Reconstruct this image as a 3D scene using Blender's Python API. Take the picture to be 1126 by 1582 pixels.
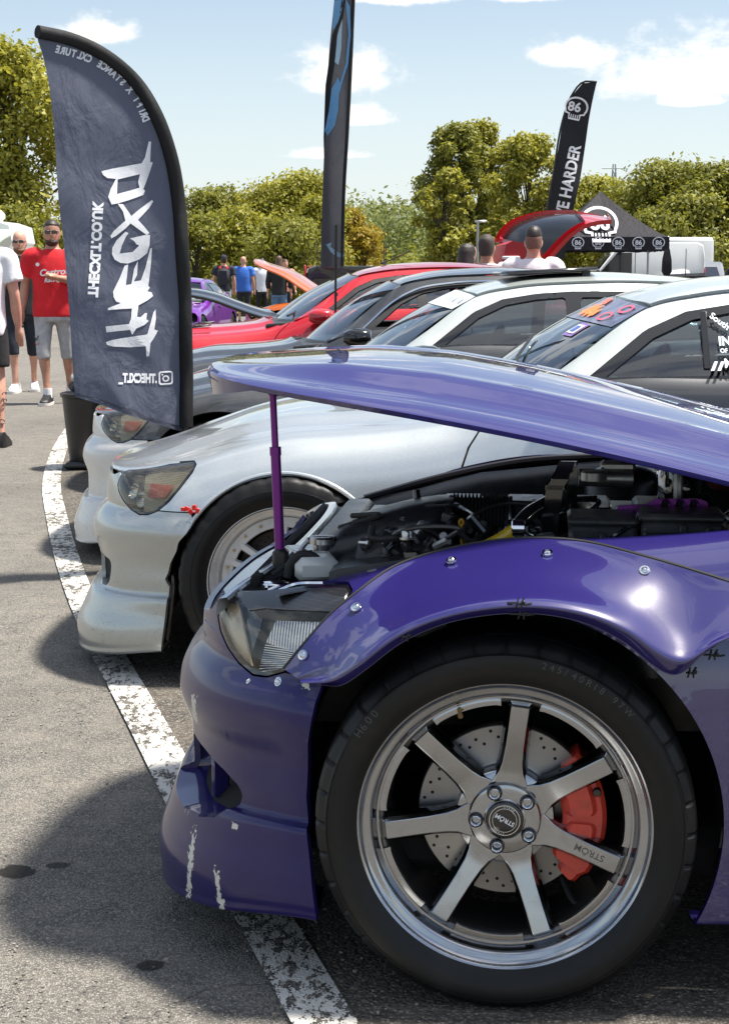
import bpy, bmesh, math, random
import numpy as np
from mathutils import Vector, Matrix, Euler
R = math.radians
rng = np.random.default_rng(7)
random.seed(11)
for o in list(bpy.data.objects): bpy.data.objects.remove(o)
scene = bpy.context.scene
C = scene.collection

# ------------------------------------------------------------------ camera
FPX, CAMH = 2650.0, 1.26                      # focal length in photo pixels, eye height
PITCH = math.atan(364 / FPX)
cam_d = bpy.data.cameras.new('camera'); cam = bpy.data.objects.new('camera', cam_d); C.objects.link(cam)
cam.location = (0, 0, CAMH); cam.rotation_euler = (math.pi/2 - PITCH, 0, 0)
cam_d.sensor_fit = 'VERTICAL'; cam_d.sensor_height = 24; cam_d.lens = 24 * FPX / 1582
cam_d.clip_start = 0.05; cam_d.clip_end = 5000
scene.camera = cam

# ------------------------------------------------------------------ node helper
class NT:
    def __init__(s, tree): s.t = tree; s.t.nodes.clear()
    def n(s, kind, ins=None, **props):
        nd = s.t.nodes.new(kind)
        for k, v in props.items(): setattr(nd, k, v)
        for k, v in (ins or {}).items(): s.set(nd, k, v)
        return nd
    def set(s, nd, k, v):
        i = nd.inputs[k]
        if isinstance(v, bpy.types.NodeSocket): s.t.links.new(v, i)
        elif isinstance(v, bpy.types.Node): s.t.links.new(v.outputs[0], i)
        else:
            if hasattr(i.default_value, '__len__') and not hasattr(v, '__len__'): v = (v,)*len(i.default_value)
            if hasattr(i.default_value, '__len__') and len(i.default_value) == 4 and len(v) == 3: v = (*v, 1)
            i.default_value = v
    def m(s, op, a, b=0.0, c=None, clamp=False):
        d = {0: a, 1: b}
        if c is not None: d[2] = c
        return s.n('ShaderNodeMath', d, operation=op, use_clamp=clamp).outputs[0]
    def vm(s, op, a, b=(0,0,0)):
        return s.n('ShaderNodeVectorMath', {0: a, 1: b}, operation=op)
    def sstep(s, x, lo, hi):
        nd = s.n('ShaderNodeMapRange', {0: x, 1: lo, 2: hi, 3: 0.0, 4: 1.0}, interpolation_type='SMOOTHSTEP'); return nd.outputs[0]
    def mix(s, f, a, b):
        nd = s.n('ShaderNodeMix', data_type='RGBA')
        s.set(nd, 0, f); s.set(nd, 6, a); s.set(nd, 7, b); return nd.outputs[2]
    def noise(s, vec, scale, detail=3, rough=.55, out=0):
        d = {'Scale': scale, 'Detail': detail, 'Roughness': rough}
        if vec is not None: d['Vector'] = vec
        return s.n('ShaderNodeTexNoise', d).outputs[out]

# ------------------------------------------------------------------ sun + sky
SUN_EL, SUN_AZ = R(67), R(4)                 # azimuth measured from +X towards +Y
sund = Vector((math.cos(SUN_EL)*math.cos(SUN_AZ), math.cos(SUN_EL)*math.sin(SUN_AZ), math.sin(SUN_EL)))
sl = bpy.data.lights.new('sun', 'SUN'); sl.energy = 5.0; sl.angle = R(4.5); sl.color = (1, .945, .86)
so = bpy.data.objects.new('sun', sl); C.objects.link(so); so.rotation_euler = sund.to_track_quat('Z', 'Y').to_euler()
w = bpy.data.worlds.new('World'); scene.world = w; w.use_nodes = True
T = NT(w.node_tree)
sky = T.n('ShaderNodeTexSky', sky_type='NISHITA', sun_disc=False, sun_elevation=SUN_EL, sun_rotation=math.atan2(sund.x, sund.y),
          altitude=60, air_density=1.0, dust_density=1.6, ozone_density=1.2)
tc = T.n('ShaderNodeTexCoord')
dirv = T.vm('NORMALIZE', tc.outputs['Generated']).outputs[0]
sep = T.n('ShaderNodeSeparateXYZ', {0: dirv})
az = T.m('ARCTAN2', sep.outputs[0], sep.outputs[1]); el = T.m('ARCSINE', sep.outputs[2])
ae = T.n('ShaderNodeCombineXYZ', {0: az, 1: T.m('MULTIPLY', el, 1.5), 2: 0.0}).outputs[0]
n1 = T.noise(ae, 26.0, 7, .6)
n2 = T.noise(ae, 95.0, 5, .6)
fine = T.m('ADD', T.m('MULTIPLY', T.m('SUBTRACT', n1, .5), 1.9), T.m('MULTIPLY', T.m('SUBTRACT', n2, .5), .75))
cover = None
#          az, el, half width, height above flat base
for (a, e, hw, hh) in [(.185,.122,.062,.034),(.118,.129,.030,.016),(-.012,.122,.042,.026),(-.002,.093,.027,.011),(.185,.100,.030,.008),
                       (.02,.160,.05,.012),(.09,.161,.045,.012),(-.15,.142,.026,.018),(-.175,.118,.030,.012),(-.07,.166,.05,.012),(.17,.166,.05,.012),
                       (-.02,.071,.03,.006),(.30,.11,.05,.02),(-.32,.12,.06,.025)]:
    dx = T.m('DIVIDE', T.m('SUBTRACT', az, a), hw)
    dy = T.m('DIVIDE', T.m('SUBTRACT', el, e - hh*.45), hh)
    dy = T.m('MAXIMUM', dy, T.m('MULTIPLY', dy, -2.6))            # flat cloud base
    r = T.m('SQRT', T.m('ADD', T.m('MULTIPLY', dx, dx), T.m('MULTIPLY', dy, dy)))
    b = T.m('SUBTRACT', 1.0, r)
    cover = b if cover is None else T.m('MAXIMUM', cover, b)
cl_low = T.sstep(T.m('ADD', cover, fine), .05, .62)
# the same broken cumulus carried on over the rest of the sky
pz = T.m('ADD', T.m('MAXIMUM', sep.outputs[2], 0.0), .10)
pl = T.n('ShaderNodeCombineXYZ', {0: T.m('DIVIDE', sep.outputs[0], pz), 1: T.m('DIVIDE', sep.outputs[1], pz), 2: 1.7}).outputs[0]
c1 = T.noise(pl, 2.1, 8, .56)
cl_hi = T.m('MULTIPLY', T.sstep(c1, .515, .575), T.sstep(el, .17, .26))
mask = T.m('MAXIMUM', cl_low, cl_hi)
mask = T.m('MULTIPLY', mask, T.sstep(el, .0, .05))
shade = T.sstep(T.m('ADD', T.m('MULTIPLY', n1, .8), cover), .2, 1.1)
ccol = T.mix(shade, (6.2, 6.6, 7.1), (8.8, 8.5, 8.0))
hazy = T.mix(T.m('ADD', .09, T.m('MULTIPLY', T.sstep(el, .22, -.03), .46)), sky, (7.6, 8.3, 8.6))
colr = T.mix(T.m('MULTIPLY', mask, .88), hazy, ccol)
bg = T.n('ShaderNodeBackground', {0: colr, 1: .086})
T.n('ShaderNodeOutputWorld', {0: bg})
vs = scene.view_settings
vs.view_transform = 'Standard'; vs.look = 'None'; vs.exposure = 0.85; vs.gamma = 1
scene.render.engine = 'CYCLES'
scene.cycles.max_bounces = 8; scene.cycles.transparent_max_bounces = 16; scene.cycles.caustics_reflective = False; scene.cycles.caustics_refractive = False

# ------------------------------------------------------------------ picture <-> place
cP, sP = math.cos(PITCH), math.sin(PITCH)
def ray(px, py):
    u = (px-563)/FPX; v = (791-py)/FPX
    return np.array([u, cP+v*sP, -sP+v*cP])
CAM0 = np.array([0, 0, CAMH])
def at(px, py, Y):  r = ray(px, py); return CAM0 + r*(Y/r[1])
def ground(px, py, z=0.0): r = ray(px, py); return CAM0 + r*((z-CAMH)/r[2])

# ------------------------------------------------------------------ mesh helpers
def tag(o, label, cat, group=None):
    o['label'] = label; o['category'] = cat
    if group: o['group'] = group
    return o
def link(o, parent=None):
    C.objects.link(o)
    if parent is not None: o.parent = parent
    return o
def empty(name, loc=(0,0,0), rz=0.0):
    o = bpy.data.objects.new(name, None); C.objects.link(o); o.location = loc; o.rotation_euler = (0,0,rz); o.empty_display_size = .1
    return o
def mk(name, V, F, mat, parent=None, smooth=True, sharp=None):
    me = bpy.data.meshes.new(name)
    me.from_pydata([tuple(v) for v in np.asarray(V, float).tolist()], [], [tuple(f) for f in F])
    me.update()
    if smooth:
        me.polygons.foreach_set('use_smooth', [True]*len(me.polygons))
        if sharp: me.set_sharp_from_angle(angle=R(sharp))
    if mat: me.materials.append(mat)
    return link(bpy.data.objects.new(name, me), parent)
class MB:
    """collects shapes into one mesh"""
    def __init__(s): s.V = []; s.F = []
    def add(s, V, F):
        b = len(s.V); s.V.extend([tuple(map(float, v)) for v in V]); s.F.extend([tuple(i+b for i in f) for f in F]); return s
    def box(s, c, d, rot=None, bev=0.0, taper=1.0):
        hx, hy, hz = d[0]/2, d[1]/2, d[2]/2; b = min(bev, hx*.9, hy*.9, hz*.9)
        if b <= 0:
            V = [(x*(taper if z > 0 else 1), y*(taper if z > 0 else 1), z) for z in (-hz,hz) for y in (-hy,hy) for x in (-hx,hx)]
            F = [(0,2,3,1),(4,5,7,6),(0,1,5,4),(2,6,7,3),(0,4,6,2),(1,3,7,5)]
        else:
            V = []; F = []
            idx = {}
            for sx in (-1,1):
                for sy in (-1,1):
                    for sz in (-1,1):
                        t = taper if sz > 0 else 1
                        for k, p in enumerate([(sx*hx*t, sy*(hy-b)*t, sz*(hz-b)), (sx*(hx-b)*t, sy*hy*t, sz*(hz-b)), (sx*(hx-b)*t, sy*(hy-b)*t, sz*hz)]):
                            idx[(sx,sy,sz,k)] = len(V); V.append(p)
            def q(*a): F.append(tuple(idx[i] for i in a))
            for sx in (-1,1): q((sx,-1,-1,0),(sx,1,-1,0),(sx,1,1,0),(sx,-1,1,0))
            for sy in (-1,1): q((-1,sy,-1,1),(1,sy,-1,1),(1,sy,1,1),(-1,sy,1,1))
            for sz in (-1,1): q((-1,-1,sz,2),(1,-1,sz,2),(1,1,sz,2),(-1,1,sz,2))
            for sx in (-1,1):
                for sy in (-1,1): q((sx,sy,-1,0),(sx,sy,1,0),(sx,sy,1,1),(sx,sy,-1,1))
                for sz in (-1,1): q((sx,-1,sz,0),(sx,1,sz,0),(sx,1,sz,2),(sx,-1,sz,2))
            for sy in (-1,1):
                for sz in (-1,1): q((-1,sy,sz,1),(1,sy,sz,1),(1,sy,sz,2),(-1,sy,sz,2))
            for sx in (-1,1):
                for sy in (-1,1):
                    for sz in (-1,1): q((sx,sy,sz,0),(sx,sy,sz,1),(sx,sy,sz,2))
        M = Matrix.Identity(3) if rot is None else (rot if isinstance(rot, Matrix) else Euler(rot).to_matrix())
        V = [tuple(M @ Vector(v) + Vector(c)) for v in V]
        return s.add(V, F)
    def loft(s, rings, cap=True, closed=True):
        n = len(rings[0]); V = [p for r in rings for p in r]; F = []
        for i in range(len(rings)-1):
            for j in range(n if closed else n-1):
                k = (j+1) % n; F.append((i*n+j, i*n+k, (i+1)*n+k, (i+1)*n+j))
        if cap and closed:
            F.append(tuple(range(n-1,-1,-1))); F.append(tuple((len(rings)-1)*n+j for j in range(n)))
        return s.add(V, F)
    def tube(s, pts, r, n=10, cap=True, flat=1.0):
        pts = [Vector(p) for p in pts]; rr = r if hasattr(r, '__len__') else [r]*len(pts)
        rings = []; up = None
        for i, p in enumerate(pts):
            t = (pts[min(i+1, len(pts)-1)] - pts[max(i-1, 0)]).normalized()
            if up is None: up = Vector((0,0,1)) if abs(t.z) < .9 else Vector((1,0,0))
            a = t.cross(up)
            if a.length < 1e-5: a = t.orthogonal()
            a.normalize(); b = a.cross(t).normalized(); up = b
            rings.append([p + (a*math.cos(q) + b*math.sin(q)*flat)*rr[i] for q in [2*math.pi*k/n for k in range(n)]])
        return s.loft(rings, cap)
    def lathe(s, prof, n=48, axis='Y', c=(0,0,0), a0=0.0, a1=2*math.pi, closed_prof=False):
        """prof: (radius, along). axis Y: along -> +y, angle in xz"""
        full = abs(a1-a0-2*math.pi) < 1e-6; m = n if full else n+1; V = []; F = []
        for i in range(m):
            q = a0 + (a1-a0)*i/n
            for (r, l) in prof:
                if axis == 'Y': V.append((c[0]+r*math.cos(q), c[1]+l, c[2]+r*math.sin(q)))
                elif axis == 'Z': V.append((c[0]+r*math.cos(q), c[1]+r*math.sin(q), c[2]+l))
                else: V.append((c[0]+l, c[1]+r*math.cos(q), c[2]+r*math.sin(q)))
        k = len(prof)
        for i in range(n):
            i2 = (i+1) % m if full else i+1
            for j in range(k if closed_prof else k-1):
                j2 = (j+1) % k; F.append((i*k+j, i2*k+j, i2*k+j2, i*k+j2))
        return s.add(V, F)
    def prism(s, poly, y0, y1, plane='xz'):
        n = len(poly)
        f = (lambda a, b, y: (a, y, b)) if plane == 'xz' else ((lambda a, b, y: (a, b, y)) if plane == 'xy' else (lambda a, b, y: (y, a, b)))
        V = [f(a, b, y0) for a, b in poly] + [f(a, b, y1) for a, b in poly]
        F = [tuple(range(n)), tuple(range(2*n-1, n-1, -1))] + [(i, (i+1) % n, n+(i+1) % n, n+i) for i in range(n)]
        return s.add(V, F)
    def build(s, name, mat, parent=None, smooth=True, sharp=38, fixn=True):
        o = mk(name, s.V, s.F, mat, parent, False)
        if fixn:
            bm = bmesh.new(); bm.from_mesh(o.data); bmesh.ops.recalc_face_normals(bm, faces=bm.faces); bm.to_mesh(o.data); bm.free()
        if smooth:
            o.data.polygons.foreach_set('use_smooth', [True]*len(o.data.polygons)); o.data.set_sharp_from_angle(angle=R(sharp))
        return o
def spline(pts, n, closed=False):
    P = np.asarray(pts, float); k = np.concatenate([[0], np.cumsum(np.linalg.norm(np.diff(P, axis=0), axis=1))])
    return hermW(k, np.linspace(0, k[-1], n)) @ P
def hermW(t, q):
    """rows: weights of a Catmull-Rom interpolant through knots t, at positions q"""
    t = np.asarray(t, float); q = np.asarray(q, float); n = len(t); I = np.eye(n); m = np.zeros((n, n))
    for i in range(n):
        if i == 0: m[0] = (I[1]-I[0])/(t[1]-t[0])
        elif i == n-1: m[i] = (I[i]-I[i-1])/(t[i]-t[i-1])
        else:
            h0, h1 = t[i]-t[i-1], t[i+1]-t[i]
            m[i] = ((I[i]-I[i-1])/h0*h1 + (I[i+1]-I[i])/h1*h0)/(h0+h1)
    k = np.clip(np.searchsorted(t, q, side='right')-1, 0, n-2); h = (t[k+1]-t[k]); s = ((q-t[k])/h)[:, None]; h = h[:, None]
    return (2*s**3-3*s**2+1)*I[k] + (s**3-2*s**2+s)*h*m[k] + (-2*s**3+3*s**2)*I[k+1] + (s**3-s**2)*h*m[k+1]
def sdf(poly, a, b):
    """signed distance to a polygon, positive inside"""
    P = np.asarray(poly, float); a = np.asarray(a, float); b = np.asarray(b, float)
    d = np.full(a.shape, 1e9); ins = np.zeros(a.shape, bool); n = len(P)
    for i in range(n):
        p, q = P[i], P[(i+1) % n]; e = q-p; w0, w1 = a-p[0], b-p[1]
        t = np.clip((w0*e[0]+w1*e[1])/max(e@e, 1e-12), 0, 1)
        d = np.minimum(d, (w0-e[0]*t)**2+(w1-e[1]*t)**2)
        c = (p[1] > b) != (q[1] > b)
        with np.errstate(divide='ignore', invalid='ignore'):
            ins ^= c & (a < (q[0]-p[0])*(b-p[1])/(q[1]-p[1]+1e-15)+p[0])
    d = np.sqrt(d); return np.where(ins, d, -d)
def trim(ev, u0, u1, v0, v1, nu, nv, g=None, rim=.008, flip=False, mirror=False, off=0.0, both=False):
    """a surface ev(u,v)->(N,3), trimmed where g(u,v,P)<0 with the border snapped to g=0; returns V,F.
    rim folds the border back by that depth, off pushes the sheet outwards"""
    U, Vv = np.meshgrid(np.linspace(u0, u1, nu), np.linspace(v0, v1, nv), indexing='ij'); U = U.ravel().copy(); Vv = Vv.ravel().copy()
    du, dv = (u1-u0)/(nu-1), (v1-v0)/(nv-1)
    if g is not None:
        G = lambda a, b: g(a, b, ev(a, b))
        g0 = G(U, Vv)
        for it in range(2):
            ga = (G(np.minimum(U+du*.3, u1), Vv)-G(np.maximum(U-du*.3, u0), Vv))/.6; gb = (G(U, np.minimum(Vv+dv*.3, v1))-G(U, np.maximum(Vv-dv*.3, v0)))/.6
            L = np.sqrt(ga**2+gb**2)+1e-9; mv = np.abs(g0)/L < (.62 if it == 0 else .5)
            st = np.clip(-g0/L, -.6, .6)
            U = np.where(mv, np.clip(U+st*ga/L*du, u0, u1), U); Vv = np.where(mv, np.clip(Vv+st*gb/L*dv, v0, v1), Vv)
            g0 = G(U, Vv)
        keep = g0/L > -.12
    else: keep = np.ones(len(U), bool)
    P = ev(U, Vv)
    e = 1e-3
    tu = ev(np.minimum(U+e, u1), Vv)-ev(np.maximum(U-e, u0), Vv); tv = ev(U, np.minimum(Vv+e, v1))-ev(U, np.maximum(Vv-e, v0))
    N = np.cross(tu, tv); N /= np.linalg.norm(N, axis=1)[:, None]+1e-12
    if flip: N = -N
    P = P + N*off
    I = np.arange(nu*nv).reshape(nu, nv); a, b, c, d = (x.ravel() for x in (I[:-1,:-1], I[1:,:-1], I[1:,1:], I[:-1,1:]))
    Q = np.stack([a, b, c, d], 1); kc = keep[Q]; cnt = kc.sum(1)
    F = [tuple(q) for q in Q[cnt == 4]]
    for q, kk in zip(Q[cnt == 3], kc[cnt == 3]): F.append(tuple(x for x, k_ in zip(q, kk) if k_))
    if flip: F = [f[::-1] for f in F]
    if mirror:
        P = P*np.array([1, -1, 1]); N = N*np.array([1, -1, 1]); F = [f[::-1] for f in F]
    used = np.zeros(len(P), bool)
    for f in F: used[list(f)] = True
    new = np.cumsum(used)-1; F = [tuple(int(new[i]) for i in f) for f in F]; P = P[used]; N = N[used]
    if rim:
        from collections import Counter
        ec = Counter()
        for f in F:
            for i in range(len(f)):
                x, y = f[i], f[(i+1) % len(f)]; ec[(min(x,y), max(x,y))] += 1
        bd = []
        for f in F:
            for i in range(len(f)):
                x, y = f[i], f[(i+1) % len(f)]
                if ec[(min(x,y), max(x,y))] == 1: bd.append((x, y))
        vs_ = sorted({i for e_ in bd for i in e_}); n0 = len(P); m1 = {v: n0+k for k, v in enumerate(vs_)}; m2 = {v: n0+len(vs_)+k for k, v in enumerate(vs_)}
        P = np.concatenate([P, P[vs_], P[vs_]-N[vs_]*rim])
        for x, y in bd: F.append((m1[y], m1[x], m2[x], m2[y]))
    return P, F

# ------------------------------------------------------------------ materials
MATS = {}
def mat(name, col, rough=.5, metal=0.0, coat=0.0, var=0.0, vscale=8.0, bump=0.0, bscale=200.0, rvar=0.0, spec=.5, coatr=.03, trans=0.0, sheen=0.0, coords='Object', dirt=None):
    if name in MATS: return MATS[name]
    m = bpy.data.materials.new(name); m.use_nodes = True; T = NT(m.node_tree)
    v = T.n('ShaderNodeTexCoord').outputs[coords]
    b = T.n('ShaderNodeBsdfPrincipled', {'Base Color': col, 'Roughness': rough, 'Metallic': metal, 'Coat Weight': coat, 'Coat Roughness': coatr, 'Specular IOR Level': spec, 'Transmission Weight': trans, 'Sheen Weight': sheen})
    c = None
    if var:
        nz = T.noise(v, vscale, 5, .6)
        c = T.mix(T.sstep(nz, .3, .7), tuple(x*(1-var) for x in col), tuple(min(1, x*(1+var)) for x in col)); T.set(b, 'Base Color', c)
    if dirt:
        dn = T.noise(v, dirt[1], 6, .65)
        c = T.mix(T.m('MULTIPLY', T.sstep(dn, .48, .75), dirt[2]), c if c is not None else col, dirt[0]); T.set(b, 'Base Color', c)
    if rvar: T.set(b, 'Roughness', T.m('ADD', rough-rvar/2, T.m('MULTIPLY', T.noise(v, vscale*1.7, 5, .65), rvar)))
    if bump:
        T.set(b, 'Normal', T.n('ShaderNodeBump', {'Strength': bump, 'Distance': .01, 'Height': T.noise(v, bscale, 3, .6)}))
    T.n('ShaderNodeOutputMaterial', {0: b}); MATS[name] = m; return m
def glassmat(name, tint, refl=1.0, rough=.0, dens=0.0, densc=(.1,.1,.1), ior=1.5, scr=0.0):
    if name in MATS: return MATS[name]
    m = bpy.data.materials.new(name); m.use_nodes = True; T = NT(m.node_tree)
    tr = T.n('ShaderNodeBsdfTransparent', {0: tint}); gl = T.n('ShaderNodeBsdfGlossy', {0: (refl,)*3, 1: rough})
    f0 = ((ior-1)/(ior+1))**2; fc_ = T.n('ShaderNodeLayerWeight', {0: .5}).outputs['Facing']
    fr = T.m('ADD', f0*1.15, T.m('MULTIPLY', T.m('POWER', fc_, 4.5), 1-f0*1.15))
    base = tr.outputs[0]
    if dens:
        v = T.n('ShaderNodeTexCoord').outputs['Object']
        df = T.n('ShaderNodeBsdfDiffuse', {0: densc})
        f = T.m('MULTIPLY', T.sstep(T.noise(v, 14, 5, .6), .15, .85), dens*1.2, clamp=True) if scr == 0 else dens
        base = T.n('ShaderNodeMixShader', {0: f, 1: tr, 2: df}).outputs[0]
    mx = T.n('ShaderNodeMixShader', {0: T.m('MULTIPLY', fr, 1.0), 1: base, 2: gl})
    T.n('ShaderNodeOutputMaterial', {0: mx}); MATS[name] = m; return m
def paint(name, col, metal=.25, rough=.34, coat=1.0, dust=.10, flake=True, orange=.012, wear=None, dustc=(.33,.31,.28), cior=1.6):
    """car paint: clear coat over flake, dust lying on it, faint orange peel"""
    if name in MATS: return MATS[name]
    m = bpy.data.materials.new(name); m.use_nodes = True; T = NT(m.node_tree)
    v = T.n('ShaderNodeTexCoord').outputs['Object']
    fl = T.noise(v, 900, 2, .7)
    c = T.mix(T.sstep(fl, .35, .7), tuple(x*.8 for x in col), tuple(min(1, x*1.25) for x in col)) if flake else T.mix(0.0, col, col)
    d = T.m('MULTIPLY', T.sstep(T.noise(v, 5.5, 8, .66), .36, .8), dust)
    speck = T.m('MULTIPLY', T.sstep(T.noise(v, 240, 3, .6), .66, .74), dust*1.3)
    dd = T.m('ADD', d, speck, clamp=True)
    c = T.mix(dd, c, dustc)
    rg = T.m('ADD', rough, T.m('MULTIPLY', d, .6)); cr = T.m('ADD', .018, T.m('MULTIPLY', T.sstep(T.noise(v, 9, 6, .65), .4, .8), .10*dust*4))
    if wear is not None: c, rg = wear(T, v, c, rg)
    b = T.n('ShaderNodeBsdfPrincipled', {'Base Color': c, 'Metallic': metal, 'Roughness': rg, 'Coat Weight': coat, 'Coat Roughness': cr, 'Coat IOR': cior, 'Specular IOR Level': .2})
    T.set(b, 'Normal', T.n('ShaderNodeBump', {'Strength': orange, 'Distance': .01, 'Height': T.noise(v, 160, 2, .5)}))
    T.set(b, 'Coat Normal', T.n('ShaderNodeBump', {'Strength': orange, 'Distance': .006, 'Height': T.noise(v, 60, 3, .5)}))
    T.n('ShaderNodeOutputMaterial', {0: b}); MATS[name] = m; return m
black_plastic = mat('black_plastic', (.016,.016,.017), .42, bump=.04, bscale=700, rvar=.25)
black_gloss = mat('black_gloss', (.008,.008,.009), .12, coat=.6)
black_rubber = mat('black_rubber', (.013,.013,.013), .72)
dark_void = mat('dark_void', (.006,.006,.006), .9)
chrome = mat('chrome', (.75,.77,.8), .07, 1.0, rvar=.06)
steel = mat('steel', (.52,.52,.52), .28, 1.0, rvar=.2, vscale=30)
dull_alu = mat('dull_aluminium', (.45,.45,.44), .42, .9, rvar=.25, vscale=25)
white_print = mat('white_print', (.78,.79,.82), .6)

# ------------------------------------------------------------------ ground
def asphalt(name, lo, hi, scale, bumps, warm, cracks=False, stains=()):
    m = bpy.data.materials.new(name); m.use_nodes = True; T = NT(m.node_tree)
    v = T.n('ShaderNodeTexCoord').outputs['Object']
    vo = T.n('ShaderNodeTexVoronoi', {'Vector': v, 'Scale': scale}); 
    ag = T.n('ShaderNodeSeparateColor', {0: vo.outputs['Color']}).outputs[0]
    big = T.noise(v, .55, 6, .6); mid = T.noise(v, 9, 6, .65); finen = T.noise(v, scale*1.6, 2, .5)
    stone = T.sstep(ag, .15, .95)
    c = T.mix(stone, lo, hi)
    c = T.mix(T.m('MULTIPLY', T.sstep(ag, .90, .99), .5), c, (.52,.49,.44))
    c = T.mix(T.m('MULTIPLY', T.sstep(vo.outputs['Distance'], .30, .55), .55), c, tuple(x*.35 for x in lo))
    c = T.mix(T.m('MULTIPLY', T.sstep(mid, .35, .75), .40), c, warm)
    c = T.mix(T.m('MULTIPLY', T.sstep(big, .40, .68), .35), c, tuple(x*.62 for x in lo))
    if cracks:
        cv = T.n('ShaderNodeTexVoronoi', {'Vector': T.vm('ADD', v, T.vm('SCALE', T.noise(v, 1.6, 4, .6, out=1)).outputs[0]).outputs[0], 'Scale': .55}, feature='DISTANCE_TO_EDGE')
        c = T.mix(T.m('MULTIPLY', T.sstep(cv.outputs['Distance'], .005, .001), .38), c, (.02,.02,.02))
    sx = T.n('ShaderNodeSeparateXYZ', {0: v}); dist = T.noise(v, 12, 4, .6)
    for (x, y, rx, ry, k) in stains:
        a = T.m('DIVIDE', T.m('SUBTRACT', sx.outputs[0], x), rx); b = T.m('DIVIDE', T.m('SUBTRACT', sx.outputs[1], y), ry)
        rr = T.m('ADD', T.m('SQRT', T.m('ADD', T.m('MULTIPLY', a, a), T.m('MULTIPLY', b, b))), T.m('MULTIPLY', T.m('SUBTRACT', dist, .5), 1.3))
        c = T.mix(T.m('MULTIPLY', T.sstep(rr, 1.05, .8), k), c, (.016,.015,.013))
    h = T.m('ADD', T.m('MULTIPLY', vo.outputs['Distance'], -1.0), T.m('MULTIPLY', finen, .6))
    b = T.n('ShaderNodeBsdfPrincipled', {'Base Color': c, 'Roughness': .88, 'Specular IOR Level': .3})
    T.set(b, 'Normal', T.n('ShaderNodeBump', {'Strength': bumps, 'Distance': .004, 'Height': h}))
    T.n('ShaderNodeOutputMaterial', {0: b}); return m
g1, g2, g3 = ground(28,1347), ground(233,1491), ground(88,1337)
gs = asphalt('lane_asphalt', (.13,.123,.112), (.36,.335,.293), 235, .9, (.305,.272,.225), True,
             [(g1[0], g1[1], .045, .05, .9), (g2[0], g2[1], .031, .026, .9), (g3[0], g3[1], .03, .022, .8)])
gb = asphalt('bay_asphalt', (.070,.063,.055), (.26,.235,.20), 150, 1.0, (.20,.172,.136))
def sheet(name, pts, z, m, parent=None):
    o = mk(name, [(p[0], p[1], z) for p in pts], [tuple(range(len(pts)))], m, parent, False); o['kind'] = 'structure'; return o
nG = 24; gx = np.linspace(-600, 600, nG); gy = np.linspace(-40, 1500, nG)
GV = [(x, y, 0) for y in gy for x in gx]; GF = [(j*nG+i, j*nG+i+1, (j+1)*nG+i+1, (j+1)*nG+i) for j in range(nG-1) for i in range(nG-1)]
go = mk('ground', GV, GF, gs, None, False); go['kind'] = 'structure'
LINE = [(620,1790),(487,1560),(418,1440),(318,1290),(243,1150),(205,1080),(166,1010),(128,930),(103,860),(88,800),(80,750),(86,715),(98,685),(128,645),(200,600)]
LP = spline([ground(*p)[:2] for p in LINE], 120)
tn = np.gradient(LP, axis=0); tn /= np.linalg.norm(tn, axis=1)[:, None]; nn = np.stack([-tn[:,1], tn[:,0]], 1)
left, right = LP+nn*.055, LP-nn*.055
bay = [tuple(p) for p in LP] + [(8, LP[-1][1]+.2), (8, LP[0][1]-.2)]
sheet('parking_bay', bay, .004, gb)
def worn_paint():
    m = bpy.data.materials.new('worn_line_paint'); m.use_nodes = True; T = NT(m.node_tree)
    v = T.n('ShaderNodeTexCoord').outputs['Object']
    sv = T.vm('MULTIPLY', v, (1, .45, 1)).outputs[0]
    a = T.noise(sv, 55, 5, .62); b2 = T.noise(v, 4.0, 4, .6); vo = T.n('ShaderNodeTexVoronoi', {'Vector': v, 'Scale': 190}).outputs['Distance']
    keep = T.sstep(T.m('ADD', T.m('ADD', a, T.m('MULTIPLY', T.m('SUBTRACT', b2, .45), .55)), T.m('MULTIPLY', T.m('SUBTRACT', .35, vo), .22)), .435, .475)
    ag = T.n('ShaderNodeTexVoronoi', {'Vector': v, 'Scale': 190}).outputs['Color']
    agv = T.n('ShaderNodeSeparateColor', {0: ag}).outputs[0]
    tar = T.mix(agv, (.035,.033,.03), (.17,.155,.135))
    wht = T.mix(T.noise(v, 30, 5, .6), (.50,.48,.43), (.74,.72,.67))
    bs = T.n('ShaderNodeBsdfPrincipled', {'Base Color': T.mix(keep, tar, wht), 'Roughness': .75, 'Specular IOR Level': .3})
    T.set(bs, 'Normal', T.n('ShaderNodeBump', {'Strength': .6, 'Distance': .004, 'Height': T.m('ADD', keep, T.m('MULTIPLY', vo, -.8))}))
    T.n('ShaderNodeOutputMaterial', {0: bs}); return m
n_ = len(LP)
lo_ = mk('painted_line', [(p[0], p[1], .008) for p in left]+[(p[0], p[1], .008) for p in right], [(i, n_+i, n_+i+1, i+1) for i in range(n_-1)], worn_paint(), None, False); lo_['kind'] = 'structure'
# a thin concrete edging where the lane ends by the bin, loose grit on the tarmac
mb = MB()
for i in range(900):
    px, py = rng.uniform(0, 700), rng.uniform(900, 1582)
    p = ground(px, py); s_ = rng.uniform(.0015, .0045)
    mb.box((p[0], p[1], .009+s_*.3), (s_*1.5, s_, s_*.8), (0, 0, rng.uniform(0, 3)))
gr = mb.build('grit', mat('grit', (.24,.22,.19), .9, var=.6, vscale=60), None, False, fixn=False); gr['kind'] = 'stuff'; tag(gr, 'loose grit scattered on the tarmac by the painted line', 'grit')
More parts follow.
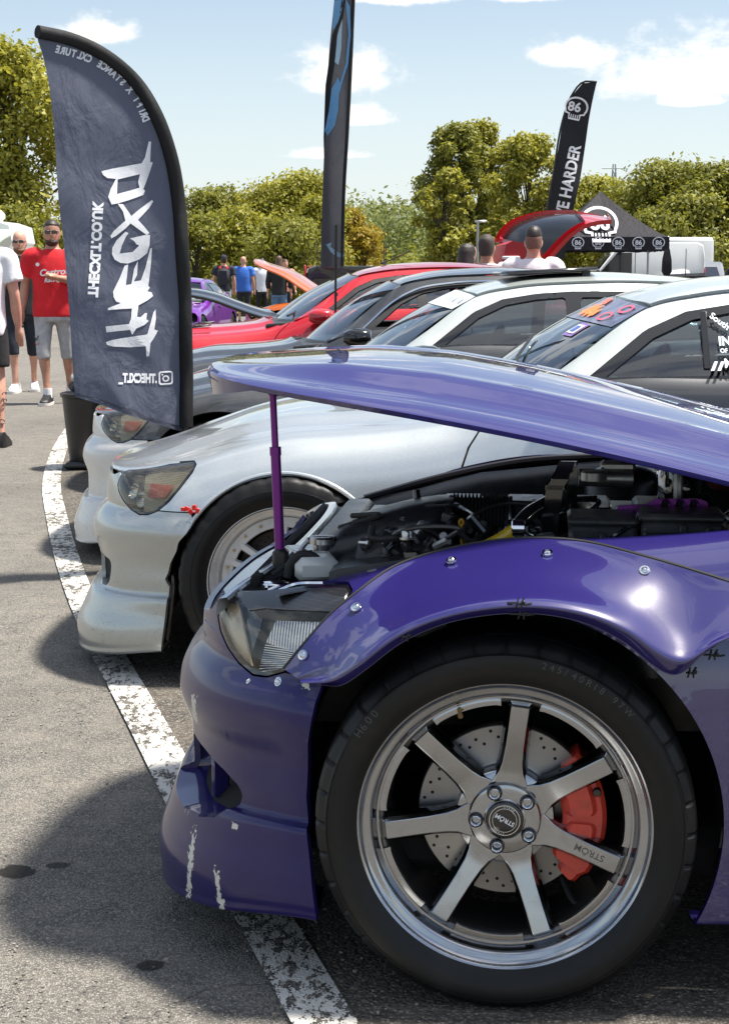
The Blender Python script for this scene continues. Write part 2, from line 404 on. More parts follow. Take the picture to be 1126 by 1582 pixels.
# ------------------------------------------------------------------ saloon body (front axle at x=0, rear at x=2.67, near side y<0)
PLAN = [(-.67,0),(-.668,.15),(-.658,.32),(-.632,.48),(-.60,.56),(-.555,.64),(-.50,.71),(-.43,.775),(-.36,.825),(-.28,.85),(-.15,.86),(0,.862),(.2,.862),(.4,.86),(.55,.86),(.7,.861),(.9,.862),(1.4,.865),(1.9,.865),(2.3,.862),(2.67,.86),(3.0,.85),(3.25,.81),(3.42,.72),(3.5,.55),(3.53,.3),(3.54,0)]
TOP = [(-.63,0,.655),(-.628,.14,.656),(-.615,.30,.657),(-.585,.44,.658),(-.555,.515,.66),(-.515,.575,.664),(-.465,.62,.672),(-.40,.655,.685),(-.335,.675,.702),(-.26,.69,.724),(-.14,.70,.757),(0,.705,.783),(.2,.71,.797),(.4,.715,.815),(.55,.72,.838),(.7,.738,.89),(.9,.755,.948),(1.4,.765,.968),(1.9,.765,.985),(2.3,.755,1.0),(2.67,.735,.99),(3.0,.70,.97),(3.25,.66,.955),(3.38,.6,.94),(3.45,.45,.935),(3.47,.25,.93),(3.48,0,.93)]
#            d side, d front, z side, z front
BROW = [(-.10,-.12,.135,.085),(.0,.035,.122,.062),(.018,.052,.145,.088),(.022,.056,.19,.148),(.016,.036,.24,.21),(.014,.014,.287,.264),(-.012,-.012,.296,.275),(-.012,-.012,.34,.32),(-.012,-.010,.39,.38),(.006,.010,.445,.44),(.020,.008,.486,.482),(.014,-.008,.520,.516),(.002,-.034,.548,.546)]
SROW = [(-.10,.13),(-.03,.14),(-.02,.16),(-.018,.19),(-.016,.23),(-.012,.27),(-.008,.31),(-.004,.36),(-.002,.40),(0,.44),(0,.48),(0,.52),(0,.548)]
LAMP = [(-.548,.612),(-.540,.652),(-.505,.668),(-.40,.688),(-.285,.706),(-.277,.700),(-.285,.680),(-.32,.634),(-.355,.592),(-.392,.562),(-.425,.547),(-.455,.543),(-.49,.553),(-.518,.572),(-.538,.592)]
FWIN = [(.90,.945),(1.12,1.112),(1.25,1.168),(1.40,1.192),(1.56,1.203),(1.9,1.203),(2.2,1.178),(2.42,1.11),(2.48,1.02),(2.44,1.004),(1.57,.977)]
GWIN = [(.985,.970),(1.14,1.088),(1.265,1.144),(1.40,1.168),(1.53,1.178),(1.535,.981)]
RWIN = [(1.60,.985),(1.595,1.178),(1.9,1.178),(2.18,1.155),(2.36,1.10),(2.415,1.03),(2.40,1.013)]
DOORX = [(.15,.525),(.45,.525),(.63,.530),(.69,.540),(.76,.565),(.82,.606),(.90,.70),(.95,.80)]
ARCHX = [(.05,-.322),(.128,-.327),(.30,-.346),(.34,-.349),(.444,-.343),(.52,-.328),(.60,-.30)]
class Body:
    def __init__(s, zo=0.0, lip=1.0, archr=.345, crown=1.0, zs=1.0, roofz=0.0, archx=ARCHX):
        s.zo, s.archr, s.crownk, s.zs, s.roofz, s.archx = zo, archr, crown, zs, roofz, archx
        pl = np.array(PLAN); s.arc = np.concatenate([[0], np.cumsum(np.linalg.norm(np.diff(pl, axis=0), axis=1))])
        tn = np.gradient(pl, axis=0); tn /= np.linalg.norm(tn, axis=1)[:, None]; nr = np.stack([-tn[:,1], tn[:,0]], 1)
        nr[0] = (-1, 0); nr[-1] = (1, 0)
        cols = []
        for i, (x, o) in enumerate(PLAN):
            if x < -.2: f = min(1, max(0, (-.38-x)/.24)); rows = [(a+(b-a)*f, c+(d-c)*f) for a, b, c, d in BROW]; rows = [(q*lip if k < 6 else q, z) for k, (q, z) in enumerate(rows)]
            elif x < .25: rows = [((q+r_[0])/2, z) for (q, z), r_ in zip(SROW, BROW)]
            else: rows = SROW
            if x > 3.1: rows = [(q*.5, .22+(z-.13)*.76) for q, z in SROW]
            col = [(x+nr[i,0]*q, o+nr[i,1]*q if o > 0 or abs(nr[i,1]) > .5 else 0, z+zo) for q, z in rows]
            m = np.array(col[-1]); t = np.array(TOP[i])+np.array([0, 0, zo]); al = .10 if x > .6 else .14; be = .80 if x > .6 else (.86 if x > -.3 else .74)
            c = np.array([m[0]+(t[0]-m[0])*al, m[1]+(t[1]-m[1])*al, m[2]+(t[2]-m[2])*be])
            for q in (.12,.26,.4,.53,.65,.76,.86,.94,1.0): col.append(tuple((1-q)**2*m+2*q*(1-q)*c+q*q*t))
            cols.append(col)
        s.ctrl = np.array(cols).transpose(1, 0, 2)          # rows, stations, 3
        if zs != 1: s.ctrl[:,:,2] *= zs
        s.K = s.ctrl.shape[0]; s.L = s.arc[-1]
        s.vk = np.arange(s.K).astype(float)
        uu, vv = np.meshgrid(np.linspace(0, s.L, 360), np.linspace(1, s.K-1, 110), indexing='ij'); s.du, s.dv = uu.ravel(), vv.ravel(); s.dP = s.ev(s.du, s.dv)
        s.top = lambda b: hermW(s.arc, np.atleast_1d(b)) @ s.ctrl[-1]
    def ev(s, u, v):
        Wu = hermW(s.arc, u); Wv = hermW(s.vk, v); P = np.zeros((len(u), 3))
        for k in range(s.K):
            nz = np.abs(Wv[:,k]) > 1e-9
            if nz.any(): P[nz] += Wv[nz,k][:,None]*(Wu[nz] @ s.ctrl[k])
        return P
    def evn(s, u, v): P = s.ev(u, v); return P*np.array([1,-1,1])
    def s_of(s, x): pl = np.array(PLAN); return np.interp(x, pl[:,0], s.arc)
    def find(s, x, z):
        """surface point and outward normal at side position (x,z), near side"""
        d = (s.dP[:,0]-x)**2+(s.dP[:,2]-z)**2; i = int(np.argmin(d)); u, v = s.du[i], s.dv[i]
        for _ in range(5):
            p = s.ev(np.array([u, u+.002, u]), np.array([v, v, v+.01])); e = np.array([x-p[0,0], z-p[0,2]])
            J = np.array([[(p[1,0]-p[0,0])/.002, (p[2,0]-p[0,0])/.01], [(p[1,2]-p[0,2])/.002, (p[2,2]-p[0,2])/.01]])
            try: st = np.linalg.solve(J, e)
            except Exception: break
            u = float(np.clip(u+np.clip(st[0], -.03, .03), 0, s.L-.01)); v = float(np.clip(v+np.clip(st[1], -.5, .5), 0, s.K-1.02))
        p = s.ev(np.array([u, u+.002, u]), np.array([v, v, v+.01])); n = np.cross(p[1]-p[0], p[2]-p[0]); n /= np.linalg.norm(n)
        q = p[0]*np.array([1,-1,1]); n = n*np.array([1,-1,1])
        if n[1] > 0 and abs(n[1]) > .05: n = -n
        if abs(n[1]) <= .05 and n[0] > 0: n = -n
        return q, n
    # panels -------------------------------------------------------
    def panel(s, name, m, parent, g, x0, x1, v0, v1, du=.014, dv=.25, rim=.008, off=0.0, sides=(1,), join=False):
        u0, u1 = s.s_of(x0), s.s_of(x1); nu, nv = int((u1-u0)/du)+2, int((v1-v0)/dv)+2
        out = []; acc = MB()
        V, F = trim(lambda u, v: s.evn(u, v), u0, u1, v0, v1, nu, nv, (lambda u, v, P: g(u, P[:,0], P[:,2])) if g else None, rim, flip=False, off=off)
        # orient outwards
        ctr = np.array([1.2, 0, .4]); f = F[len(F)//3]; a, b, c = (np.array(V[i]) for i in f[:3]); 
        if np.dot(np.cross(b-a, c-a), (a-ctr)*np.array([.2,1,0])) < 0: F = [f[::-1] for f in F]
        for sd in sides:
            Vs = np.array(V)*np.array([1, sd, 1]); Fs = F if sd == 1 else [f[::-1] for f in F]
            if join: acc.add(Vs, Fs)
            else: out.append(mk(name, Vs, Fs, m, parent, True, 50))
        if join: out.append(mk(name, acc.V, acc.F, m, parent, True, 50))
        return out
def build_body(car, B, M, du=.016, dv=.3, engine_open=False, opts=()):
    zo, zs = B.zo, B.zs; G = .0035
    Z = lambda z: z/zs-zo
    ax = np.array(B.archx); dx = np.array(DOORX)
    arch = lambda x, z, r, cx=0: np.hypot(x-cx, z-.326)-r
    lamp = lambda x, z: sdf(LAMP, x, Z(z))
    nz_ = M.get('nose_z', .645)
    zb = lambda x: np.interp(x, [-.7,-.61,-.57,-.545,-.50,-.3], [nz_-.01,nz_-.005,.5*nz_+.5*.640,.655,.562,.562])
    both = (1, -1)
    ductpoly = M.get('duct')
    def gbump(u, x, z):
        g = np.minimum(np.interp(Z(z), ax[:,0], ax[:,1])-x, zb(x)-Z(z)-G/2)
        g = np.minimum(g, -lamp(x, z)-G)
        if ductpoly is not None: g = np.minimum(g, -sdf(ductpoly, u, Z(z)))
        return g
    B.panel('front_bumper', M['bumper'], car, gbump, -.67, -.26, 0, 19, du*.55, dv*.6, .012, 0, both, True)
    xd = lambda z: np.interp(Z(z), dx[:,0], dx[:,1])
    def gfend(u, x, z):
        g = np.minimum(arch(x, z, B.archr), xd(z)-x-G)
        g = np.minimum(g, -lamp(x, z)-G)
        return np.minimum(g, np.where(x < -.2, Z(z)-zb(x)-G/2, 1))
    B.panel('front_wing', M['wing'], car, gfend, -.535, .72, 1, 21, du*.7, dv*.8, .012, 0, both)
    ra = B.archr
    def gd1(u, x, z): return np.minimum(np.minimum(x-xd(z)-G, 1.545-x-G), Z(z)-.20)
    def gd2(u, x, z): return np.minimum(np.minimum(x-1.545-G, np.interp(Z(z), [.2,.5,.75,1.0], [2.2,2.3,2.36,2.43])-x-G), np.minimum(arch(x, z, ra+.01, 2.67), Z(z)-.20))
    def gq(u, x, z): return np.minimum(np.minimum(x-np.interp(Z(z), [.2,.5,.75,1.0], [2.2,2.3,2.36,2.43])-G, arch(x, z, ra, 2.67)), np.where(x > 2.9, Z(z)-.50, Z(z)-.20))
    d1 = B.panel('front_door', M['door'], car, gd1, .5, 1.56, 3, 21, du*1.6, dv, .008, 0, both)
    B.panel('rear_door', M['door2'], car, gd2, 1.53, 2.45, 3, 21, du*1.6, dv, .008, 0, both)
    B.panel('rear_quarter', M['quarter'], car, gq, 2.18, 3.54, 1, 21, du*1.8, dv, .008, 0, both)
    B.panel('rear_bumper', M['quarter'], car, lambda u, x, z: np.minimum(np.minimum(.495-Z(z), x-2.9), arch(x, z, ra, 2.67)), 2.85, 3.54, 0, 13, du*2, dv, .008, .004, both, True)
    B.panel('sill', M['sill'], car, lambda u, x, z: np.minimum(np.minimum(.197-Z(z), arch(x, z, ra)), np.minimum(arch(x, z, ra, 2.67), x-.3)), .25, 2.5, 0, 5, du*2.5, dv, .008, 0, both)
    B.panel('inner_shell', dark_void, car, lambda u, x, z: np.minimum(np.minimum(arch(x, z, B.archr+.012), arch(x, z, ra+.012, 2.67)), np.minimum(np.minimum(np.interp(Z(z), ax[:,0], ax[:,1])-.01-x+np.where(x > -.2, 9, 0), -lamp(x, z)-.004+0*x), np.minimum(np.where(x < -.5, zb(x)-.01-Z(z), 9), (-sdf(ductpoly, u, Z(z))-.002) if ductpoly is not None else 9+0*x))), -.66, 3.5, 2, 20.6, du*2, dv*1.3, 0, -.012, both, True)  # black shell added behind the panels to make their gaps dark
    # bonnet
    tp = B.ctrl[-1]; 
    def topx(x): return np.interp(x, tp[:15,0], tp[:15,1]), np.interp(x, tp[:15,0], tp[:15,2])
    xs = np.linspace(0, 1, 60)**1.6*1.235-.628
    Tt = hermW(tp[:16,0], xs) @ tp[:16]; O = np.maximum(Tt[:,1]-.004, 0); Zt = Tt[:,2]
    O[0] = .02; O = np.where(xs < -.5, np.interp(xs, tp[:16,0], tp[:16,1])-.004, O); O = np.maximum(O, .02)
    cr = np.interp(xs, [-.63,-.55,-.36,-.18,0,.3,.6], [0,.012,.042,.058,.060,.055,.045])*B.crownk*zs
    if 'smooth_bonnet' in opts:
        q_ = np.polyfit([-.60,-.35,-.1,.2,.55], [.640+zo,.694+zo,.748+zo,.797+zo,.838+zo], 2); Zt = np.polyval(q_, xs)*zs
    bow = np.interp(xs, [-.63,.1,.6], [0,.02,.11])
    A = np.sin(np.linspace(-math.pi/2, math.pi/2, 61)); A = np.sign(A)*np.abs(A)**.9
    BV = []
    for i in range(len(xs)):
        for a in A:
            aa = abs(a); z = Zt[i]+cr[i]*(1-aa**2.4)+(.015*B.crownk*max(0, 1-abs(aa-.68)/.15)**1.6-.006*B.crownk*math.exp(-((aa-.83)/.07)**2))*min(1, max(0, (xs[i]+.6)*4))
            z -= .006*max(0, (aa-.93)/.07)**2
            BV.append((xs[i]-bow[i]*(1-aa**2)*min(1, max(0, (xs[i]-.1)*2)), a*O[i], z+.001))
    BV = np.array(BV); na = len(A)
    BF = [(i*na+j, i*na+j+1, (i+1)*na+j+1, (i+1)*na+j) for i in range(len(xs)-1) for j in range(na-1)]
    # rim turned down
    bdr = [i*na for i in range(len(xs))]+[(len(xs)-1)*na+j for j in range(1, na)]+[i*na+na-1 for i in range(len(xs)-2, -1, -1)]+[j for j in range(na-2, 0, -1)]
    n0 = len(BV); ex = BV[bdr]; cen = np.array([.0, 0, 0])
    low = ex.copy(); low[:,2] -= (.009+.030*np.clip((-.47-ex[:,0])/.12, 0, 1)) if 'smooth_bonnet' in opts else .022; low[:,1] *= .99; low[:,0] += .02*np.clip((-.47-ex[:,0])/.12, 0, 1)
    BV2 = np.concatenate([BV, ex, low]); nb = len(bdr)
    BF2 = BF+[(n0+(k+1) % nb, n0+k, n0+nb+k, n0+nb+(k+1) % nb) for k in range(nb)]
    BF2 = [f[::-1] for f in BF2[:len(BF)]]+BF2[len(BF):]
    if np.cross(np.array(BV2[BF2[900][1]])-BV2[BF2[900][0]], np.array(BV2[BF2[900][2]])-BV2[BF2[900][0]])[2] < 0: BF2 = [f[::-1] for f in BF2[:len(BF)]]+BF2[len(BF):]
    bon = mk('bonnet', BV2, BF2, M['bonnet'], car, True, 50)
    under = None
    if engine_open:
        UV = BV.copy(); UV[:,2] -= .010; UV[:,1] *= .985
        UF = [f for f in BF]
        if np.cross(UV[UF[900][1]]-UV[UF[900][0]], UV[UF[900][2]]-UV[UF[900][0]])[2] > 0: UF = [f[::-1] for f in UF]
        under = mk('inner_panel', UV, UF, M['bonnet_under'], bon, True)
    # greenhouse
    rz = B.roofz
    RAIL = np.array([(.70,.735,.893),(.74,.718,.915),(.90,.660,1.022),(1.14,.575,1.180),(1.3,.562,1.215),(1.6,.555,1.238),(2.0,.555,1.236),(2.35,.56,1.205),(2.7,.60,1.08),(2.95,.64,.985)])
    RAIL[:,2] = (RAIL[:,2]+zo+rz*np.clip((RAIL[:,2]-.9)/.3, 0, 1))*zs
    tpd = tp[14:22]
    def GS(u, v):
        a = np.stack([u, np.interp(u, tpd[:,0], tpd[:,1]), np.interp(u, tpd[:,0], tpd[:,2])], 1); b = hermW(RAIL[:,0], u) @ RAIL
        a[:,1] += .0; P = a*(1-v[:,None])+b*v[:,None]; P[:,1] += .018*np.sin(np.pi*v); P[:,0] = u
        return P*np.array([1,-1,1])
    ZR = lambda z: (z/zs-zo-.9)/(1+rz/.3)+.9 if rz else z/zs-zo
    both_ = both
    def gpart(name, m, parent, g, rim, off, nu=150, nv=34, u0=.71, u1=2.94):
        V, F = trim(GS, u0, u1, 0, 1, nu, nv, lambda u, v, P: g(P[:,0], ZR(P[:,2])), rim, off=0)
        f = F[len(F)//2]; a, b, c = (np.array(V[i]) for i in f[:3]); nn_ = np.cross(b-a, c-a)
        if nn_[1] > 0: F = [q[::-1] for q in F]
        V = np.array(V)+np.array([0, -off, 0])
        return [mk(name, V*np.array([1, sd, 1]), F if sd == 1 else [q[::-1] for q in F], m, parent, True, 50) for sd in both_]
    win = lambda x, z: sdf(FWIN, x, z)
    gpart('pillar', M['pillar'], car, lambda x, z: -win(x, z)-.001, .012, 0)
    gls = lambda x, z: np.maximum(sdf(GWIN, x, z), sdf(RWIN, x, z))
    gpart('window_frame', M['frame'], car, lambda x, z: np.minimum(win(x, z), -gls(x, z)), .014, -.001)
    if 'open_window' not in opts:
        gpart('side_window', M['glass'], car, lambda x, z: sdf(GWIN, x, z)+.006, 0, -.010, 60, 24, .93, 1.6)
    gpart('rear_side_window', M['glass'], car, lambda x, z: sdf(RWIN, x, z)+.006, 0, -.010, 60, 24, 1.55, 2.5)
    # windscreen, roof, rear glass, boot
    zz = lambda z: (z+zo+rz*min(1, max(0, (z-.9)/.3)))*zs
    def patch(name, m, fn, nu, nv, parent=car, rim=.006, up=True, smooth=True):
        V, F = trim(lambda u, v: fn(u, v), -1, 1, 0, 1, nu, nv, None, rim)
        f = F[len(F)//3]; a, b, c = (np.array(V[i]) for i in f[:3])
        if (np.cross(b-a, c-a)[2] < 0) == up: F = [q[::-1] for q in F]
        return mk(name, V, F, m, parent, smooth, 50)
    def ws(u, v):
        p0 = np.stack([.585+.16*u*u, .722*u, zz(.892)+0*u], 1); p1 = np.stack([1.095+.05*u*u, .568*u, zz(1.207)-.026*u*u], 1)
        P = p0*(1-v[:,None])+p1*v[:,None]; P[:,2] += .022*np.sin(np.pi*v); P[:,0] -= .01*np.sin(np.pi*v); return P
    wsn = patch('windscreen', M['screen'], ws, 40, 24)
    rl = lambda x: hermW(RAIL[:,0], x) @ RAIL
    def roof(u, v):
        x = (1.10+.045*u*u)*(1-v)+(2.40-.05*u*u)*v; r_ = rl(x)
        return np.stack([x, r_[:,1]*u, r_[:,2]+.002+(.022+.026*np.sin(np.pi*np.clip(v*.9+.1, 0, 1)))*(1-u*u)**.85*zs], 1)
    rf = patch('roof', M['roof'], roof, 44, 50, rim=.01)
    def rg(u, v):
        p0 = np.stack([2.405-.05*u*u, .556*u, zz(1.226)-.026*u*u], 1); p1 = np.stack([2.98-.05*u*u, .63*u, zz(.985)+0*u], 1)
        P = p0*(1-v[:,None])+p1*v[:,None]; P[:,2] += .02*np.sin(np.pi*v); return P
    patch('rear_window', M['glass'], rg, 30, 16)
    def boot(u, v):
        x = 2.985-.05*u*u*(1-v)+v*(.495-.02*u*u); return np.stack([x, u*np.interp(x, [2.9,3.2,3.4,3.5], [.66,.655,.60,.52]), (.985+.012*(1-u*u)-.045*v**2+zo)*zs], 1)
    patch('boot_lid', M['quarter'], boot, 20, 16, rim=.02)
    # scuttle, dashboard, floor, bulkhead, seats
    mb = MB(); mb.box((.66,0,zz(.865)), (.30,1.36,.03), (0,-.1,0), .01); mb.build('scuttle_panel', black_plastic, car)
    mb = MB(); mb.box((1.0,0,zz(.80)), (.42,1.36,.22), None, .05); mb.box((.98,-.36,zz(.905)), (.24,.36,.06), None, .025); mb.build('dashboard', M.get('dash', black_plastic), car)
    mb = MB(); mb.box((1.55,0,.24), (3.6,1.5,.10), None, .03); mb.box((.60,0,.54), (.04,1.40,.62), None, .01); mb.build('floor_pan', dark_void, car)
    for yy in (-.37, .37):
        for x0 in (1.55,):
            mb = MB(); mb.box((x0-.02,yy,.50), (.5,.48,.16), (0,-.12,0), .06); mb.box((x0+.28,yy,.78), (.15,.48,.60), (0,.28,0), .06); mb.box((x0+.40,yy,1.10), (.09,.28,.18), (0,.2,0), .04)
            mb.build('seat', M['seat'], car)
    mb = MB(); mb.box((2.4,0,.48), (.5,1.2,.18), None, .05); mb.box((2.68,0,.74), (.14,1.2,.5), (0,.3,0), .05); mb.build('rear_bench', M['seat'], car)
    mb = MB(); th = [2*math.pi*k/28 for k in range(29)]
    rot = Euler((0, R(-62), 0)).to_matrix()
    mb.tube([tuple(rot @ Vector((.18*math.cos(q), .18*math.sin(q), 0))+Vector((1.26, -.37 if 'lhd' in opts else .37, zz(.86)))) for q in th], .015, 8, False)
    mb.tube([tuple(rot @ Vector((0, .17, 0))+Vector((1.26, .37, zz(.86)))), tuple(rot @ Vector((0, -.17, 0))+Vector((1.26, .37, zz(.86))))], .016, 8)
    mb.build('steering_wheel', black_plastic, car)
    # mirrors, handles
    for sd in (1, -1):
        mb = MB()
        pr = [(.0,.55),(.03,.85),(.08,1.0),(.13,.96),(.15,.8)]
        rings = []
        for dxx, k in pr:
            rings.append([(.80+dxx, sd*(-.885+.095*k*math.copysign(abs(math.cos(q))**.7, math.cos(q))), zz(.922)+.054*k*math.copysign(abs(math.sin(q))**.7, math.sin(q))) for q in [2*math.pi*j/20 for j in range(20)]])
        mb.loft(rings); mb.tube([(.87, sd*-.82, zz(.90)), (.88, sd*-.74, zz(.90))], .024, 8)
        mr = mb.build('door_mirror', M['mirror'], car)
        g_ = MB(); g_.prism([(sd*-.885+.085*math.cos(q), zz(.922)+.046*math.sin(q)) for q in [2*math.pi*j/20 for j in range(20)]], .951, .954, 'yz'); g_.build('mirror_glass', chrome, mr)
    for x0 in (1.40, 2.22):
        for sd in (1, -1):
            p, n = B.find(x0, (.80+zo)*zs); mb = MB(); mb.box((x0, sd*(p[1]-.018), p[2]), (.19,.022,.03), None, .01); mb.build('door_handle', M['door'], car)
    return bon, under, wsn, rf
def head_lamp(car, B, M, style, zo):
    """lens on the body surface, with the housing behind it"""
    zs = B.zs; Z = lambda z: z/zs-zo
    for sd in (1, -1):
        def pt(name, m, parent, g, off, du=.006, dv=.12, rim=.004, v0=10, v1=21):
            u0, u1 = B.s_of(-.66), B.s_of(-.22)
            V, F = trim(lambda u, v: B.evn(u, v), u0, u1, v0, v1, int((u1-u0)/du), int((v1-v0)/dv), lambda u, v, P: g(P[:,0], Z(P[:,2])), rim)
            a, b, c = (np.array(V[i]) for i in F[len(F)//3][:3]); n = np.cross(b-a, c-a)
            if n[1] > 0: F = [f[::-1] for f in F]
            # push along the local outward direction
            V = np.array(V); P0 = B.find(-.42, (.61+zo)*zs)[1]
            V = V + P0*off
            return mk(name, V*np.array([1, sd, 1]), F if sd == 1 else [f[::-1] for f in F], m, parent, True, 45)
        root = pt('headlamp', M['lamp_edge'], car, lambda x, z: np.minimum(sdf(LAMP, x, z)-.0, .006-sdf(LAMP, x, z)), -.001, rim=.05)
        pt('reflector', M['lamp_bowl'], root, lambda x, z: sdf(LAMP, x, z)-.003, -.042, rim=0)
        if style == 'carbon':
            pt('lens', M['lens'], root, lambda x, z: sdf(LAMP, x, z)-.005, -.001, rim=0)
            eyelid = [(-.535,.655),(-.50,.672),(-.40,.692),(-.28,.708),(-.275,.698),(-.30,.668),(-.37,.660),(-.44,.652),(-.475,.642),(-.50,.655)]
            pt('carbon_eyelid', M['carbon'], root, lambda x, z: np.minimum(sdf(LAMP, x, z)-.004, sdf(eyelid, x, z)), .001, .004, .08)
            pt('haze_panel', M['haze'], root, lambda x, z: np.minimum(sdf(LAMP, x, z)-.006, sdf([(-.57,.50),(-.57,.66),(-.53,.665),(-.505,.64),(-.485,.60),(-.47,.56),(-.455,.53)], x, z)), -.010, .004, .08)
            pt('indicator', M['indicator'], root, lambda x, z: np.minimum(sdf(LAMP, x, z)-.01, sdf([(-.425,.64),(-.335,.652),(-.32,.645),(-.365,.597),(-.44,.603)], x, z)), -.012, .004, .08)
            pt('dark_divider', black_gloss, root, lambda x, z: np.minimum(sdf(LAMP, x, z)-.006, sdf([(-.495,.66),(-.455,.655),(-.46,.62),(-.475,.575),(-.485,.545),(-.50,.56),(-.49,.61)], x, z)), -.016, .004, .08)
            for k in range(12):
                t = k/11
                x0, z0, x1, z1 = -.452+.012*t, .548+.049*t, -.395+.05*t, .567+.035*t
                a_, b_ = B.find(x0, (z0+zo)*zs), B.find(x1, (z1+zo)*zs)
                mb = MB(); mb.tube([a_[0]-a_[1]*.010, (a_[0]+b_[0])/2-a_[1]*.008, b_[0]-b_[1]*.010], .0011, 5)
                r_ = mb.build('lens_rib', chrome, root)
                if sd == -1: r_.data.transform(Matrix.Scale(-1, 4, (0,1,0)))
        else:
            pt('lens', M['lens'], root, lambda x, z: sdf(LAMP, x, z)-.005, -.001, rim=0)
            ip = [(-.445,.652),(-.335,.668),(-.315,.645),(-.37,.587),(-.435,.578)]
            pt('indicator', M['indicator'], root, lambda x, z: np.minimum(sdf(LAMP, x, z)-.012, sdf([(-.43,.640),(-.35,.642),(-.375,.605),(-.435,.598)], x, z)), -.010, .004, .08)
            pt('lamp_ribs', M['lamp_ribs'], root, lambda x, z: np.minimum(sdf(LAMP, x, z)-.010, sdf([(-.46,.675),(-.28,.71),(-.28,.69),(-.40,.55),(-.455,.53)], x, z)), -.018, .004, .08)
            for q in ((-.500,.612), (-.47,.59)):
                c_, n_ = B.find(q[0], (q[1]+zo)*zs); mb = MB()
                mb.lathe([(.028,.0),(.022,.02),(.008,.032),(0,.034)], 20, 'Y'); o = mb.build('bulb_bowl', chrome, root)
                o.data.transform(Vector((-n_[0], -n_[1], -n_[2])).to_track_quat('Y', 'Z').to_matrix().to_4x4()); o.data.transform(Matrix.Translation(Vector(c_-n_*.02)))
                if sd == -1: o.data.transform(Matrix.Scale(-1, 4, (0,1,0)))
# ------------------------------------------------------------------ wheels
tyre_m = mat('tyre_rubber', (.0070,.0070,.0074), .46, spec=.3, rvar=.3, vscale=40, bump=.05, bscale=300, dirt=((.030,.028,.025), 7, .4))
def arc_text(s, r, mid, size, mt, parent, y, name='lettering', step=.62, flip=False, bold=.0, thick=.0006, outward=True):
    """characters set round a circle of radius r in the wheel plane, read from outside (-y)"""
    acc = MB()
    n = len(s); adv = size*step/r
    for i, ch in enumerate(s):
        if ch == ' ': continue
        V, F = glyph(ch, size, bold)
        q = mid - (i-(n-1)/2)*adv if outward else mid + (i-(n-1)/2)*adv
        up = Vector((math.cos(q), math.sin(q))); up = up if outward else -up; rt = Vector((up.y, -up.x))
        acc.add([((r*math.cos(q)+rt.x*(v[0]-.5*size*.6)+up.x*v[1]), y, (r*math.sin(q)+rt.y*(v[0]-.5*size*.6)+up.y*v[1])) for v in V], F)
    return acc.build(name, mt, parent, False, fixn=False)
GLY = {}
def glyph(s, size, bold=0.0, spacing=1.0):
    """flat mesh of a string, baseline at y=0, starting at x=0"""
    k = (s, bold, spacing)
    if k not in GLY:
        cu = bpy.data.curves.new('tx', 'FONT'); cu.body = s; cu.size = 1.0; cu.offset = bold; cu.resolution_u = 3; cu.fill_mode = 'FRONT'; cu.space_character = spacing
        ob = bpy.data.objects.new('tx', cu); C.objects.link(ob); dg = bpy.context.evaluated_depsgraph_get(); dg.update()
        me = bpy.data.meshes.new_from_object(ob.evaluated_get(dg))
        GLY[k] = ([tuple(v.co) for v in me.vertices], [tuple(p.vertices) for p in me.polygons])
        bpy.data.objects.remove(ob); bpy.data.curves.remove(cu); bpy.data.meshes.remove(me)
    V, F = GLY[k]; return [(v[0]*size, v[1]*size) for v in V], F
def text_w(s, size, bold=0.0, spacing=1.0): V, F = glyph(s, size, bold, spacing); return (min(v[0] for v in V), max(v[0] for v in V)) if V else (0, 0)
def tyre(parent, r=.3275, rim=.252, w=.235, y0=-.012, n=360, lug=10, name='tyre'):
    """outer sidewall at y=y0, tread blocks cut into the shoulders"""
    prof = [(rim-.006, y0+.012), (rim+.004, y0+.004), (rim+.014, y0-.004), (rim+.030, y0-.011), (rim+.046, y0-.010), (rim+.049, y0-.0092), (rim+.0494, y0-.0108), (rim+.0512, y0-.0105), (rim+.0516, y0-.0084), (r-.018, y0-.002), (r-.010, y0+.004), (r-.005, y0+.012), (r-.001, y0+.026), (r, y0+.05), (r-.004, y0+.056), (r-.004, y0+.062), (r, y0+.068), (r, y0+w*.5), (r, y0+w-.06), (r-.004, y0+w-.02), (r-.02, y0+w), (rim, y0+w-.02)]
    V = []; F = []; k = len(prof)
    for i in range(n):
        q = 2*math.pi*i/n; cut = (i % lug) == 0
        for j, (rr, yy) in enumerate(prof):
            d = .0034 if cut and j in (9,10,11,12,18,19) else 0
            V.append(((rr-d)*math.cos(q), yy+(.0025 if d and j in (9,10) else 0), (rr-d)*math.sin(q)))
    for i in range(n):
        for j in range(k-1): F.append((i*k+j, i*k+j+1, ((i+1) % n)*k+j+1, ((i+1) % n)*k+j))
    o = mk(name, V, F, tyre_m, parent, True, 30); return o
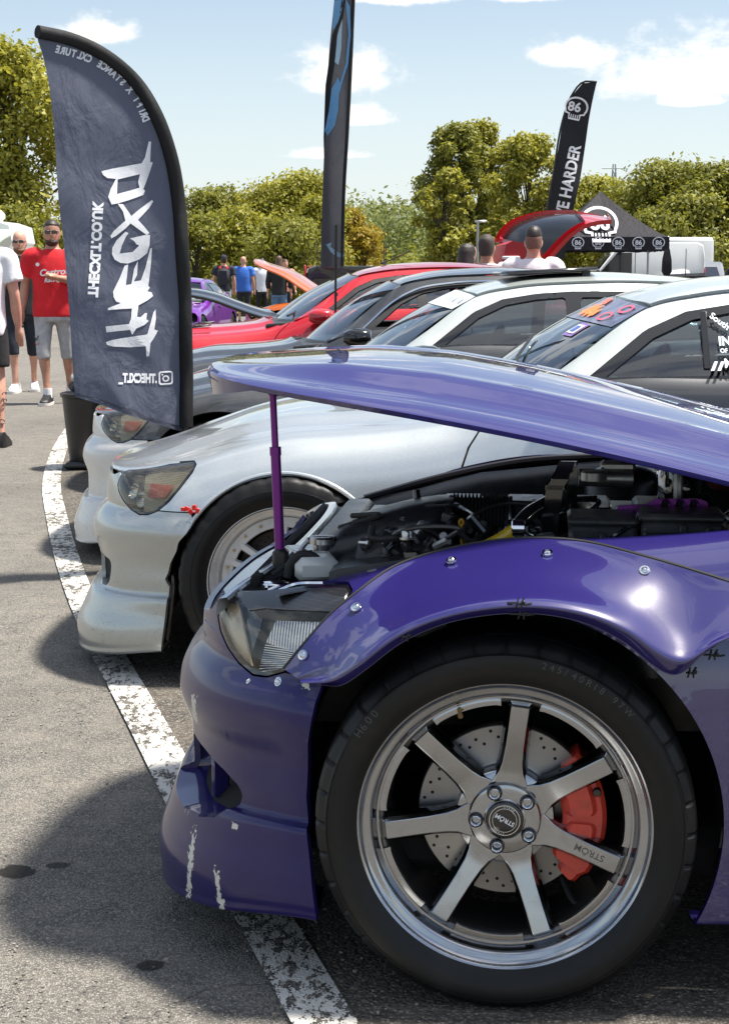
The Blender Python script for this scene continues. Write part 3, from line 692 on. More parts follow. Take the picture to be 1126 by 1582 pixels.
# ------------------------------------------------------------------ the purple car
def chip_wear(spots):
    def f(T, v, c, rg):
        sx = T.n('ShaderNodeSeparateXYZ', {0: v}); x, z = sx.outputs[0], sx.outputs[2]
        nz = T.noise(v, 42, 5, .65); nz2 = T.noise(v, 140, 4, .6); m = None; edge = None
        for (xc, w, z0, z1, slope) in spots:
            xx = T.m('SUBTRACT', x, T.m('ADD', xc, T.m('MULTIPLY', T.m('SUBTRACT', z, z0), slope)))
            xx = T.m('ABSOLUTE', T.m('ADD', xx, T.m('MULTIPLY', T.m('SUBTRACT', nz, .5), .026)))
            k = T.m('SUBTRACT', 1.0, T.m('DIVIDE', xx, w))
            zc, zh = (z0+z1)/2, (z1-z0)/2
            kz = T.m('SUBTRACT', 1.0, T.m('DIVIDE', T.m('ABSOLUTE', T.m('SUBTRACT', z, zc)), zh))
            kk = T.m('ADD', T.m('MINIMUM', k, T.m('MULTIPLY', kz, 1.6)), T.m('MULTIPLY', T.m('SUBTRACT', nz2, .5), 2.4))
            mm = T.sstep(kk, .30, .36); m = mm if m is None else T.m('MAXIMUM', m, mm)
            ee = T.m('MULTIPLY', T.sstep(kk, .05, .12), .6); edge = ee if edge is None else T.m('MAXIMUM', edge, ee)
        c = T.mix(edge, c, (.03,.025,.06)); c = T.mix(m, c, (.62,.61,.56))
        return c, T.m('ADD', rg, T.m('MULTIPLY', m, .3))
    return f
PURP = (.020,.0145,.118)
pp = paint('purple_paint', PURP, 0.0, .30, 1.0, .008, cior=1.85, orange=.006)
pb = paint('shaded_purple_paint', (.015,.0105,.092), 0.0, .34, .55, .006, cior=1.5, orange=.006, wear=chip_wear([(-.598,.008,.085,.235,.10), (-.515,.008,.085,.19,-.12), (-.49,.010,.262,.276,0), (-.604,.010,.40,.48,.15), (-.345,.008,.548,.562,0), (-.62,.005,.06,.08,0)]))  # body purple with the bumper's shade put into the colour; chips are wear
carbon = bpy.data.materials.new('carbon_weave'); carbon.use_nodes = True
T = NT(carbon.node_tree); v = T.n('ShaderNodeTexCoord').outputs['Object']
wv = T.n('ShaderNodeTexWave', {'Vector': v, 'Scale': 95.0, 'Distortion': 0.0}, bands_direction='X').outputs[1]; wz = T.n('ShaderNodeTexWave', {'Vector': v, 'Scale': 60.0}, bands_direction='Z').outputs[1]
b = T.n('ShaderNodeBsdfPrincipled', {'Base Color': T.mix(T.m('MULTIPLY', wv, T.m('ADD', .5, T.m('MULTIPLY', wz, .5))), (.004,.004,.005), (.035,.035,.037)), 'Roughness': .35, 'Coat Weight': .6, 'Coat Roughness': .02})
T.n('ShaderNodeOutputMaterial', {0: b})
def ribs(name, c0, c1, scale, direction='Z', rough=.25, metal=.6):
    m = bpy.data.materials.new(name); m.use_nodes = True; T = NT(m.node_tree); v = T.n('ShaderNodeTexCoord').outputs['Object']
    wv = T.n('ShaderNodeTexWave', {'Vector': v, 'Scale': scale}, bands_direction=direction).outputs[1]
    b = T.n('ShaderNodeBsdfPrincipled', {'Base Color': T.mix(wv, c0, c1), 'Roughness': rough, 'Metallic': metal, 'Coat Weight': .7})
    T.set(b, 'Normal', T.n('ShaderNodeBump', {'Strength': .5, 'Distance': .004, 'Height': wv})); T.n('ShaderNodeOutputMaterial', {0: b}); return m
tint_glass = glassmat('tinted_side_glass', (.50,.60,.63), ior=2.0)
screen_glass = glassmat('windscreen_glass', (.70,.78,.79), ior=1.85)
clear_lens = glassmat('clear_lens', (.88,.87,.84), ior=1.42, dens=.015, densc=(.4,.37,.30))
yellow_lens = glassmat('yellowed_lens', (.78,.75,.66), ior=1.42, dens=.16, densc=(.40,.35,.25))
seat_m = mat('seat_cloth', (.02,.02,.022), .85, var=.3)
def car_mats(body, **kw):
    d = dict(bumper=body, wing=body, door=body, door2=body, quarter=body, sill=body, bonnet=body, bonnet_under=black_plastic, pillar=body, frame=black_gloss, glass=tint_glass, screen=screen_glass, roof=body, seat=seat_m, mirror=body,
             lamp_edge=black_gloss, lamp_bowl=mat('lamp_bowl', (.42,.39,.32), .30, .35, rvar=.2, var=.35, vscale=16), lens=yellow_lens, indicator=mat('indicator_red', (.30,.045,.030), .3, coat=.6, bump=.3, bscale=120), lamp_ribs=ribs('lamp_ribs', (.25,.24,.20), (.50,.48,.40), 70), carbon=carbon,
             haze=mat('hazed_lens', (.44,.36,.245), .34, coat=.5, var=.15, vscale=22))
    d.update(kw); return d
PCAR = empty('purple_car', (.330, 3.705, 0), R(-6))
tag(PCAR, 'purple saloon with bonnet propped open, bolted wheel-arch flare and chipped front bumper', 'car', 'cars parked in a row along the painted line')
DUCT = [(.40,.262),(.40,.352),(.50,.360),(.60,.354),(.70,.338),(.75,.322),(.762,.306),(.75,.284),(.715,.258),(.66,.244),(.58,.238),(.48,.246)]
PB = Body(zo=.010, archr=.372, crown=1.25)
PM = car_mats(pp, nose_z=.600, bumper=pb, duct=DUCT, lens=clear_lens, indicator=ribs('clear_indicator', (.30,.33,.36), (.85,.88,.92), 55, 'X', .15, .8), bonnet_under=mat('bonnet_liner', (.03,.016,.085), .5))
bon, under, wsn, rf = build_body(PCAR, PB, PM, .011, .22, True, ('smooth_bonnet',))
# bonnet swung up about its hinge
hx, hz, th = .575, .862, R(20.3)
Mh = Matrix.Translation((hx, 0, hz+.012)) @ Matrix.Rotation(th, 4, 'Y') @ Matrix.Translation((-hx, 0, -hz))
bon.data.transform(Mh); under.data.transform(Mh)
def on_bonnet(x, y, z): return Mh @ Vector((x, y, z))
mb = MB()                                              # inner frame of the bonnet
for sd in (-1, 1):
    q = [(-.50,.50,.640),(-.36,.60,.660),(-.1,.645,.722),(.2,.655,.760),(.48,.66,.795)]
    mb.tube([tuple(on_bonnet(x, sd*y*.55, z+.03)) for x, y, z in q], .016, 8)
mb.tube([tuple(on_bonnet(-.46, y, .655)) for y in np.linspace(-.40, .40, 9)], .014, 8); mb.tube([tuple(on_bonnet(.40, y, .825)) for y in np.linspace(-.5, .5, 7)], .014, 8)
mb.build('bonnet_frame', PM['bonnet_under'], bon)
for sd in (-1, 1):                                     # washer jets and a bonnet catch bracket
    p = on_bonnet(.30, sd*.28, .862); mb = MB(); mb.box((0,0,.006), (.035,.022,.014), None, .005, .7); j = mb.build('washer_jet', black_gloss, bon); j.data.transform(Matrix.Translation(p) @ Matrix.Rotation(th, 4, 'Y'))
head_lamp(PCAR, PB, PM, 'carbon', .010)
# intake duct behind the bumper opening
def duct_in(B, poly, sd, depth=.11, parent=None, m=None):
    n = len(poly); outer = []; 
    P = np.array(poly+poly[:1]); k = np.concatenate([[0], np.cumsum(np.linalg.norm(np.diff(P, axis=0), axis=1))]); Q = np.stack([np.interp(np.linspace(0, k[-1], 60)[:-1], k, P[:,i]) for i in (0, 1)], 1)
    pts = []
    for s_, z_ in Q:
        v = np.linspace(2, 12, 80); zz = B.ev(np.full(80, s_), v)[:,2]; vv = np.interp(z_+B.zo, zz, v); p = B.ev(np.array([s_]), np.array([vv]))[0]; pts.append(p*np.array([1,-1,1]))
    pts = np.array(pts); c = pts.mean(0)
    rings = [pts-np.array([0,0,0]), pts+np.array([.012,.010,0]), c+(pts-c)*.90+np.array([.05,.03,0]), c+(pts-c)*.72+np.array([depth,.06,.0])]
    rings = [[(p[0], p[1]*sd, p[2]) for p in r] for r in rings]
    mb = MB(); mb.loft(rings[:3], False); d = mb.build('bumper_duct', m, parent)
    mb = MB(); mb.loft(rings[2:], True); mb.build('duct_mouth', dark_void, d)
    mb = MB()                                          # upright vane inside the duct
    lo, hi = c+np.array([-.035,.02,-.055]), c+np.array([-.04,.025,.06])
    mb.box((c[0]+.038, sd*(c[1]+.012), c[2]), (.035,.010,.10), (0,0,sd*.5), .004); mb.build('duct_vane', m, d)
for sd in (1, -1): duct_in(PB, DUCT, sd, .11, PCAR, pp)
# bolted arch flare
UE = [(-.385,.578),(-.345,.628),(-.305,.672),(-.262,.706),(-.206,.742),(-.093,.779),(.017,.797),(.127,.796),(.235,.779),(.32,.760),(.40,.738),(.47,.712)]
LE = [(-.345,.563),(-.300,.563),(-.272,.574),(-.235,.604),(-.180,.648),(-.087,.690),(.018,.706),(.11,.697),(.19,.664),(.276,.607),(.34,.648),(.43,.70)]
def flare(sd):
    rows = []
    for (ux, uz), (lx, lz) in zip(UE, LE):
        p, n = PB.find(ux, uz); p = p+n*.007; oU = -p[1]; k = min(1, max(0, (ux+.385)/.12)); k2 = 1 if ux < .3 else max(0.1, (.47-ux)/.17)
        lo = .845+(.912-.845)*k; lo = lo if ux < .3 else .875+(.912-.875)*k2
        f = lambda t, o: (ux+(lx-ux)*t, -o, uz+(lz-uz)*t)
        rows.append([tuple(p-n*.006), tuple(p), f(.10, oU+(lo-oU)*.10+.004), f(.32, oU+(lo-oU)*.36+.004), f(.56, oU+(lo-oU)*.66+.004), f(.72, lo-.006), f(.80, lo+.008), f(.845, lo+.011), f(.89, lo+.008), f(1.0, lo-.006), f(1.012, lo-.012), f(.99, lo-.06)])
    P = np.array(rows); S, K = P.shape[:2]
    k = np.concatenate([[0], np.cumsum(np.linalg.norm(np.diff(P[:,1], axis=0), axis=1))]); W1 = hermW(k, np.linspace(0, k[-1], 120)); W2 = hermW(np.arange(K).astype(float), np.linspace(0, K-1, 56))
    D = np.einsum('as,skd->akd', W1, P); D = np.einsum('bk,akd->abd', W2, D); n1, n2 = D.shape[:2]
    V = D.reshape(-1, 3)*np.array([1, sd, 1]); F = [(i*n2+j, (i+1)*n2+j, (i+1)*n2+j+1, i*n2+j+1) for i in range(n1-1) for j in range(n2-1)]
    if sd == -1: F = [f[::-1] for f in F]
    mb = MB(); mb.add(V, F); return mb.build('arch_flare', pp, PCAR, True, 60)
fl = flare(1); flare(-1)
mb = MB(); cx = [PB.find(*q)[0]+PB.find(*q)[1]*.006 for q in UE]; mb.tube(spline(cx, 60), .0032, 6); mb.build('flare_seal', black_rubber, fl)
def screw(p, n, r, parent, name='flare_screw', m=chrome):
    mb = MB(); mb.lathe([(0,.0035),(r*.45,.0030),(r*.5,.0012),(r*.62,.0034),(r*.9,.0022),(r,.0)], 18, 'Y'); mb.lathe([(r*1.0,.0006),(r*1.45,.0004),(r*1.5,-.003)], 18, 'Y')
    o = mb.build(name, m, parent); o.data.transform(Vector(n).to_track_quat('Y', 'Z').to_matrix().to_4x4()); o.data.transform(Matrix.Translation(Vector(p))); return o
for q in [(-.262,.690),(-.352,.608),(-.10,.766),(.067,.784),(.232,.763),(.40,.722)]:
    p, n = PB.find(*q); screw(np.array(p)+np.array([0,-.013,0])+n*.002, n, .0062, fl)
for q in [(-.40,.553),(-.462,.540)]:
    p, n = PB.find(*q); screw(p+n*.001, n, .006 if q[0] > -.45 else .0035, PCAR, 'bumper_screw')
# black cable-tie stitches through cracks in the flare
def surf_fl(x, z):
    a = np.array([v.co for v in fl.data.vertices]); d = (a[:,0]-x)**2+(a[:,2]-z)**2+np.where(a[:,1] > -.83, .1, 0); i = int(np.argmin(d)); return a[i]
tie = mat('cable_tie', (.012,.012,.013), .4)
for (x, z, kind) in [(.022,.725,0),(.026,.704,0),(-.167,.664,1),(.345,.63,2),(.31,.60,1)]:
    p = surf_fl(x, z) if x < .3 else PB.find(x, z)[0]; mb = MB(); y = p[1]-.004
    L = .020 if kind != 1 else .008
    mb.tube([(x-L, y+.003, z), (x-L*.4, y-.001, z+.001), (x+L*.5, y-.001, z-.001), (x+L, y+.003, z)], .0018, 6)
    for dx_ in (-.006, .004): mb.tube([(x+dx_, y+.001, z-.008), (x+dx_*.6, y-.003, z), (x+dx_+.004, y+.001, z+.010)], .0014, 6)
    mb.box((x+.007, y-.002, z+.003), (.005,.004,.004), None, .001)
    mb.build('cable_tie', tie, PCAR)
# -------- wheel
gun = mat('gunmetal_alloy', (.37,.385,.41), .13, 1.0, rvar=.12, vscale=26, dirt=((.20,.195,.19), 18, .4), coat=.25)
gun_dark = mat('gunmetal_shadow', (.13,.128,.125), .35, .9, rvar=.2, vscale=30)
def spoke7(parent, a):
    st = [(.050,.036,.034,.0560),(.070,.033,.026,.0560),(.082,.0290,.0200,.0545),(.100,.0260,.0165,.0505),(.130,.0248,.0148,.0435),(.165,.0248,.0146,.0355),(.196,.0252,.0150,.0285),(.2055,.0252,.0148,.0265),(.2075,.0250,.0140,.036),(.2150,.0250,.0190,.040)]
    rings = []
    for r, wb, wt, yt in st:
        e = .0022
        rings.append([(r, .085, -wb*.85), (r, yt+.024, -wb), (r, yt+.0105, -wt-.0062), (r, yt+.0092, -wt-.0058), (r, yt+.0006, -wt-.0004), (r, yt, -wt+.0010), (r, yt, wt-.0010), (r, yt+.0006, wt+.0004), (r, yt+.0092, wt+.0058), (r, yt+.0105, wt+.0062), (r, yt+.024, wb), (r, .085, wb*.85)])
    mb = MB(); mb.loft(rings); o = mb.build('spoke', gun, parent, True, 12)
    o.data.transform(Matrix.Rotation(-a, 4, 'Y')); return o
def lug(parent, a, r, y, m=black_gloss):
    mb = MB(); c = (r*math.cos(a), y, r*math.sin(a))
    mb.lathe([(.0140,.0),(.0138,-.004),(.0120,-.009),(.0100,-.0105),(.0078,-.0105),(.0078,.004),(0,.004)], 20, 'Y', c); return mb.build('lug_nut', m, parent)
def brake(car, cy, sd=1):
    dm = mat('brake_disc_iron', (.26,.255,.25), .36, .9, rvar=.25, vscale=60)
    mb = MB(); y = sd*(-cy)
    s_ = lambda l: y+sd*l
    mb.lathe([(.045,s_(.072)),(.078,s_(.072)),(.084,s_(.080)),(.086,s_(.100)),(.092,s_(.102)),(.152,s_(.102)),(.154,s_(.104)),(.154,s_(.126)),(.09,s_(.126))], 64, 'Y', (0,0,.327)); d = mb.build('brake_disc', dm, car, True, 30)
    mb = MB()
    for k in range(30):
        for j in range(2):
            q = 2*math.pi*(k+j*.42)/30; r = .124+j*.012+(k % 3)*.004
            mb.lathe([(0,s_(.1015)),(.0030,s_(.1015)),(.0030,s_(.108))], 8, 'Y', (r*math.cos(q), 0, .327+r*math.sin(q)))
    mb.build('drilled_hole', dark_void, d)
    return d
def caliper(car, cy):
    red = mat('caliper_red', (.52,.040,.022), .34, coat=.5, dirt=((.12,.03,.02), 30, .5))
    y = -cy
    def seg(a0, a1, r0, r1, y0, y1, n=14, bev=.008):
        rings = []
        for i in range(n+1):
            q = a0+(a1-a0)*i/n; e = .82 if i in (0, n) else 1.0; rm, hr = (r0+r1)/2, (r1-r0)/2*e
            pr = [(rm-hr, y1), (rm-hr, y0+bev), (rm-hr+bev, y0), (rm+hr-bev, y0), (rm+hr, y0+bev), (rm+hr, y1)]
            rings.append([(r*math.cos(q), yy, .327+r*math.sin(q)) for r, yy in pr])
        return rings
    mb = MB(); mb.loft(seg(R(-38), R(36), .100, .176, y+.060, y+.15, 18)); mb.loft(seg(R(-26), R(-3), .106, .160, y+.052, y+.07, 8)); mb.loft(seg(R(3), R(26), .106, .160, y+.052, y+.07, 8))
    mb.loft(seg(R(-45), R(-36), .128, .170, y+.066, y+.14, 6)); mb.loft(seg(R(34), R(43), .128, .170, y+.066, y+.14, 6))
    o = mb.build('brake_caliper', red, car)
    for q in (-15, 18, 27):
        mb = MB(); a = R(q); mb.lathe([(0,y+.047),(.006,y+.047),(.0075,y+.049),(.0075,y+.062)], 14, 'Y', (.166*math.cos(a), 0, .327+.166*math.sin(a))); mb.build('caliper_bolt', black_gloss, o)
    mb = MB(); mb.tube(spline([(.17,y+.08,.18),(.13,y+.09,.16),(.10,y+.12,.20),(.08,y+.16,.3)], 16), .005, 6); mb.build('brake_hose', black_rubber, o)
    return o
def wheel7(car, x, y, sd):
    w_ = empty('wheel', (0,0,0)); w_.parent = car; w_.location = (x, y, .327); w_.rotation_euler = (0, 0, 0 if sd == 1 else math.pi)
    tyre(w_, .3275, .2535, .24)
    mb = MB(); mb.lathe([(.2555,.014),(.2570,.002),(.2560,-.0025),(.2535,-.004),(.2500,-.003),(.2470,.001),(.2440,.0075),(.2400,.0095),(.2340,.0105),(.2305,.0125),(.2270,.020),(.2245,.030),(.2215,.034),(.2180,.0345),(.2160,.038)], 120, 'Y'); mb.build('rim_lip', gun, w_, True, 40)
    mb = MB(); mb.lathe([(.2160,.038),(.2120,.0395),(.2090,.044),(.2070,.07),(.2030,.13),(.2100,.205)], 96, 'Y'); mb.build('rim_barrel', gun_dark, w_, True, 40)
    for k in range(7):
        a = R(83+k*360/7); spoke7(w_, a)
        a0, a1 = a+R(9.2), a+R(42.2)                    # machined pocket between two spoke ends
        mb = MB(); ins = []
        for i in range(15):
            q = a0+(a1-a0)*i/14; ins.append((q, .2195 if 0 < i < 14 else .2180))
        mb.loft([[(rr*math.cos(q), yy, rr*math.sin(q)) for rr, yy in ((r0-.0145,.0395),(r0-.0135,.0352),(r0-.003,.0338),(r0,.0355))] for q, r0 in ins], False, False)
        mb.build('rim_pocket', gun, w_, True, 40)
    mb = MB(); mb.lathe([(0,.046),(.034,.046),(.036,.0475),(.054,.048),(.060,.0495),(.063,.053),(.064,.059)], 72, 'Y'); mb.build('hub', gun, w_, True, 30)
    mb = MB(); mb.lathe([(.050,.0575),(.078,.0585),(.084,.062),(.086,.068),(.086,.085)], 72, 'Y'); mb.build('hub_web', gun, w_, True, 30)
    for k in range(5):
        a = R(39+72*k); lug(w_, a, .0500, .0485)
        mb = MB(); mb.lathe([(.0092,.0376),(.0086,.0370),(.0078,.0376),(.0074,.044)], 20, 'Y', (.0500*math.cos(a), 0, .0500*math.sin(a))); mb.build('lug_socket', chrome, w_)
    mb = MB(); mb.lathe([(0,.0385),(.029,.0385),(.0315,.0395),(.033,.042),(.033,.048)], 48, 'Y'); cap = mb.build('centre_cap', black_gloss, w_)
    ring = MB(); ring.lathe([(.0205,.0380),(.0209,.0379),(.0213,.0380)], 48, 'Y'); ring.lathe([(.0258,.0380),(.0264,.0379),(.0270,.0380)], 48, 'Y'); ring.build('cap_ring', chrome, cap)
    # lettering stands upside down with the wheel turned as it is parked
    V, F = glyph('STR\u00d6M', .0112, .022); x0, x1 = text_w('STR\u00d6M', .0112, .022); a = R(152)
    rt = Vector((math.cos(a), math.sin(a))); up = Vector((-rt.y, rt.x))
    mk('lettering', [((v[0]-(x0+x1)/2)*rt.x+(v[1]-.0045)*up.x, .0378, (v[0]-(x0+x1)/2)*rt.y+(v[1]-.0045)*up.y) for v in V], F, white_print, cap, False)
    arc_text('STR\u00d6M', .0222, R(245), .0040, white_print, cap, .0379, outward=True, step=.95); arc_text('STR\u00d6M', .0222, R(70), .0040, white_print, cap, .0379, outward=True, step=.95)
    a = R(-20.0); rt = Vector((-math.cos(a), -math.sin(a))); up = Vector((-rt.y, rt.x)); V, F = glyph('STR\u00d6M', .0165, .01)
    c = Vector((.160*math.cos(a), .160*math.sin(a)))
    mk('lettering', [(c.x+(v[0]-.022)*rt.x+(v[1]-.006)*up.x, float(np.interp(.160-(v[0]-.022), [.13,.165,.196], [.0435,.0355,.0285]))-.0007, c.y+(v[0]-.022)*rt.y+(v[1]-.006)*up.y) for v in V], F, gun_dark, w_, False)
    mb = MB(); a = R(112); mb.tube([(.214*math.cos(a), .030, .214*math.sin(a)), (.206*math.cos(a), .018, .206*math.sin(a))], .0035, 8); mb.tube([(.206*math.cos(a), .018, .206*math.sin(a)), (.203*math.cos(a), .014, .203*math.sin(a))], .0045, 8); mb.build('valve_stem', mat('brass', (.45,.33,.14), .35, .9), w_)
    tt = mat('tyre_lettering', (.048,.048,.050), .5)
    arc_text('245/40R18 97W', .2905, R(62), .0165, tt, w_, -.0236, step=.78); arc_text('H600', .2905, R(142), .020, tt, w_, -.0236, step=.75)
    return w_
WY = .880
wheel7(PCAR, 0, -WY, 1); wheel7(PCAR, 0, WY, -1); wheel7(PCAR, 2.67, -WY, 1); wheel7(PCAR, 2.67, WY, -1)
brake(PCAR, WY); caliper(PCAR, WY)
# wheel-house liner
def liner(car, B, cx, sd, r=.40):
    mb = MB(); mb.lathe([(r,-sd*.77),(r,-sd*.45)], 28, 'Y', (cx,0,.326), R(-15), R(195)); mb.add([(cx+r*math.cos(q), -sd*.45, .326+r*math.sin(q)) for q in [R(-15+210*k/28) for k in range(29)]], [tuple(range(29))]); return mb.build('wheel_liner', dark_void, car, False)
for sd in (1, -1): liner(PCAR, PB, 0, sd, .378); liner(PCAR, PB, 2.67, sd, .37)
mb = MB(); mb.box((-.05,0,.19), (1.1,1.2,.02), None, .004); mb.box((.0,0,.30), (.12,1.5,.05), None, .01); mb.build('undertray', dark_void, PCAR)

# -------- engine bay
EB = PCAR
def part(name, m, f, sharp=38, parent=EB):
    mb = MB(); f(mb); return mb.build(name, m, parent, True, sharp)
eng = mat('engine_plastic', (.024,.025,.027), .32, rvar=.3, vscale=20, dirt=((.11,.105,.095), 9, .5), bump=.04, bscale=500)
sat = mat('satin_black_metal', (.018,.018,.019), .28, .3, rvar=.2, dirt=((.08,.075,.07), 12, .35))
gloss_b = mat('powder_coat', (.010,.010,.011), .10, coat=1.0)
purp_an = mat('purple_anodised', (.17,.022,.22), .30, .55, rvar=.15)
tp_ = PB.ctrl[-1]
def nose_strip_old(inset0, inset1, z0, z1, lim):
    V = []; n = 0
    q = [t for t in tp_[:9]]; pts = [(-1, p) for p in q[::-1]]+[(1, p) for p in q[1:]]
    for sd, p in pts:
        nn_ = np.array([.9, .35*(1 if p[1] > 0 else 0)]); 
        V.append((p[0]+inset0*.9, sd*max(0, p[1]-inset0*.4), p[2]+z0)); V.append((p[0]+inset1*.9, sd*max(0, p[1]-inset1*.4), p[2]+z1)); V.append((p[0]+inset1*.9, sd*max(0, p[1]-inset1*.4), p[2]+z1-.03)); n += 1
    F = []
    for i in range(n-1): F += [(3*i, 3*i+1, 3*i+4, 3*i+3), (3*i+1, 3*i+2, 3*i+5, 3*i+4)]
    return V, F
SLAM = [(-.532,.612,.664),(-.505,.555,.684),(-.475,.495,.700),(-.455,.43,.709),(-.443,.33,.713),(-.436,.18,.715),(-.434,0,.716)]
def slam_strip(rows):
    P = spline(SLAM, 24); P = [(x, -o, z) for x, o, z in P]+[(x, o, z) for x, o, z in P[::-1][1:]]; k = len(rows); n = len(P)
    V = [(p[0]+dx_, p[1]*(1 if abs(p[1]) < .3 else 1-dx_*.3), p[2]+dz_) for p in P for dx_, dz_ in rows]
    return V, [(i*k+j, i*k+j+1, (i+1)*k+j+1, (i+1)*k+j) for i in range(n-1) for j in range(k-1)]
def f(mb): V, F = slam_strip([(-.014,-.034),(-.012,-.004),(-.006,.0),(.006,.002),(.009,-.004)]); mb.add(V, F)
part('nose_panel', mat('pale_metal_trim', (.55,.6,.66), .12, .6, coat=.6), f)
def f(mb): V, F = slam_strip([(.009,-.004),(.014,-.010),(.06,-.012),(.11,-.016),(.115,-.06)]); mb.add(V, F)
part('slam_panel', mat('slam_black', (.012,.012,.013), .55, rvar=.3, dirt=((.07,.065,.06), 14, .4)), f)
for sd in (1, -1): part('inner_wing', eng, lambda mb: mb.loft([[(x, sd*-(oo), z) for oo, z in ((.70-.012*k, zt-.004),(.655,zt-.004),(.60,zt-.05),(.58,zt-.16),(.56,.42))] for k, (x, zt) in enumerate([(-.42,.69),(-.26,.722),(-.1,.765),(.1,.788),(.35,.812),(.58,.845)])], False, False), 60)
part('engine_block', eng, lambda mb: (mb.box((.14,0,.60), (.72,.36,.24), None, .03), mb.box((.10,.02,.735), (.60,.30,.05), None, .02), [mb.box((-.12+.14*k,.02,.765), (.09,.22,.02), None, .008) for k in range(4)]))
part('crossmember', dark_void, lambda mb: (mb.box((-.53,0,.50), (.06,1.06,.14), None, .01), mb.box((-.50,0,.62), (.02,1.1,.16), (0,.25,0), .004)))
part('bumper_shelf', pp, lambda mb: mb.loft([[(x, y, .598), (x+.05, y, .603), (x+.07, y, .560)] for x, y in [(-.556,-.585),(-.59,-.50),(-.612,-.36),(-.622,-.18),(-.624,0),(-.622,.18),(-.612,.36),(-.59,.50),(-.556,.585)]], False, False))
part('radiator', dark_void, lambda mb: mb.box((-.38,0,.52), (.05,.95,.34), None, .01))
part('radiator_top', sat, lambda mb: (mb.box((-.395,0,.695), (.07,1.0,.035), None, .012), mb.box((-.33,.05,.70), (.05,.7,.02), None, .006)))
part('radiator_cap', steel, lambda mb: (mb.lathe([(0,.752),(.022,.752),(.026,.748),(.026,.738),(.020,.736),(.018,.715)], 24, 'Z', (-.372,-.40,0)), mb.box((-.372,-.40,.750), (.05,.014,.006), None, .002)))
part('coolant_bottle', mat('clear_bottle', (.55,.56,.54), .2, coat=.6), lambda mb: (mb.box((-.375,-.485,.705), (.085,.10,.05), (0,0,.2), .014), mb.box((-.345,-.37,.71), (.10,.05,.035), (0,0,-.3), .01)))
part('bonnet_latch', steel, lambda mb: (mb.box((-.42,-.33,.712), (.06,.08,.012), (0,0,.4), .003), mb.tube([(-.43,-.345,.71),(-.41,-.34,.735),(-.39,-.33,.735),(-.38,-.32,.71)], .006, 8)))
part('latch_tube', black_rubber, lambda mb: mb.tube([(-.455,-.52,.695),(-.43,-.50,.71),(-.40,-.50,.715),(-.37,-.53,.705)], .005, 8))  # second tube of the bonnet latch, built as an object of its own
part('hose_loop', black_rubber, lambda mb: mb.tube(spline([(-.425,-.52,.69),(-.418,-.52,.718),(-.398,-.515,.734),(-.374,-.51,.728),(-.358,-.51,.706),(-.354,-.51,.68)], 24), .0085, 10))
part('chrome_pipe', chrome, lambda mb: (mb.tube(spline([(-.445,-.60,.672),(-.40,-.58,.688),(-.35,-.575,.69)], 10), .006, 8), mb.tube(spline([(-.455,-.56,.675),(-.42,-.47,.698),(-.40,-.40,.70)], 10), .007, 8), mb.box((-.44,-.57,.682), (.05,.03,.016), (0,0,.5), .004)))
part('lower_airbox', eng, lambda mb: mb.loft([[(x, -.62+.0*k, z0), (x, -.30, z0), (x, -.30, z1), (x, -.60, z1)] for k, (x, z0, z1) in enumerate([(-.335,.60,.715),(-.32,.60,.722),(-.13,.60,.752),(-.115,.60,.748)])]))
def duct_loft(mb):
    st = [(-.385,-.30,.695,.10,.025),(-.37,-.30,.708,.115,.038),(-.33,-.29,.726,.125,.046),(-.27,-.28,.742,.125,.050),(-.21,-.27,.756,.12,.051),(-.155,-.26,.764,.11,.051),(-.12,-.25,.768,.09,.049)]
    mb.loft([[(x, y+ry*math.copysign(abs(math.cos(q))**.6, math.cos(q)), z+rz*math.copysign(abs(math.sin(q))**.7, math.sin(q))) for q in [2*math.pi*k/28 for k in range(28)]] for x, y, z, ry, rz in st])
part('intake_duct', eng, duct_loft, 60)
part('intake_shroud', eng, lambda mb: mb.loft([[(x, -.47+dy, z) for dy, z in ((-.05,zb_),(.10,zb_),(.10,zt_),(.0,zt_+.004),(-.045,zt_-.02))] for x, zb_, zt_ in ((-.31,.66,.705),(-.295,.66,.742),(-.245,.66,.772),(-.225,.66,.770),(-.205,.66,.755))]), 30)
def corr(mb):
    n = 15; rings = []
    for i in range(n*4+1):
        t = i/(n*4); x = -.125+.115*t; z = .768-.002*t; y = -.25+.01*t; r = .048+(.006 if (i % 4) in (1, 2) else -.002)
        rings.append([(x+.0, y+r*1.05*math.cos(q), z+r*math.sin(q)) for q in [2*math.pi*k/28 for k in range(28)]])
    mb.loft(rings)
part('corrugated_hose', black_rubber, corr, 70)
part('intake_pipe', eng, lambda mb: mb.tube(spline([(-.012,-.24,.766),(.05,-.22,.762),(.10,-.16,.755),(.13,-.05,.75)], 20), .043, 18))
part('hose_clamp', steel, lambda mb: (mb.lathe([(.0505,-.004),(.0520,0),(.0505,.004)], 30, 'X', (-.128,-.25,.768)), mb.lathe([(.0505,-.004),(.0520,0),(.0505,.004)], 30, 'X', (-.008,-.24,.766))))
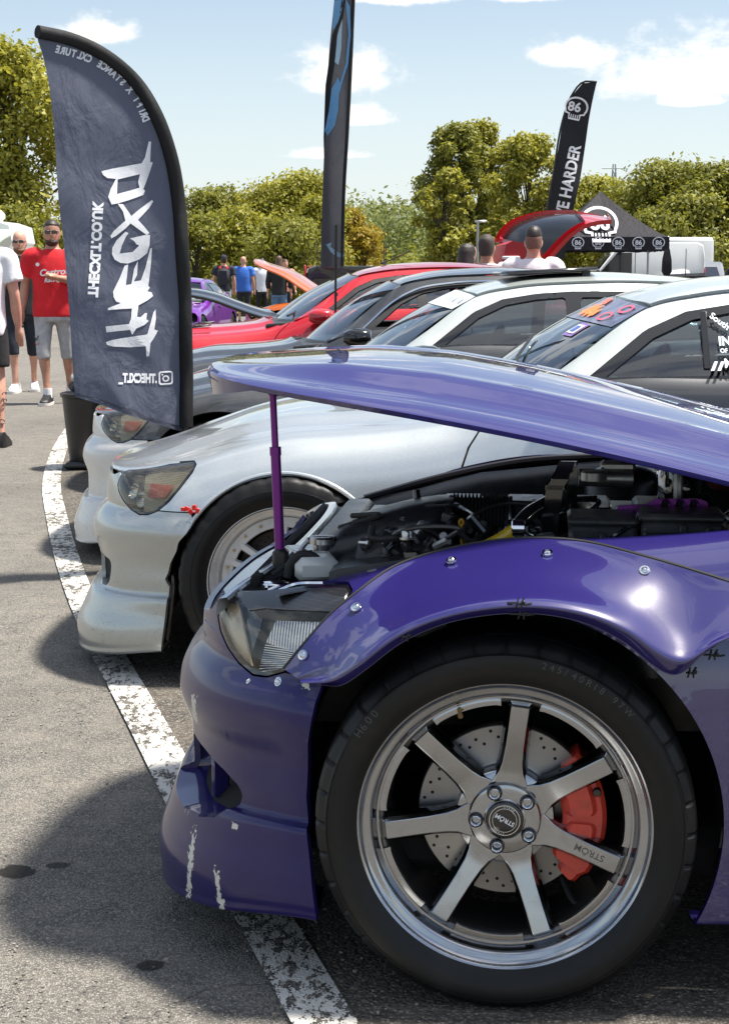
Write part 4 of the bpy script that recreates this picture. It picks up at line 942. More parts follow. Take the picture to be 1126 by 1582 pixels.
def strap(mb):
    def band(c, w, t, sidey):
        rings = []
        for (x, z, nx, nz) in c: rings.append([(x-nx*t, sidey-w, z-nz*t), (x+nx*t, sidey-w, z+nz*t), (x+nx*t, sidey+w, z+nz*t), (x-nx*t, sidey+w, z-nz*t)])
        mb.loft(rings)
    mb.loft([[(x-.022, -.46, z), (x+.010, -.46, z), (x+.010, -.45, z), (x-.022, -.45, z)] for x, z in ((.075,.745),(.078,.80),(.086,.862),(.096,.878))])
    mb.loft([[(x0, y, z), (x1, y, z), (x1, y, z-.009), (x0, y, z-.009)] for x0, x1, y, z in ((.062,.098,-.46,.866),(.080,.112,-.40,.886),(.088,.120,-.30,.894),(.094,.126,-.26,.892))])
    mb.loft([[(x-.018, -.265, z), (x+.014, -.265, z), (x+.014, -.255, z), (x-.018, -.255, z)] for x, z in ((.115,.74),(.113,.80),(.112,.86),(.111,.892))])
part('bracing_bracket', gloss_b, strap, 25)
def fuse(mb, c, d, lid=True):
    mb.box(c, d, None, .008); mb.box((c[0], c[1], c[2]+d[2]/2+.006), (d[0]*1.03, d[1]*1.03, .016), None, .006)
    mb.box((c[0], c[1]-d[1]/2-.004, c[2]+.012), (d[0]*.10, .010, .024), None, .003); mb.box((c[0]-d[0]*.3, c[1]-d[1]/2-.002, c[2]-.006), (d[0]*.22, .006, .018), None, .002); mb.box((c[0]+d[0]*.3, c[1]-d[1]/2-.004, c[2]+.01), (d[0]*.07, .010, .02), None, .003)
part('fuse_box', eng, lambda mb: fuse(mb, (.168,-.52,.772), (.125,.13,.072)))
part('relay_box', eng, lambda mb: (fuse(mb, (.312,-.53,.790), (.15,.12,.055)), mb.box((.312,-.595,.800), (.15,.004,.004)), mb.box((.312,-.595,.786), (.15,.004,.004))))
def brace(mb):
    out = [(.195,.805),(.200,.828),(.255,.832),(.270,.842),(.350,.843),(.366,.838),(.372,.822),(.270,.822),(.235,.815)]
    mb.prism(out, -.455, -.447)
    for dx_ in (.288,.315,.341): mb.lathe([(.0105,-.459),(.0085,-.460),(.0070,-.459),(.0070,-.446)], 18, 'Y', (dx_,0,.833))
br = part('strut_brace', purp_an, brace)
for dx_ in (.288,.315,.341):
    mb = MB(); mb.lathe([(0,-.4556),(.0072,-.4556)], 18, 'Y', (dx_,0,.833)); mb.build('brace_hole', dark_void, br)
part('brake_servo', gloss_b, lambda mb: mb.lathe([(0,-.045),(.03,-.045),(.05,-.035),(.085,-.03),(.098,-.018),(.10,0),(.098,.012),(.085,.02),(.03,.04),(0,.04)], 40, 'X', (.335,-.20,.835)))
part('servo_ring', dull_alu, lambda mb: mb.lathe([(.098,-.02),(.1035,-.014),(.1035,-.006),(.098,.0)], 40, 'X', (.335,-.20,.835)))
part('fluid_reservoir', mat('rust_cap', (.10,.022,.018), .4, var=.4, vscale=40), lambda mb: (mb.box((.415,-.28,.868), (.06,.06,.055), (0,0,.3), .010), mb.box((.415,-.28,.90), (.045,.045,.014), (0,0,.3), .005)))
part('master_cylinder', dull_alu, lambda mb: (mb.tube([(.13,-.20,.852),(.24,-.20,.850)], .018, 16), mb.lathe([(0,.87),(.022,.87),(.026,.866),(.026,.850)], 20, 'Z', (.16,-.23,0)), mb.box((.21,-.18,.875), (.07,.05,.02), None, .006)))
for yy, z_ in ((-.54,-.06), (.54,0)): part('strut_tower', sat, lambda mb: mb.lathe([(0,.80),(.05,.80),(.08,.785),(.10,.76),(.11,.60)], 32, 'Z', (.26,yy,z_)))
part('coilover_top', mat('gold_anodised', (.32,.25,.14), .35, .8), lambda mb: (mb.lathe([(0,.86),(.010,.86),(.010,.83),(.022,.83),(.022,.80)], 18, 'Z', (.42,-.56,-.03)), [mb.lathe([(0,.835),(.007,.835),(.007,.80)], 8, 'Z', (.42+.045*math.cos(q), -.56+.045*math.sin(q), -.02)) for q in (0.3,1.6,2.9,4.2,5.5)]))
part('yellow_hose', mat('yellow_hose', (.62,.40,.01), .25, coat=.6), lambda mb: mb.tube(spline([(-.085,-.50,.732),(-.05,-.51,.752),(-.015,-.515,.772),(.005,-.515,.786)], 14), .0135, 14))
part('hose_fitting', chrome, lambda mb: (mb.lathe([(.0145,-.012),(.0175,-.010),(.0175,.012),(.0145,.014)], 18, 'X', (.012,-.515,.790)), mb.box((.03,-.515,.772), (.022,.02,.02), (0,.5,0), .004), mb.tube([(.035,-.51,.79),(.05,-.50,.785),(.055,-.49,.765)], .007, 8)))
part('black_pipe', gloss_b, lambda mb: mb.tube(spline([(.008,-.515,.79),(.03,-.48,.812),(.06,-.44,.826),(.075,-.40,.83)], 12), .014, 12))
part('dipstick', mat('dipstick_yellow', (.55,.30,.02), .4), lambda mb: (mb.tube([(-.098,-.40,.73),(-.100,-.40,.775)], .003, 8), mb.tube(spline([(-.100,-.40,.775),(-.104,-.40,.784),(-.100,-.40,.790),(-.096,-.40,.784),(-.100,-.40,.775)], 14), .0028, 6)))
# wiring, pipes, bolts and connectors filling the bay
r2 = np.random.default_rng(3)
for k in range(64):
    x0 = r2.uniform(-.30, .45); y0 = r2.uniform(-.60, -.15); z0 = r2.uniform(.69, .785)
    pts = [(x0, y0, z0)]
    for j in range(4): pts.append((pts[-1][0]+r2.uniform(-.07,.09), pts[-1][1]+r2.uniform(-.06,.08), min(.815, max(.66, pts[-1][2]+r2.uniform(-.035,.035)))))
    mb = MB(); mb.tube(spline(pts, 22), r2.uniform(.0022,.007), 7); mb.build('wiring_hose', [black_rubber, eng, black_gloss, steel, dull_alu, black_rubber, gloss_b][k % 7], EB)
for k in range(170):
    mb = MB(); c_ = (r2.uniform(-.28,.46), r2.uniform(-.61,-.15), r2.uniform(.70,.795)); t = k % 3
    if t == 0: mb.box(c_, (r2.uniform(.012,.035), r2.uniform(.012,.03), r2.uniform(.012,.03)), tuple(r2.uniform(-.6,.6,3)), .003)
    elif t == 1: mb.lathe([(0,.012),(.006,.012),(.0075,.009),(.0075,0),(.012,0),(.012,-.004)], 10, 'Z', c_)
    else: mb.tube([c_, tuple(np.array(c_)+r2.uniform(-.03,.03,3))], r2.uniform(.004,.009), 8)
    mb.build(['wiring_plug', 'bay_bolt', 'pipe_union'][t], [eng, steel, dull_alu, black_gloss][int(r2.integers(0, 4))], EB)
part('far_wing_flange', mat('flange_black', (.015,.014,.02), .4), lambda mb: mb.tube(spline([(-.40,.655,.69),(-.2,.69,.745),(0,.70,.786),(.3,.708,.806),(.55,.715,.84)], 24), .011, 8))
# bonnet prop
base = (-.448, -.455, .70); topp = on_bonnet(-.455, -.50, .648); topp = Vector((-.462, -.455, 1.062))
prop = part('bonnet_prop', purp_an, lambda mb: (mb.tube([Vector(base).lerp(topp, .06), Vector(base).lerp(topp, .62)], .0098, 14), mb.tube([Vector(base).lerp(topp, .60), Vector(base).lerp(topp, .645)], .0112, 14), mb.tube([Vector(base).lerp(topp, .62), topp], .0066, 14)))
mb = MB(); mb.box(tuple(Vector(base)+Vector((0,0,.01))), (.03,.034,.05), None, .006); mb.build('prop_foot', black_plastic, prop)
from mathutils.geometry import tessellate_polygon
# ------------------------------------------------------------------ silver car beside it
def two_tone(zs_, dark):
    def f(T, v, c, rg):
        z = T.n('ShaderNodeSeparateXYZ', {0: v}).outputs[2]; return T.mix(T.sstep(z, zs_, zs_+.003), c, dark), rg
    return f
def scuffs(T, v, c, rg):
    sx = T.n('ShaderNodeSeparateXYZ', {0: v}); k = T.sstep(T.noise(T.vm('MULTIPLY', v, (1,1,3)).outputs[0], 26, 6, .7), .60, .72)
    low = T.sstep(sx.outputs[2], .50, .08); k = T.m('MULTIPLY', k, T.m('MULTIPLY', low, .8))
    cr = T.n('ShaderNodeTexVoronoi', {'Vector': T.vm('ADD', v, T.vm('SCALE', T.noise(v, 20, 3, .6, out=1)).outputs[0]).outputs[0], 'Scale': 5.0}, feature='DISTANCE_TO_EDGE').outputs['Distance']
    ck = T.m('MULTIPLY', T.m('MULTIPLY', T.sstep(cr, .012, .004), T.sstep(T.noise(v, 6, 2), .52, .6)), low)
    c = T.mix(k, c, (.20,.19,.165)); c = T.mix(T.m('MULTIPLY', ck, .8), c, (.03,.03,.03)); return c, T.m('ADD', rg, T.m('MULTIPLY', k, .3))
SILV = (.60,.635,.635)
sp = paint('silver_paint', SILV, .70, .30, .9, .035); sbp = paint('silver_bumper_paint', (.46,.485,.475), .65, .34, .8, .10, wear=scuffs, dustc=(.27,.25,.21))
sdp = paint('silver_door_paint', SILV, .70, .30, .9, .035, wear=two_tone(.862, (.05,.052,.055)))
roofp = paint('pale_roof_paint', (.58,.62,.59), .45, .34, .7, .06)
SCAR = empty('silver_car', (-.233, 6.04, 0), R(-1)); tag(SCAR, 'silver saloon with torn front bumper beside the purple car', 'car', 'cars parked in a row along the painted line')
SARX = [(.05,-.388),(.136,-.382),(.20,-.372),(.325,-.356),(.345,-.372),(.37,-.360),(.40,-.352),(.44,-.330),(.47,-.322),(.50,-.296),(.530,-.276),(.56,-.282)]
SDUCT = [(.40,.285),(.40,.372),(.50,.378),(.585,.372),(.605,.362),(.600,.33),(.58,.300),(.54,.278),(.48,.272)]
SB = Body(zo=-.018, archr=.332, archx=SARX, lip=1.25, crown=1.0)
SM = car_mats(sp, bumper=sbp, door=sdp, door2=sdp, pillar=roofp, roof=roofp, duct=SDUCT, mirror=black_gloss)
sbon, _, sws, srf = build_body(SCAR, SB, SM, .014, .28)
head_lamp(SCAR, SB, SM, 'plain', -.018)
for sd in (1, -1): duct_in(SB, SDUCT, sd, .10, SCAR, sbp); liner(SCAR, SB, 0, sd, .36); liner(SCAR, SB, 2.67, sd, .36)
# arch return lip
mb = MB(); mb.tube([(.337*math.cos(q), SB.find(.345*math.cos(q), .326+.345*math.sin(q))[0][1]-.001, .326+.337*math.sin(q)) for q in [R(36+110*k/40) for k in range(41)]], .007, 8); mb.build('arch_lip', sp, SCAR)
mb = MB(); p, n = SB.find(-.30, .548); 
for k in range(5): mb.box((-.305+.011*k, p[1]-.006-.002*k, .555-.004*(k % 3)+.006*(k % 2)), (.016,.004,.012), (0, .5*k, .2), .001)
mb.build('red_tape', mat('red_tape', (.75,.03,.02), .5), SCAR, False)
mb = MB(); mb.loft([[(x, -.80, z), (x+.008, -.80, z), (x+.008, -.74, z), (x, -.74, z)] for x, z in ((-.372,.135),(-.362,.20),(-.350,.30),(-.352,.34))]); mb.build('torn_edge', mat('split_plastic', (.10,.085,.07), .8, var=.5, vscale=30), SCAR)
mb = MB(); [mb.box((-.30+.02*k, -.74, .46-.03*k), (.03,.03,.02), (.3*k,.2,.4), .004) for k in range(4)]; mb.tube([(-.29,-.72,.5),(-.31,-.72,.42),(-.28,-.70,.36)], .008, 8); mb.build('bumper_bracket', black_plastic, SCAR)
def scallop(T_): pass
mw = mat('machined_silver', (.82,.82,.81), .34, .35, rvar=.2, vscale=18, dirt=((.40,.38,.35), 9, .4)); mw2 = mat('grey_wheel_centre', (.76,.76,.75), .38, .3, rvar=.25, vscale=16, dirt=((.2,.18,.16), 10, .5))
gold = mat('gold_bolt', (.50,.36,.14), .3, .95)
def wheel10(car, x, y, sd, detail=True):
    w_ = empty('wheel', (0,0,0)); w_.parent = car; w_.location = (x, y, .327); w_.rotation_euler = (0, 0, 0 if sd == 1 else math.pi)
    tyre(w_, .3275, .236, .225, n=144, lug=4)
    mb = MB(); mb.lathe([(.238,.012),(.2405,.001),(.239,-.004),(.235,-.005),(.2325,-.002),(.2315,.008),(.222,.0125),(.2195,.020),(.2185,.034),(.206,.040),(.2035,.046),(.202,.060),(.196,.062)], 84, 'Y'); mb.build('rim_lip', mw, w_, True, 35)
    mb = MB(); mb.lathe([(.196,.058),(.166,.058),(.163,.062),(.163,.085)], 72, 'Y'); mb.build('bolt_ring', mw2, w_, True, 35)
    mb = MB(); mb.lathe([(.166,.085),(.19,.20)], 48, 'Y'); mb.build('rim_barrel', dark_void, w_)
    for k in range(5):
        for e in (-1, 1):
            a = R(8+72*k); mb = MB(); rings = []
            for r, wd, yy, offs in ((.045,.020,.050,.012),(.09,.014,.052,.021),(.13,.0125,.055,.026),(.170,.0135,.056,.030)):
                rings.append([(r, .080, e*offs-wd*.8), (r, yy+.012, e*offs-wd), (r, yy, e*offs-wd*.62), (r, yy, e*offs+wd*.62), (r, yy+.012, e*offs+wd), (r, .080, e*offs+wd*.8)])
            mb.loft(rings); o = mb.build('spoke', mw2, w_, True, 20); o.data.transform(Matrix.Rotation(-a, 4, 'Y'))
    mb = MB(); mb.lathe([(0,.040),(.030,.040),(.034,.044),(.036,.050),(.068,.050),(.072,.056),(.072,.085)], 40, 'Y'); mb.build('hub', mw2, w_, True, 30)
    for k in range(5): lug(w_, R(44+72*k), .056, .050)
    if detail:
        for k in range(20):
            a = R(6+18*k); mb = MB(); mb.lathe([(0,.052),(.0038,.052),(.0046,.054),(.0046,.059)], 10, 'Y', (.1815*math.cos(a), 0, .1815*math.sin(a))); mb.build('rim_bolt', gold, w_)
    return w_
for xx in (0, 2.67): wheel10(SCAR, xx, -.845, 1, xx == 0); wheel10(SCAR, xx, .845, -1, False)
brake(SCAR, .845).data.materials[0] = mat('rusty_disc', (.05,.036,.028), .6, .4)
# stickers: flat prints laid on the glass of the windscreen and side window
def on_screen(u, v, zo, rz=0.0, zs=1.0, lift=.003):
    zz = lambda z: (z+zo+rz*min(1, max(0, (z-.9)/.3)))*zs
    p0 = np.array([.585+.16*u*u, .722*u, zz(.892)]); p1 = np.array([1.095+.05*u*u, .568*u, zz(1.207)-.026*u*u]); P = p0*(1-v)+p1*v; P[2] += .022*math.sin(math.pi*v)+lift; P[0] -= .01*math.sin(math.pi*v)+lift*.6; return P
def screen_band(car, u0, u1, v0, v1, m, zo, lift=.003, name='sticker', n=12, parent=None):
    V = [on_screen(u, v, zo, lift=lift) for u in np.linspace(u0, u1, n) for v in (v0, v1)]; F = [(2*i, 2*i+1, 2*i+3, 2*i+2) for i in range(n-1)]
    return mk(name, V, F, m, parent or car, True)
def screen_text(car, s, u0, u1, v0, h, m, zo, bold=.01, lift=.005, parent=None):
    V, F = glyph(s, 1.0, bold); a, b_ = text_w(s, 1.0, bold)
    return mk('lettering', [on_screen(u0+(u1-u0)*(x-a)/(b_-a), v0+y*h, zo, lift=lift) for x, y in V], F, m, parent or car, False)
sun_m = mat('sunstrip_print', (.10,.10,.16), .3, coat=.5, var=.6, vscale=22); org = mat('orange_print', (.85,.22,.05), .5); yel = mat('yellow_print', (.85,.55,.06), .5); redp = mat('red_print', (.55,.05,.06), .5); purp_p = mat('purple_print', (.22,.14,.36), .5)
ss = screen_band(SCAR, -.97, .97, .72, .985, sun_m, -.018, .0025, 'sunstrip')
def screen_blob(pts, m, lift, parent, hole=None):
    loops = [pts]+([hole] if hole else []); tri = tessellate_polygon([[Vector((a, b_, 0)) for a, b_ in l] for l in loops]); mk('sticker_print', [on_screen(a, b_, -.018, lift=lift) for l in loops for a, b_ in l], [tuple(t) for t in tri], m, parent, False)
screen_blob([(-.52,.78),(-.46,.86),(-.40,.83),(-.36,.90),(-.30,.86),(-.24,.93),(-.20,.86),(-.12,.90),(-.16,.83),(-.08,.80),(-.18,.79),(-.22,.75),(-.30,.79),(-.36,.74),(-.40,.79),(-.46,.75)], org, .005, ss)
screen_blob([(-.34,.90),(-.28,.965),(-.20,.975),(-.12,.955),(-.16,.92),(-.24,.91)], mat('coral_print', (.80,.16,.10), .5), .0055, ss)
ov = lambda cx, cy, rx, ry: [(cx+rx*math.cos(q), cy+ry*math.sin(q)) for q in [2*math.pi*k/20 for k in range(20)]]
for cx, cy in ((-.70,.80), (-.80,.91)): screen_blob(ov(cx, cy, .085, .050), mat('pink_print', (.62,.10,.16), .5), .005, ss, ov(cx, cy, .060, .034)[::-1])
sq = screen_band(SCAR, -.70, -.54, .56, .70, purp_p, -.018, .0028, 'badge_sticker', 4); screen_band(SCAR, -.68, -.56, .585, .675, white_print, -.018, .0045, 'badge_panel', 4, sq); screen_band(SCAR, -.655, -.585, .60, .66, mat('blue_print', (.08,.14,.40), .5), -.018, .006, 'badge_print', 4, sq)
mb = MB(); mb.tube([on_screen(-.75, .12, -.018, lift=.012), on_screen(-.45, .30, -.018, lift=.014), on_screen(-.12, .48, -.018, lift=.012)], .006, 6); mb.tube([on_screen(-.75, .12, -.018, lift=.012), on_screen(-.78, .0, -.018, lift=.02)], .007, 6); mb.build('wiper', black_plastic, SCAR)
def side_text(car, s, x0, z0, size, m, bold=.01, rot=0.0, y=-.780, lean=.80, mirrored=False):
    V, F = glyph(s, size, bold); c, s_ = math.cos(rot), math.sin(rot); out = []
    for a, b_ in V:
        xx, zz = x0+a*c-b_*s_, z0+a*s_+b_*c; out.append((xx, y+(zz-.97)*lean, zz))
    return mk('lettering', out, F, m, car, False)
side_text(SCAR, 'INST', 1.335, 1.050, .038, white_print, .03); side_text(SCAR, 'OF JAP', 1.337, 1.028, .018, white_print, .02); side_text(SCAR, 'MINT', 1.345, .985, .036, white_print, .03)
side_text(SCAR, 'South Coast', 1.315, 1.135, .028, white_print, .02, R(-38))
for k in range(2): mk('stripe_emblem', [(1.302+.020*k+dx_, -.780+(zz_-.97)*.80, zz_) for dx_, zz_ in ((0,.975),(.010,.975),(.024,1.002),(.014,1.002))], [(0,1,2,3)], white_print, SCAR, False)
mb = MB(); mb.prism([(1.41+.028*math.cos(q), 1.085+.028*math.sin(q)) for q in [2*math.pi*k/24 for k in range(24)]], 0, .0006); o = mb.build('round_sticker', mat('pale_blue_print', (.45,.62,.80), .4), SCAR, False); o.data.transform(Matrix.Rotation(-.67, 4, 'X') if False else Matrix.Translation((0, -.700, 0))); 
mb = MB(); mb.box((1.297,-.690,1.065), (.020,.006,.20), (-.50,0,0), .002); mb.build('window_divider', black_gloss, SCAR)
# ------------------------------------------------------------------ the other cars of the row
def simple_wheel(car, x, y, sd, m, r=.32):
    w_ = empty('wheel', (0,0,0)); w_.parent = car; w_.location = (x, y, r); w_.rotation_euler = (0, 0, 0 if sd == 1 else math.pi)
    tyre(w_, r, .215, .21, n=72, lug=4)
    mb = MB(); mb.lathe([(.22,.01),(.222,-.002),(.214,-.003),(.208,.015),(.20,.05)], 48, 'Y'); mb.build('rim_lip', m, w_)
    for k in range(5):
        mb = MB(); mb.loft([[(r_, .07, -w2), (r_, .03, -w2*.8), (r_, .03, w2*.8), (r_, .07, w2)] for r_, w2 in ((.03,.04),(.12,.028),(.205,.034))]); o = mb.build('spoke', m, w_); o.data.transform(Matrix.Rotation(-R(20+72*k), 4, 'Y'))
    return w_
def row_car(name, loc, rz, label, mats, lamp='plain', zo=-.01, scale=1.0, du=.03, opts=(), wheel_m=None, group='cars parked in a row along the painted line', cat='car', roofz=0.0, bonnet_angle=None, wy=.82, archr=.35):
    c = empty(name, loc, R(rz)); c.scale = (scale,)*3; tag(c, label, cat, group)
    B = Body(zo=zo, archr=archr, roofz=roofz); r_ = build_body(c, B, mats, du, .5, bonnet_angle is not None, opts)
    if bonnet_angle:
        Mx = Matrix.Translation((.575, 0, .865)) @ Matrix.Rotation(R(bonnet_angle), 4, 'Y') @ Matrix.Translation((-.575, 0, -.85)); r_[0].data.transform(Mx); r_[1].data.transform(Mx)
    if lamp: head_lamp(c, B, mats, lamp, zo)
    for xx in (0, 2.67):
        for sd in (1, -1): simple_wheel(c, xx, -sd*wy, sd, wheel_m or dull_alu)
    for sd in (1, -1): liner(c, B, 0, sd, .37); liner(c, B, 2.67, sd, .37)
    return c, B, r_
greyp = paint('dark_grey_paint', (.045,.048,.052), .35, .32, 1.0, .10); whitep = paint('white_bumper_paint', (.70,.70,.68), .0, .38, .7, .16, flake=False, wear=scuffs)
c3, B3, r3 = row_car('pale_car', (-.646, 8.3, 0), 1, 'saloon with white front bumper, charcoal wings and pale roof behind the feather flag', car_mats(greyp, bumper=whitep, roof=roofp, pillar=roofp, mirror=black_gloss), du=.02)
sf = MB(); sf.box((1.50,-.02,1.284), (.42,.74,.020), (0, R(-3.0), 0), .008); sf.build('sunroof_panel', black_gloss, c3)
mb = MB(); mb.box((1.66,-.34,1.275), (.04,.02,.04), None, .004); mb.build('sunroof_strut', black_plastic, c3)
s3 = screen_band(c3, -.97, .97, .74, .985, mat('pale_sunstrip', (.62,.66,.68), .4, var=.3, vscale=30), -.01, .0025, 'sunstrip')
for k in range(9): u_ = -.92+.17*k; V_ = [on_screen(u_+a*.05, .79+b_*.10, -.01, lift=.005) for a, b_ in ((0,.2),(1,.6),(1.6,1.5),(.9,1.1))]; mk('strip_mark', V_, [(0,1,2,3)], mat('strip_grey', (.30,.36,.44), .5), s3, False)
blackp = paint('black_paint', (.014,.015,.017), .25, .28, 1.0, .07); redpt = paint('red_paint', (.50,.012,.022), .15, .30, 1.0, .05)
c4, B4, r4 = row_car('dark_car', (-.95, 10.7, 0), 2, 'dark grey saloon with chrome window line and open side window, next to the red car', car_mats(greyp, frame=black_plastic, mirror=black_gloss), du=.024, opts=('open_window',), roofz=.035)
mb = MB(); mb.tube(spline([(.91,-.742,.955),(1.13,-.652,1.135),(1.26,-.62,1.192),(1.42,-.606,1.218),(1.7,-.60,1.232),(2.0,-.60,1.226),(2.25,-.61,1.195)], 40), .0075, 8); mb.build('chrome_trim', chrome, c4)
c5, B5, r5 = row_car('red_car', (-1.30, 13.2, 0), 3, 'red hatchback with roof aerial, its windscreen behind the thin flag pole', car_mats(redpt, frame=black_plastic, mirror=redpt), du=.026, scale=1.07)
mb = MB(); mb.tube([(1.35,0,1.27),(1.55,0,1.36)], .005, 6); mb.lathe([(0,.02),(.018,.016),(.022,0)], 12, 'Z', (1.35,0,1.262)); mb.build('roof_aerial', black_plastic, c5)
for sd in (-1, 1):
    mb = MB(); mb.box((.05,sd*.42,.836), (.16,.12,.012), (0,-.12,sd*.1), .005); [mb.box((.02+.04*k,sd*.42,.843), (.012,.10,.01), (0,.3,0), .002) for k in range(3)]; mb.build('bonnet_vent', black_plastic, c5)
mb = MB(); mb.tube([(.66,-.55,.91),(.80,-.3,.97),(.88,-.1,1.02)], .008, 6); mb.build('wiper', black_plastic, c5)
c6, B6, r6 = row_car('black_car', (-1.45, 16.6, 0), 4, 'black car with bonnet propped open beyond the red hatchback', car_mats(blackp), du=.04, bonnet_angle=24, scale=1.02)
mb = MB(); mb.tube([(-.33,-.50,.68),(-.36,-.50,1.08)], .008, 8); mb.build('bonnet_prop', steel, c6)
mb = MB(); mb.box((.1,0,.68), (.8,.9,.10), None, .03); [mb.box((-.2+.2*k,-.3,.75), (.12,.2,.06), None, .02) for k in range(4)]; mb.build('engine_block', eng, c6)
c7, B7, r7 = row_car('orange_car', (-1.22, 28.5, 0), -8, 'car with orange bonnet lifted, near a long-haired person', car_mats(paint('orange_paint', (.60,.13,.02), .3, .3, 1.0, .05)), du=.05, bonnet_angle=37, scale=1.08, lamp=None, group='cars parked farther back')
c8, B8, r8 = row_car('low_purple_car', (-3.42, 28.0, 0), 84, 'bright violet low car parked beyond the propped black bonnet', car_mats(paint('violet_paint', (.20,.02,.36), .3, .3, 1.0, .05)), du=.05, lamp=None, group='cars parked farther back', scale=.98)
# ------------------------------------------------------------------ flags
from mathutils.geometry import tessellate_polygon
def cloth(name, col, trans=.35, wrinkle=.5, rough=.7):
    m = bpy.data.materials.new(name); m.use_nodes = True; T = NT(m.node_tree); v = T.n('ShaderNodeTexCoord').outputs['Object']
    nz = T.noise(v, 5, 6, .6)
    c = T.mix(nz, tuple(x*.8 for x in col), tuple(x*1.2 for x in col))
    n1 = T.n('ShaderNodeTexNoise', {'Vector': T.vm('MULTIPLY', v, (1.0,1,.6)).outputs[0], 'Scale': 7.0, 'Detail': 5.0, 'Roughness': .55, 'Distortion': .5}).outputs[0]
    bp = T.n('ShaderNodeBump', {'Strength': wrinkle, 'Distance': .05, 'Height': T.m('ADD', n1, T.m('MULTIPLY', T.noise(v, 420, 1), .02))})
    b = T.n('ShaderNodeBsdfPrincipled', {'Base Color': c, 'Roughness': rough, 'Specular IOR Level': .35, 'Normal': bp.outputs[0]})
    t = T.n('ShaderNodeBsdfTranslucent', {0: c, 'Normal': bp.outputs[0]})
    T.n('ShaderNodeOutputMaterial', {0: T.n('ShaderNodeMixShader', {0: trans, 1: b, 2: t})}); return m
class Flag:
    def __init__(s, Y, wave, k=0.0, xp=0.0): s.Y, s.wave, s.k, s.xp = Y, wave, k, xp
    def w(s, px, py, lift=0.0):
        r = ray(px, py); t = (s.Y-s.k*s.xp)/(r[1]-s.k*r[0]); p = CAM0+r*t; return (p[0], p[1]+s.wave(p[0], p[2])-lift, p[2])
    def sheet(s, L, Rr, mt, parent, nu=40, nv=110, name='flag_cloth'):
        Lc, Rc = spline([(a, b, 0) for a, b in L], nv), spline([(a, b, 0) for a, b in Rr], nv); V = []
        for j in range(nv):
            for i in range(nu):
                t = i/(nu-1); q = Lc[j]*(1-t)+Rc[j]*t; V.append(s.w(q[0], q[1]))
        V2 = [(a, b+.002, c) for a, b, c in V]
        F = [(j*nu+i, (j+1)*nu+i, (j+1)*nu+i+1, j*nu+i+1) for j in range(nv-1) for i in range(nu-1)]
        return mk(name, V, F, mt, parent, True)
    def poly(s, loops, mt, parent, name='print', lift=.005, sub=3):
        vs_ = [Vector((a, b, 0)) for l in loops for a, b in l]; tri = tessellate_polygon([[Vector((a, b, 0)) for a, b in l] for l in loops])
        bm = bmesh.new(); bv = [bm.verts.new(v) for v in vs_]
        for t in tri:
            try: bm.faces.new([bv[i] for i in t])
            except ValueError: pass
        for _ in range(sub): 
            e = [e for e in bm.edges if e.calc_length() > 9]
            if not e: break
            bmesh.ops.subdivide_edges(bm, edges=e, cuts=1); bmesh.ops.triangulate(bm, faces=bm.faces)
        V = [s.w(v.co.x, v.co.y, lift) for v in bm.verts]; bm.verts.index_update(); F = [tuple(v.index for v in f.verts) for f in bm.faces]; bm.free()
        return mk(name, V, F, mt, parent, False)
    def text(s, st, org, d, up, size, mt, parent, bold=.02, wide=1.0, lift=.005, name='lettering', spacing=1.0):
        """d, up: picture directions of reading and of the letter tops"""
        V, F = glyph(st, size, bold, spacing); return mk(name, [s.w(org[0]+d[0]*v[0]*wide+up[0]*v[1], org[1]+d[1]*v[0]*wide+up[1]*v[1], lift) for v in V], F, mt, parent, False)
flag_white = cloth('flag_white_ink', (.92,.93,.96), .22, .2)
black_sleeve = cloth('black_sleeve', (.008,.008,.009), .05, .3)
def outline(pts, wd):
    """closed band round a polyline, as outer and inner loop"""
    P = np.array(pts, float); n = len(P); t = np.roll(P, -1, 0)-np.roll(P, 1, 0); t /= np.linalg.norm(t, axis=1)[:, None]; nr = np.stack([-t[:,1], t[:,0]], 1); return [[tuple(p) for p in P+nr*wd/2], [tuple(p) for p in (P-nr*wd/2)[::-1]]]
def skull_shapes(cx, cy, r, tilt=0.0):
    """picture-space loops of the round skull emblem: dome, jaw, teeth; and where its two digits go"""
    c, s_ = math.cos(tilt), math.sin(tilt); rot = lambda x, y: (cx+x*c-y*s_, cy+x*s_+y*c)
    dome = [rot(r*math.cos(q), -r*.15+r*.86*math.sin(q)) for q in np.linspace(R(150), R(390), 26)]
    jaw = [rot(a*r, b*r) for a, b in ((.86,.42),(.50,.50),(.48,.95),(-.48,.95),(-.50,.50),(-.86,.42))]
    return outline(dome+jaw, r*.17), rot
BF_ = empty('feather_flag', tuple(ground(288, 900)*np.array([0,0,0])+np.array([at(288,660,7.25)[0], 7.25, 0]))); bx0 = BF_.location.copy()
tag(BF_, 'large dark blue-grey feather flag with mirrored brush-style lettering in front of two men', 'flag')
def keep_world(o, parent, loc): o.data.transform(Matrix.Translation(-Vector(loc))); return o
F1 = Flag(7.25, lambda x, z: .022*math.sin(x*9+z*2.0)+.010*abs(math.sin(x*13+z*9))*max(0, min(1, (1.6-z)))+.010*math.sin(x*23-z*7)+.007*math.sin(z*17+x*8)-.05*max(0, (-1.02-x))*0+.012*math.sin(x*41+z*3)*max(0, min(1, (1.2-z))), .55, at(287,660,7.25)[0])
fc = cloth('slate_flag', (.125,.138,.19), .48, .6)
Lf = [(60,62),(68,88),(75,120),(82,170),(88,240),(93,300),(100,380),(106,450),(112,540),(118,612)]
Rf = [(62,48),(110,60),(160,86),(205,125),(240,180),(262,245),(274,320),(281,420),(284,540),(282,668)]
parts_ = []
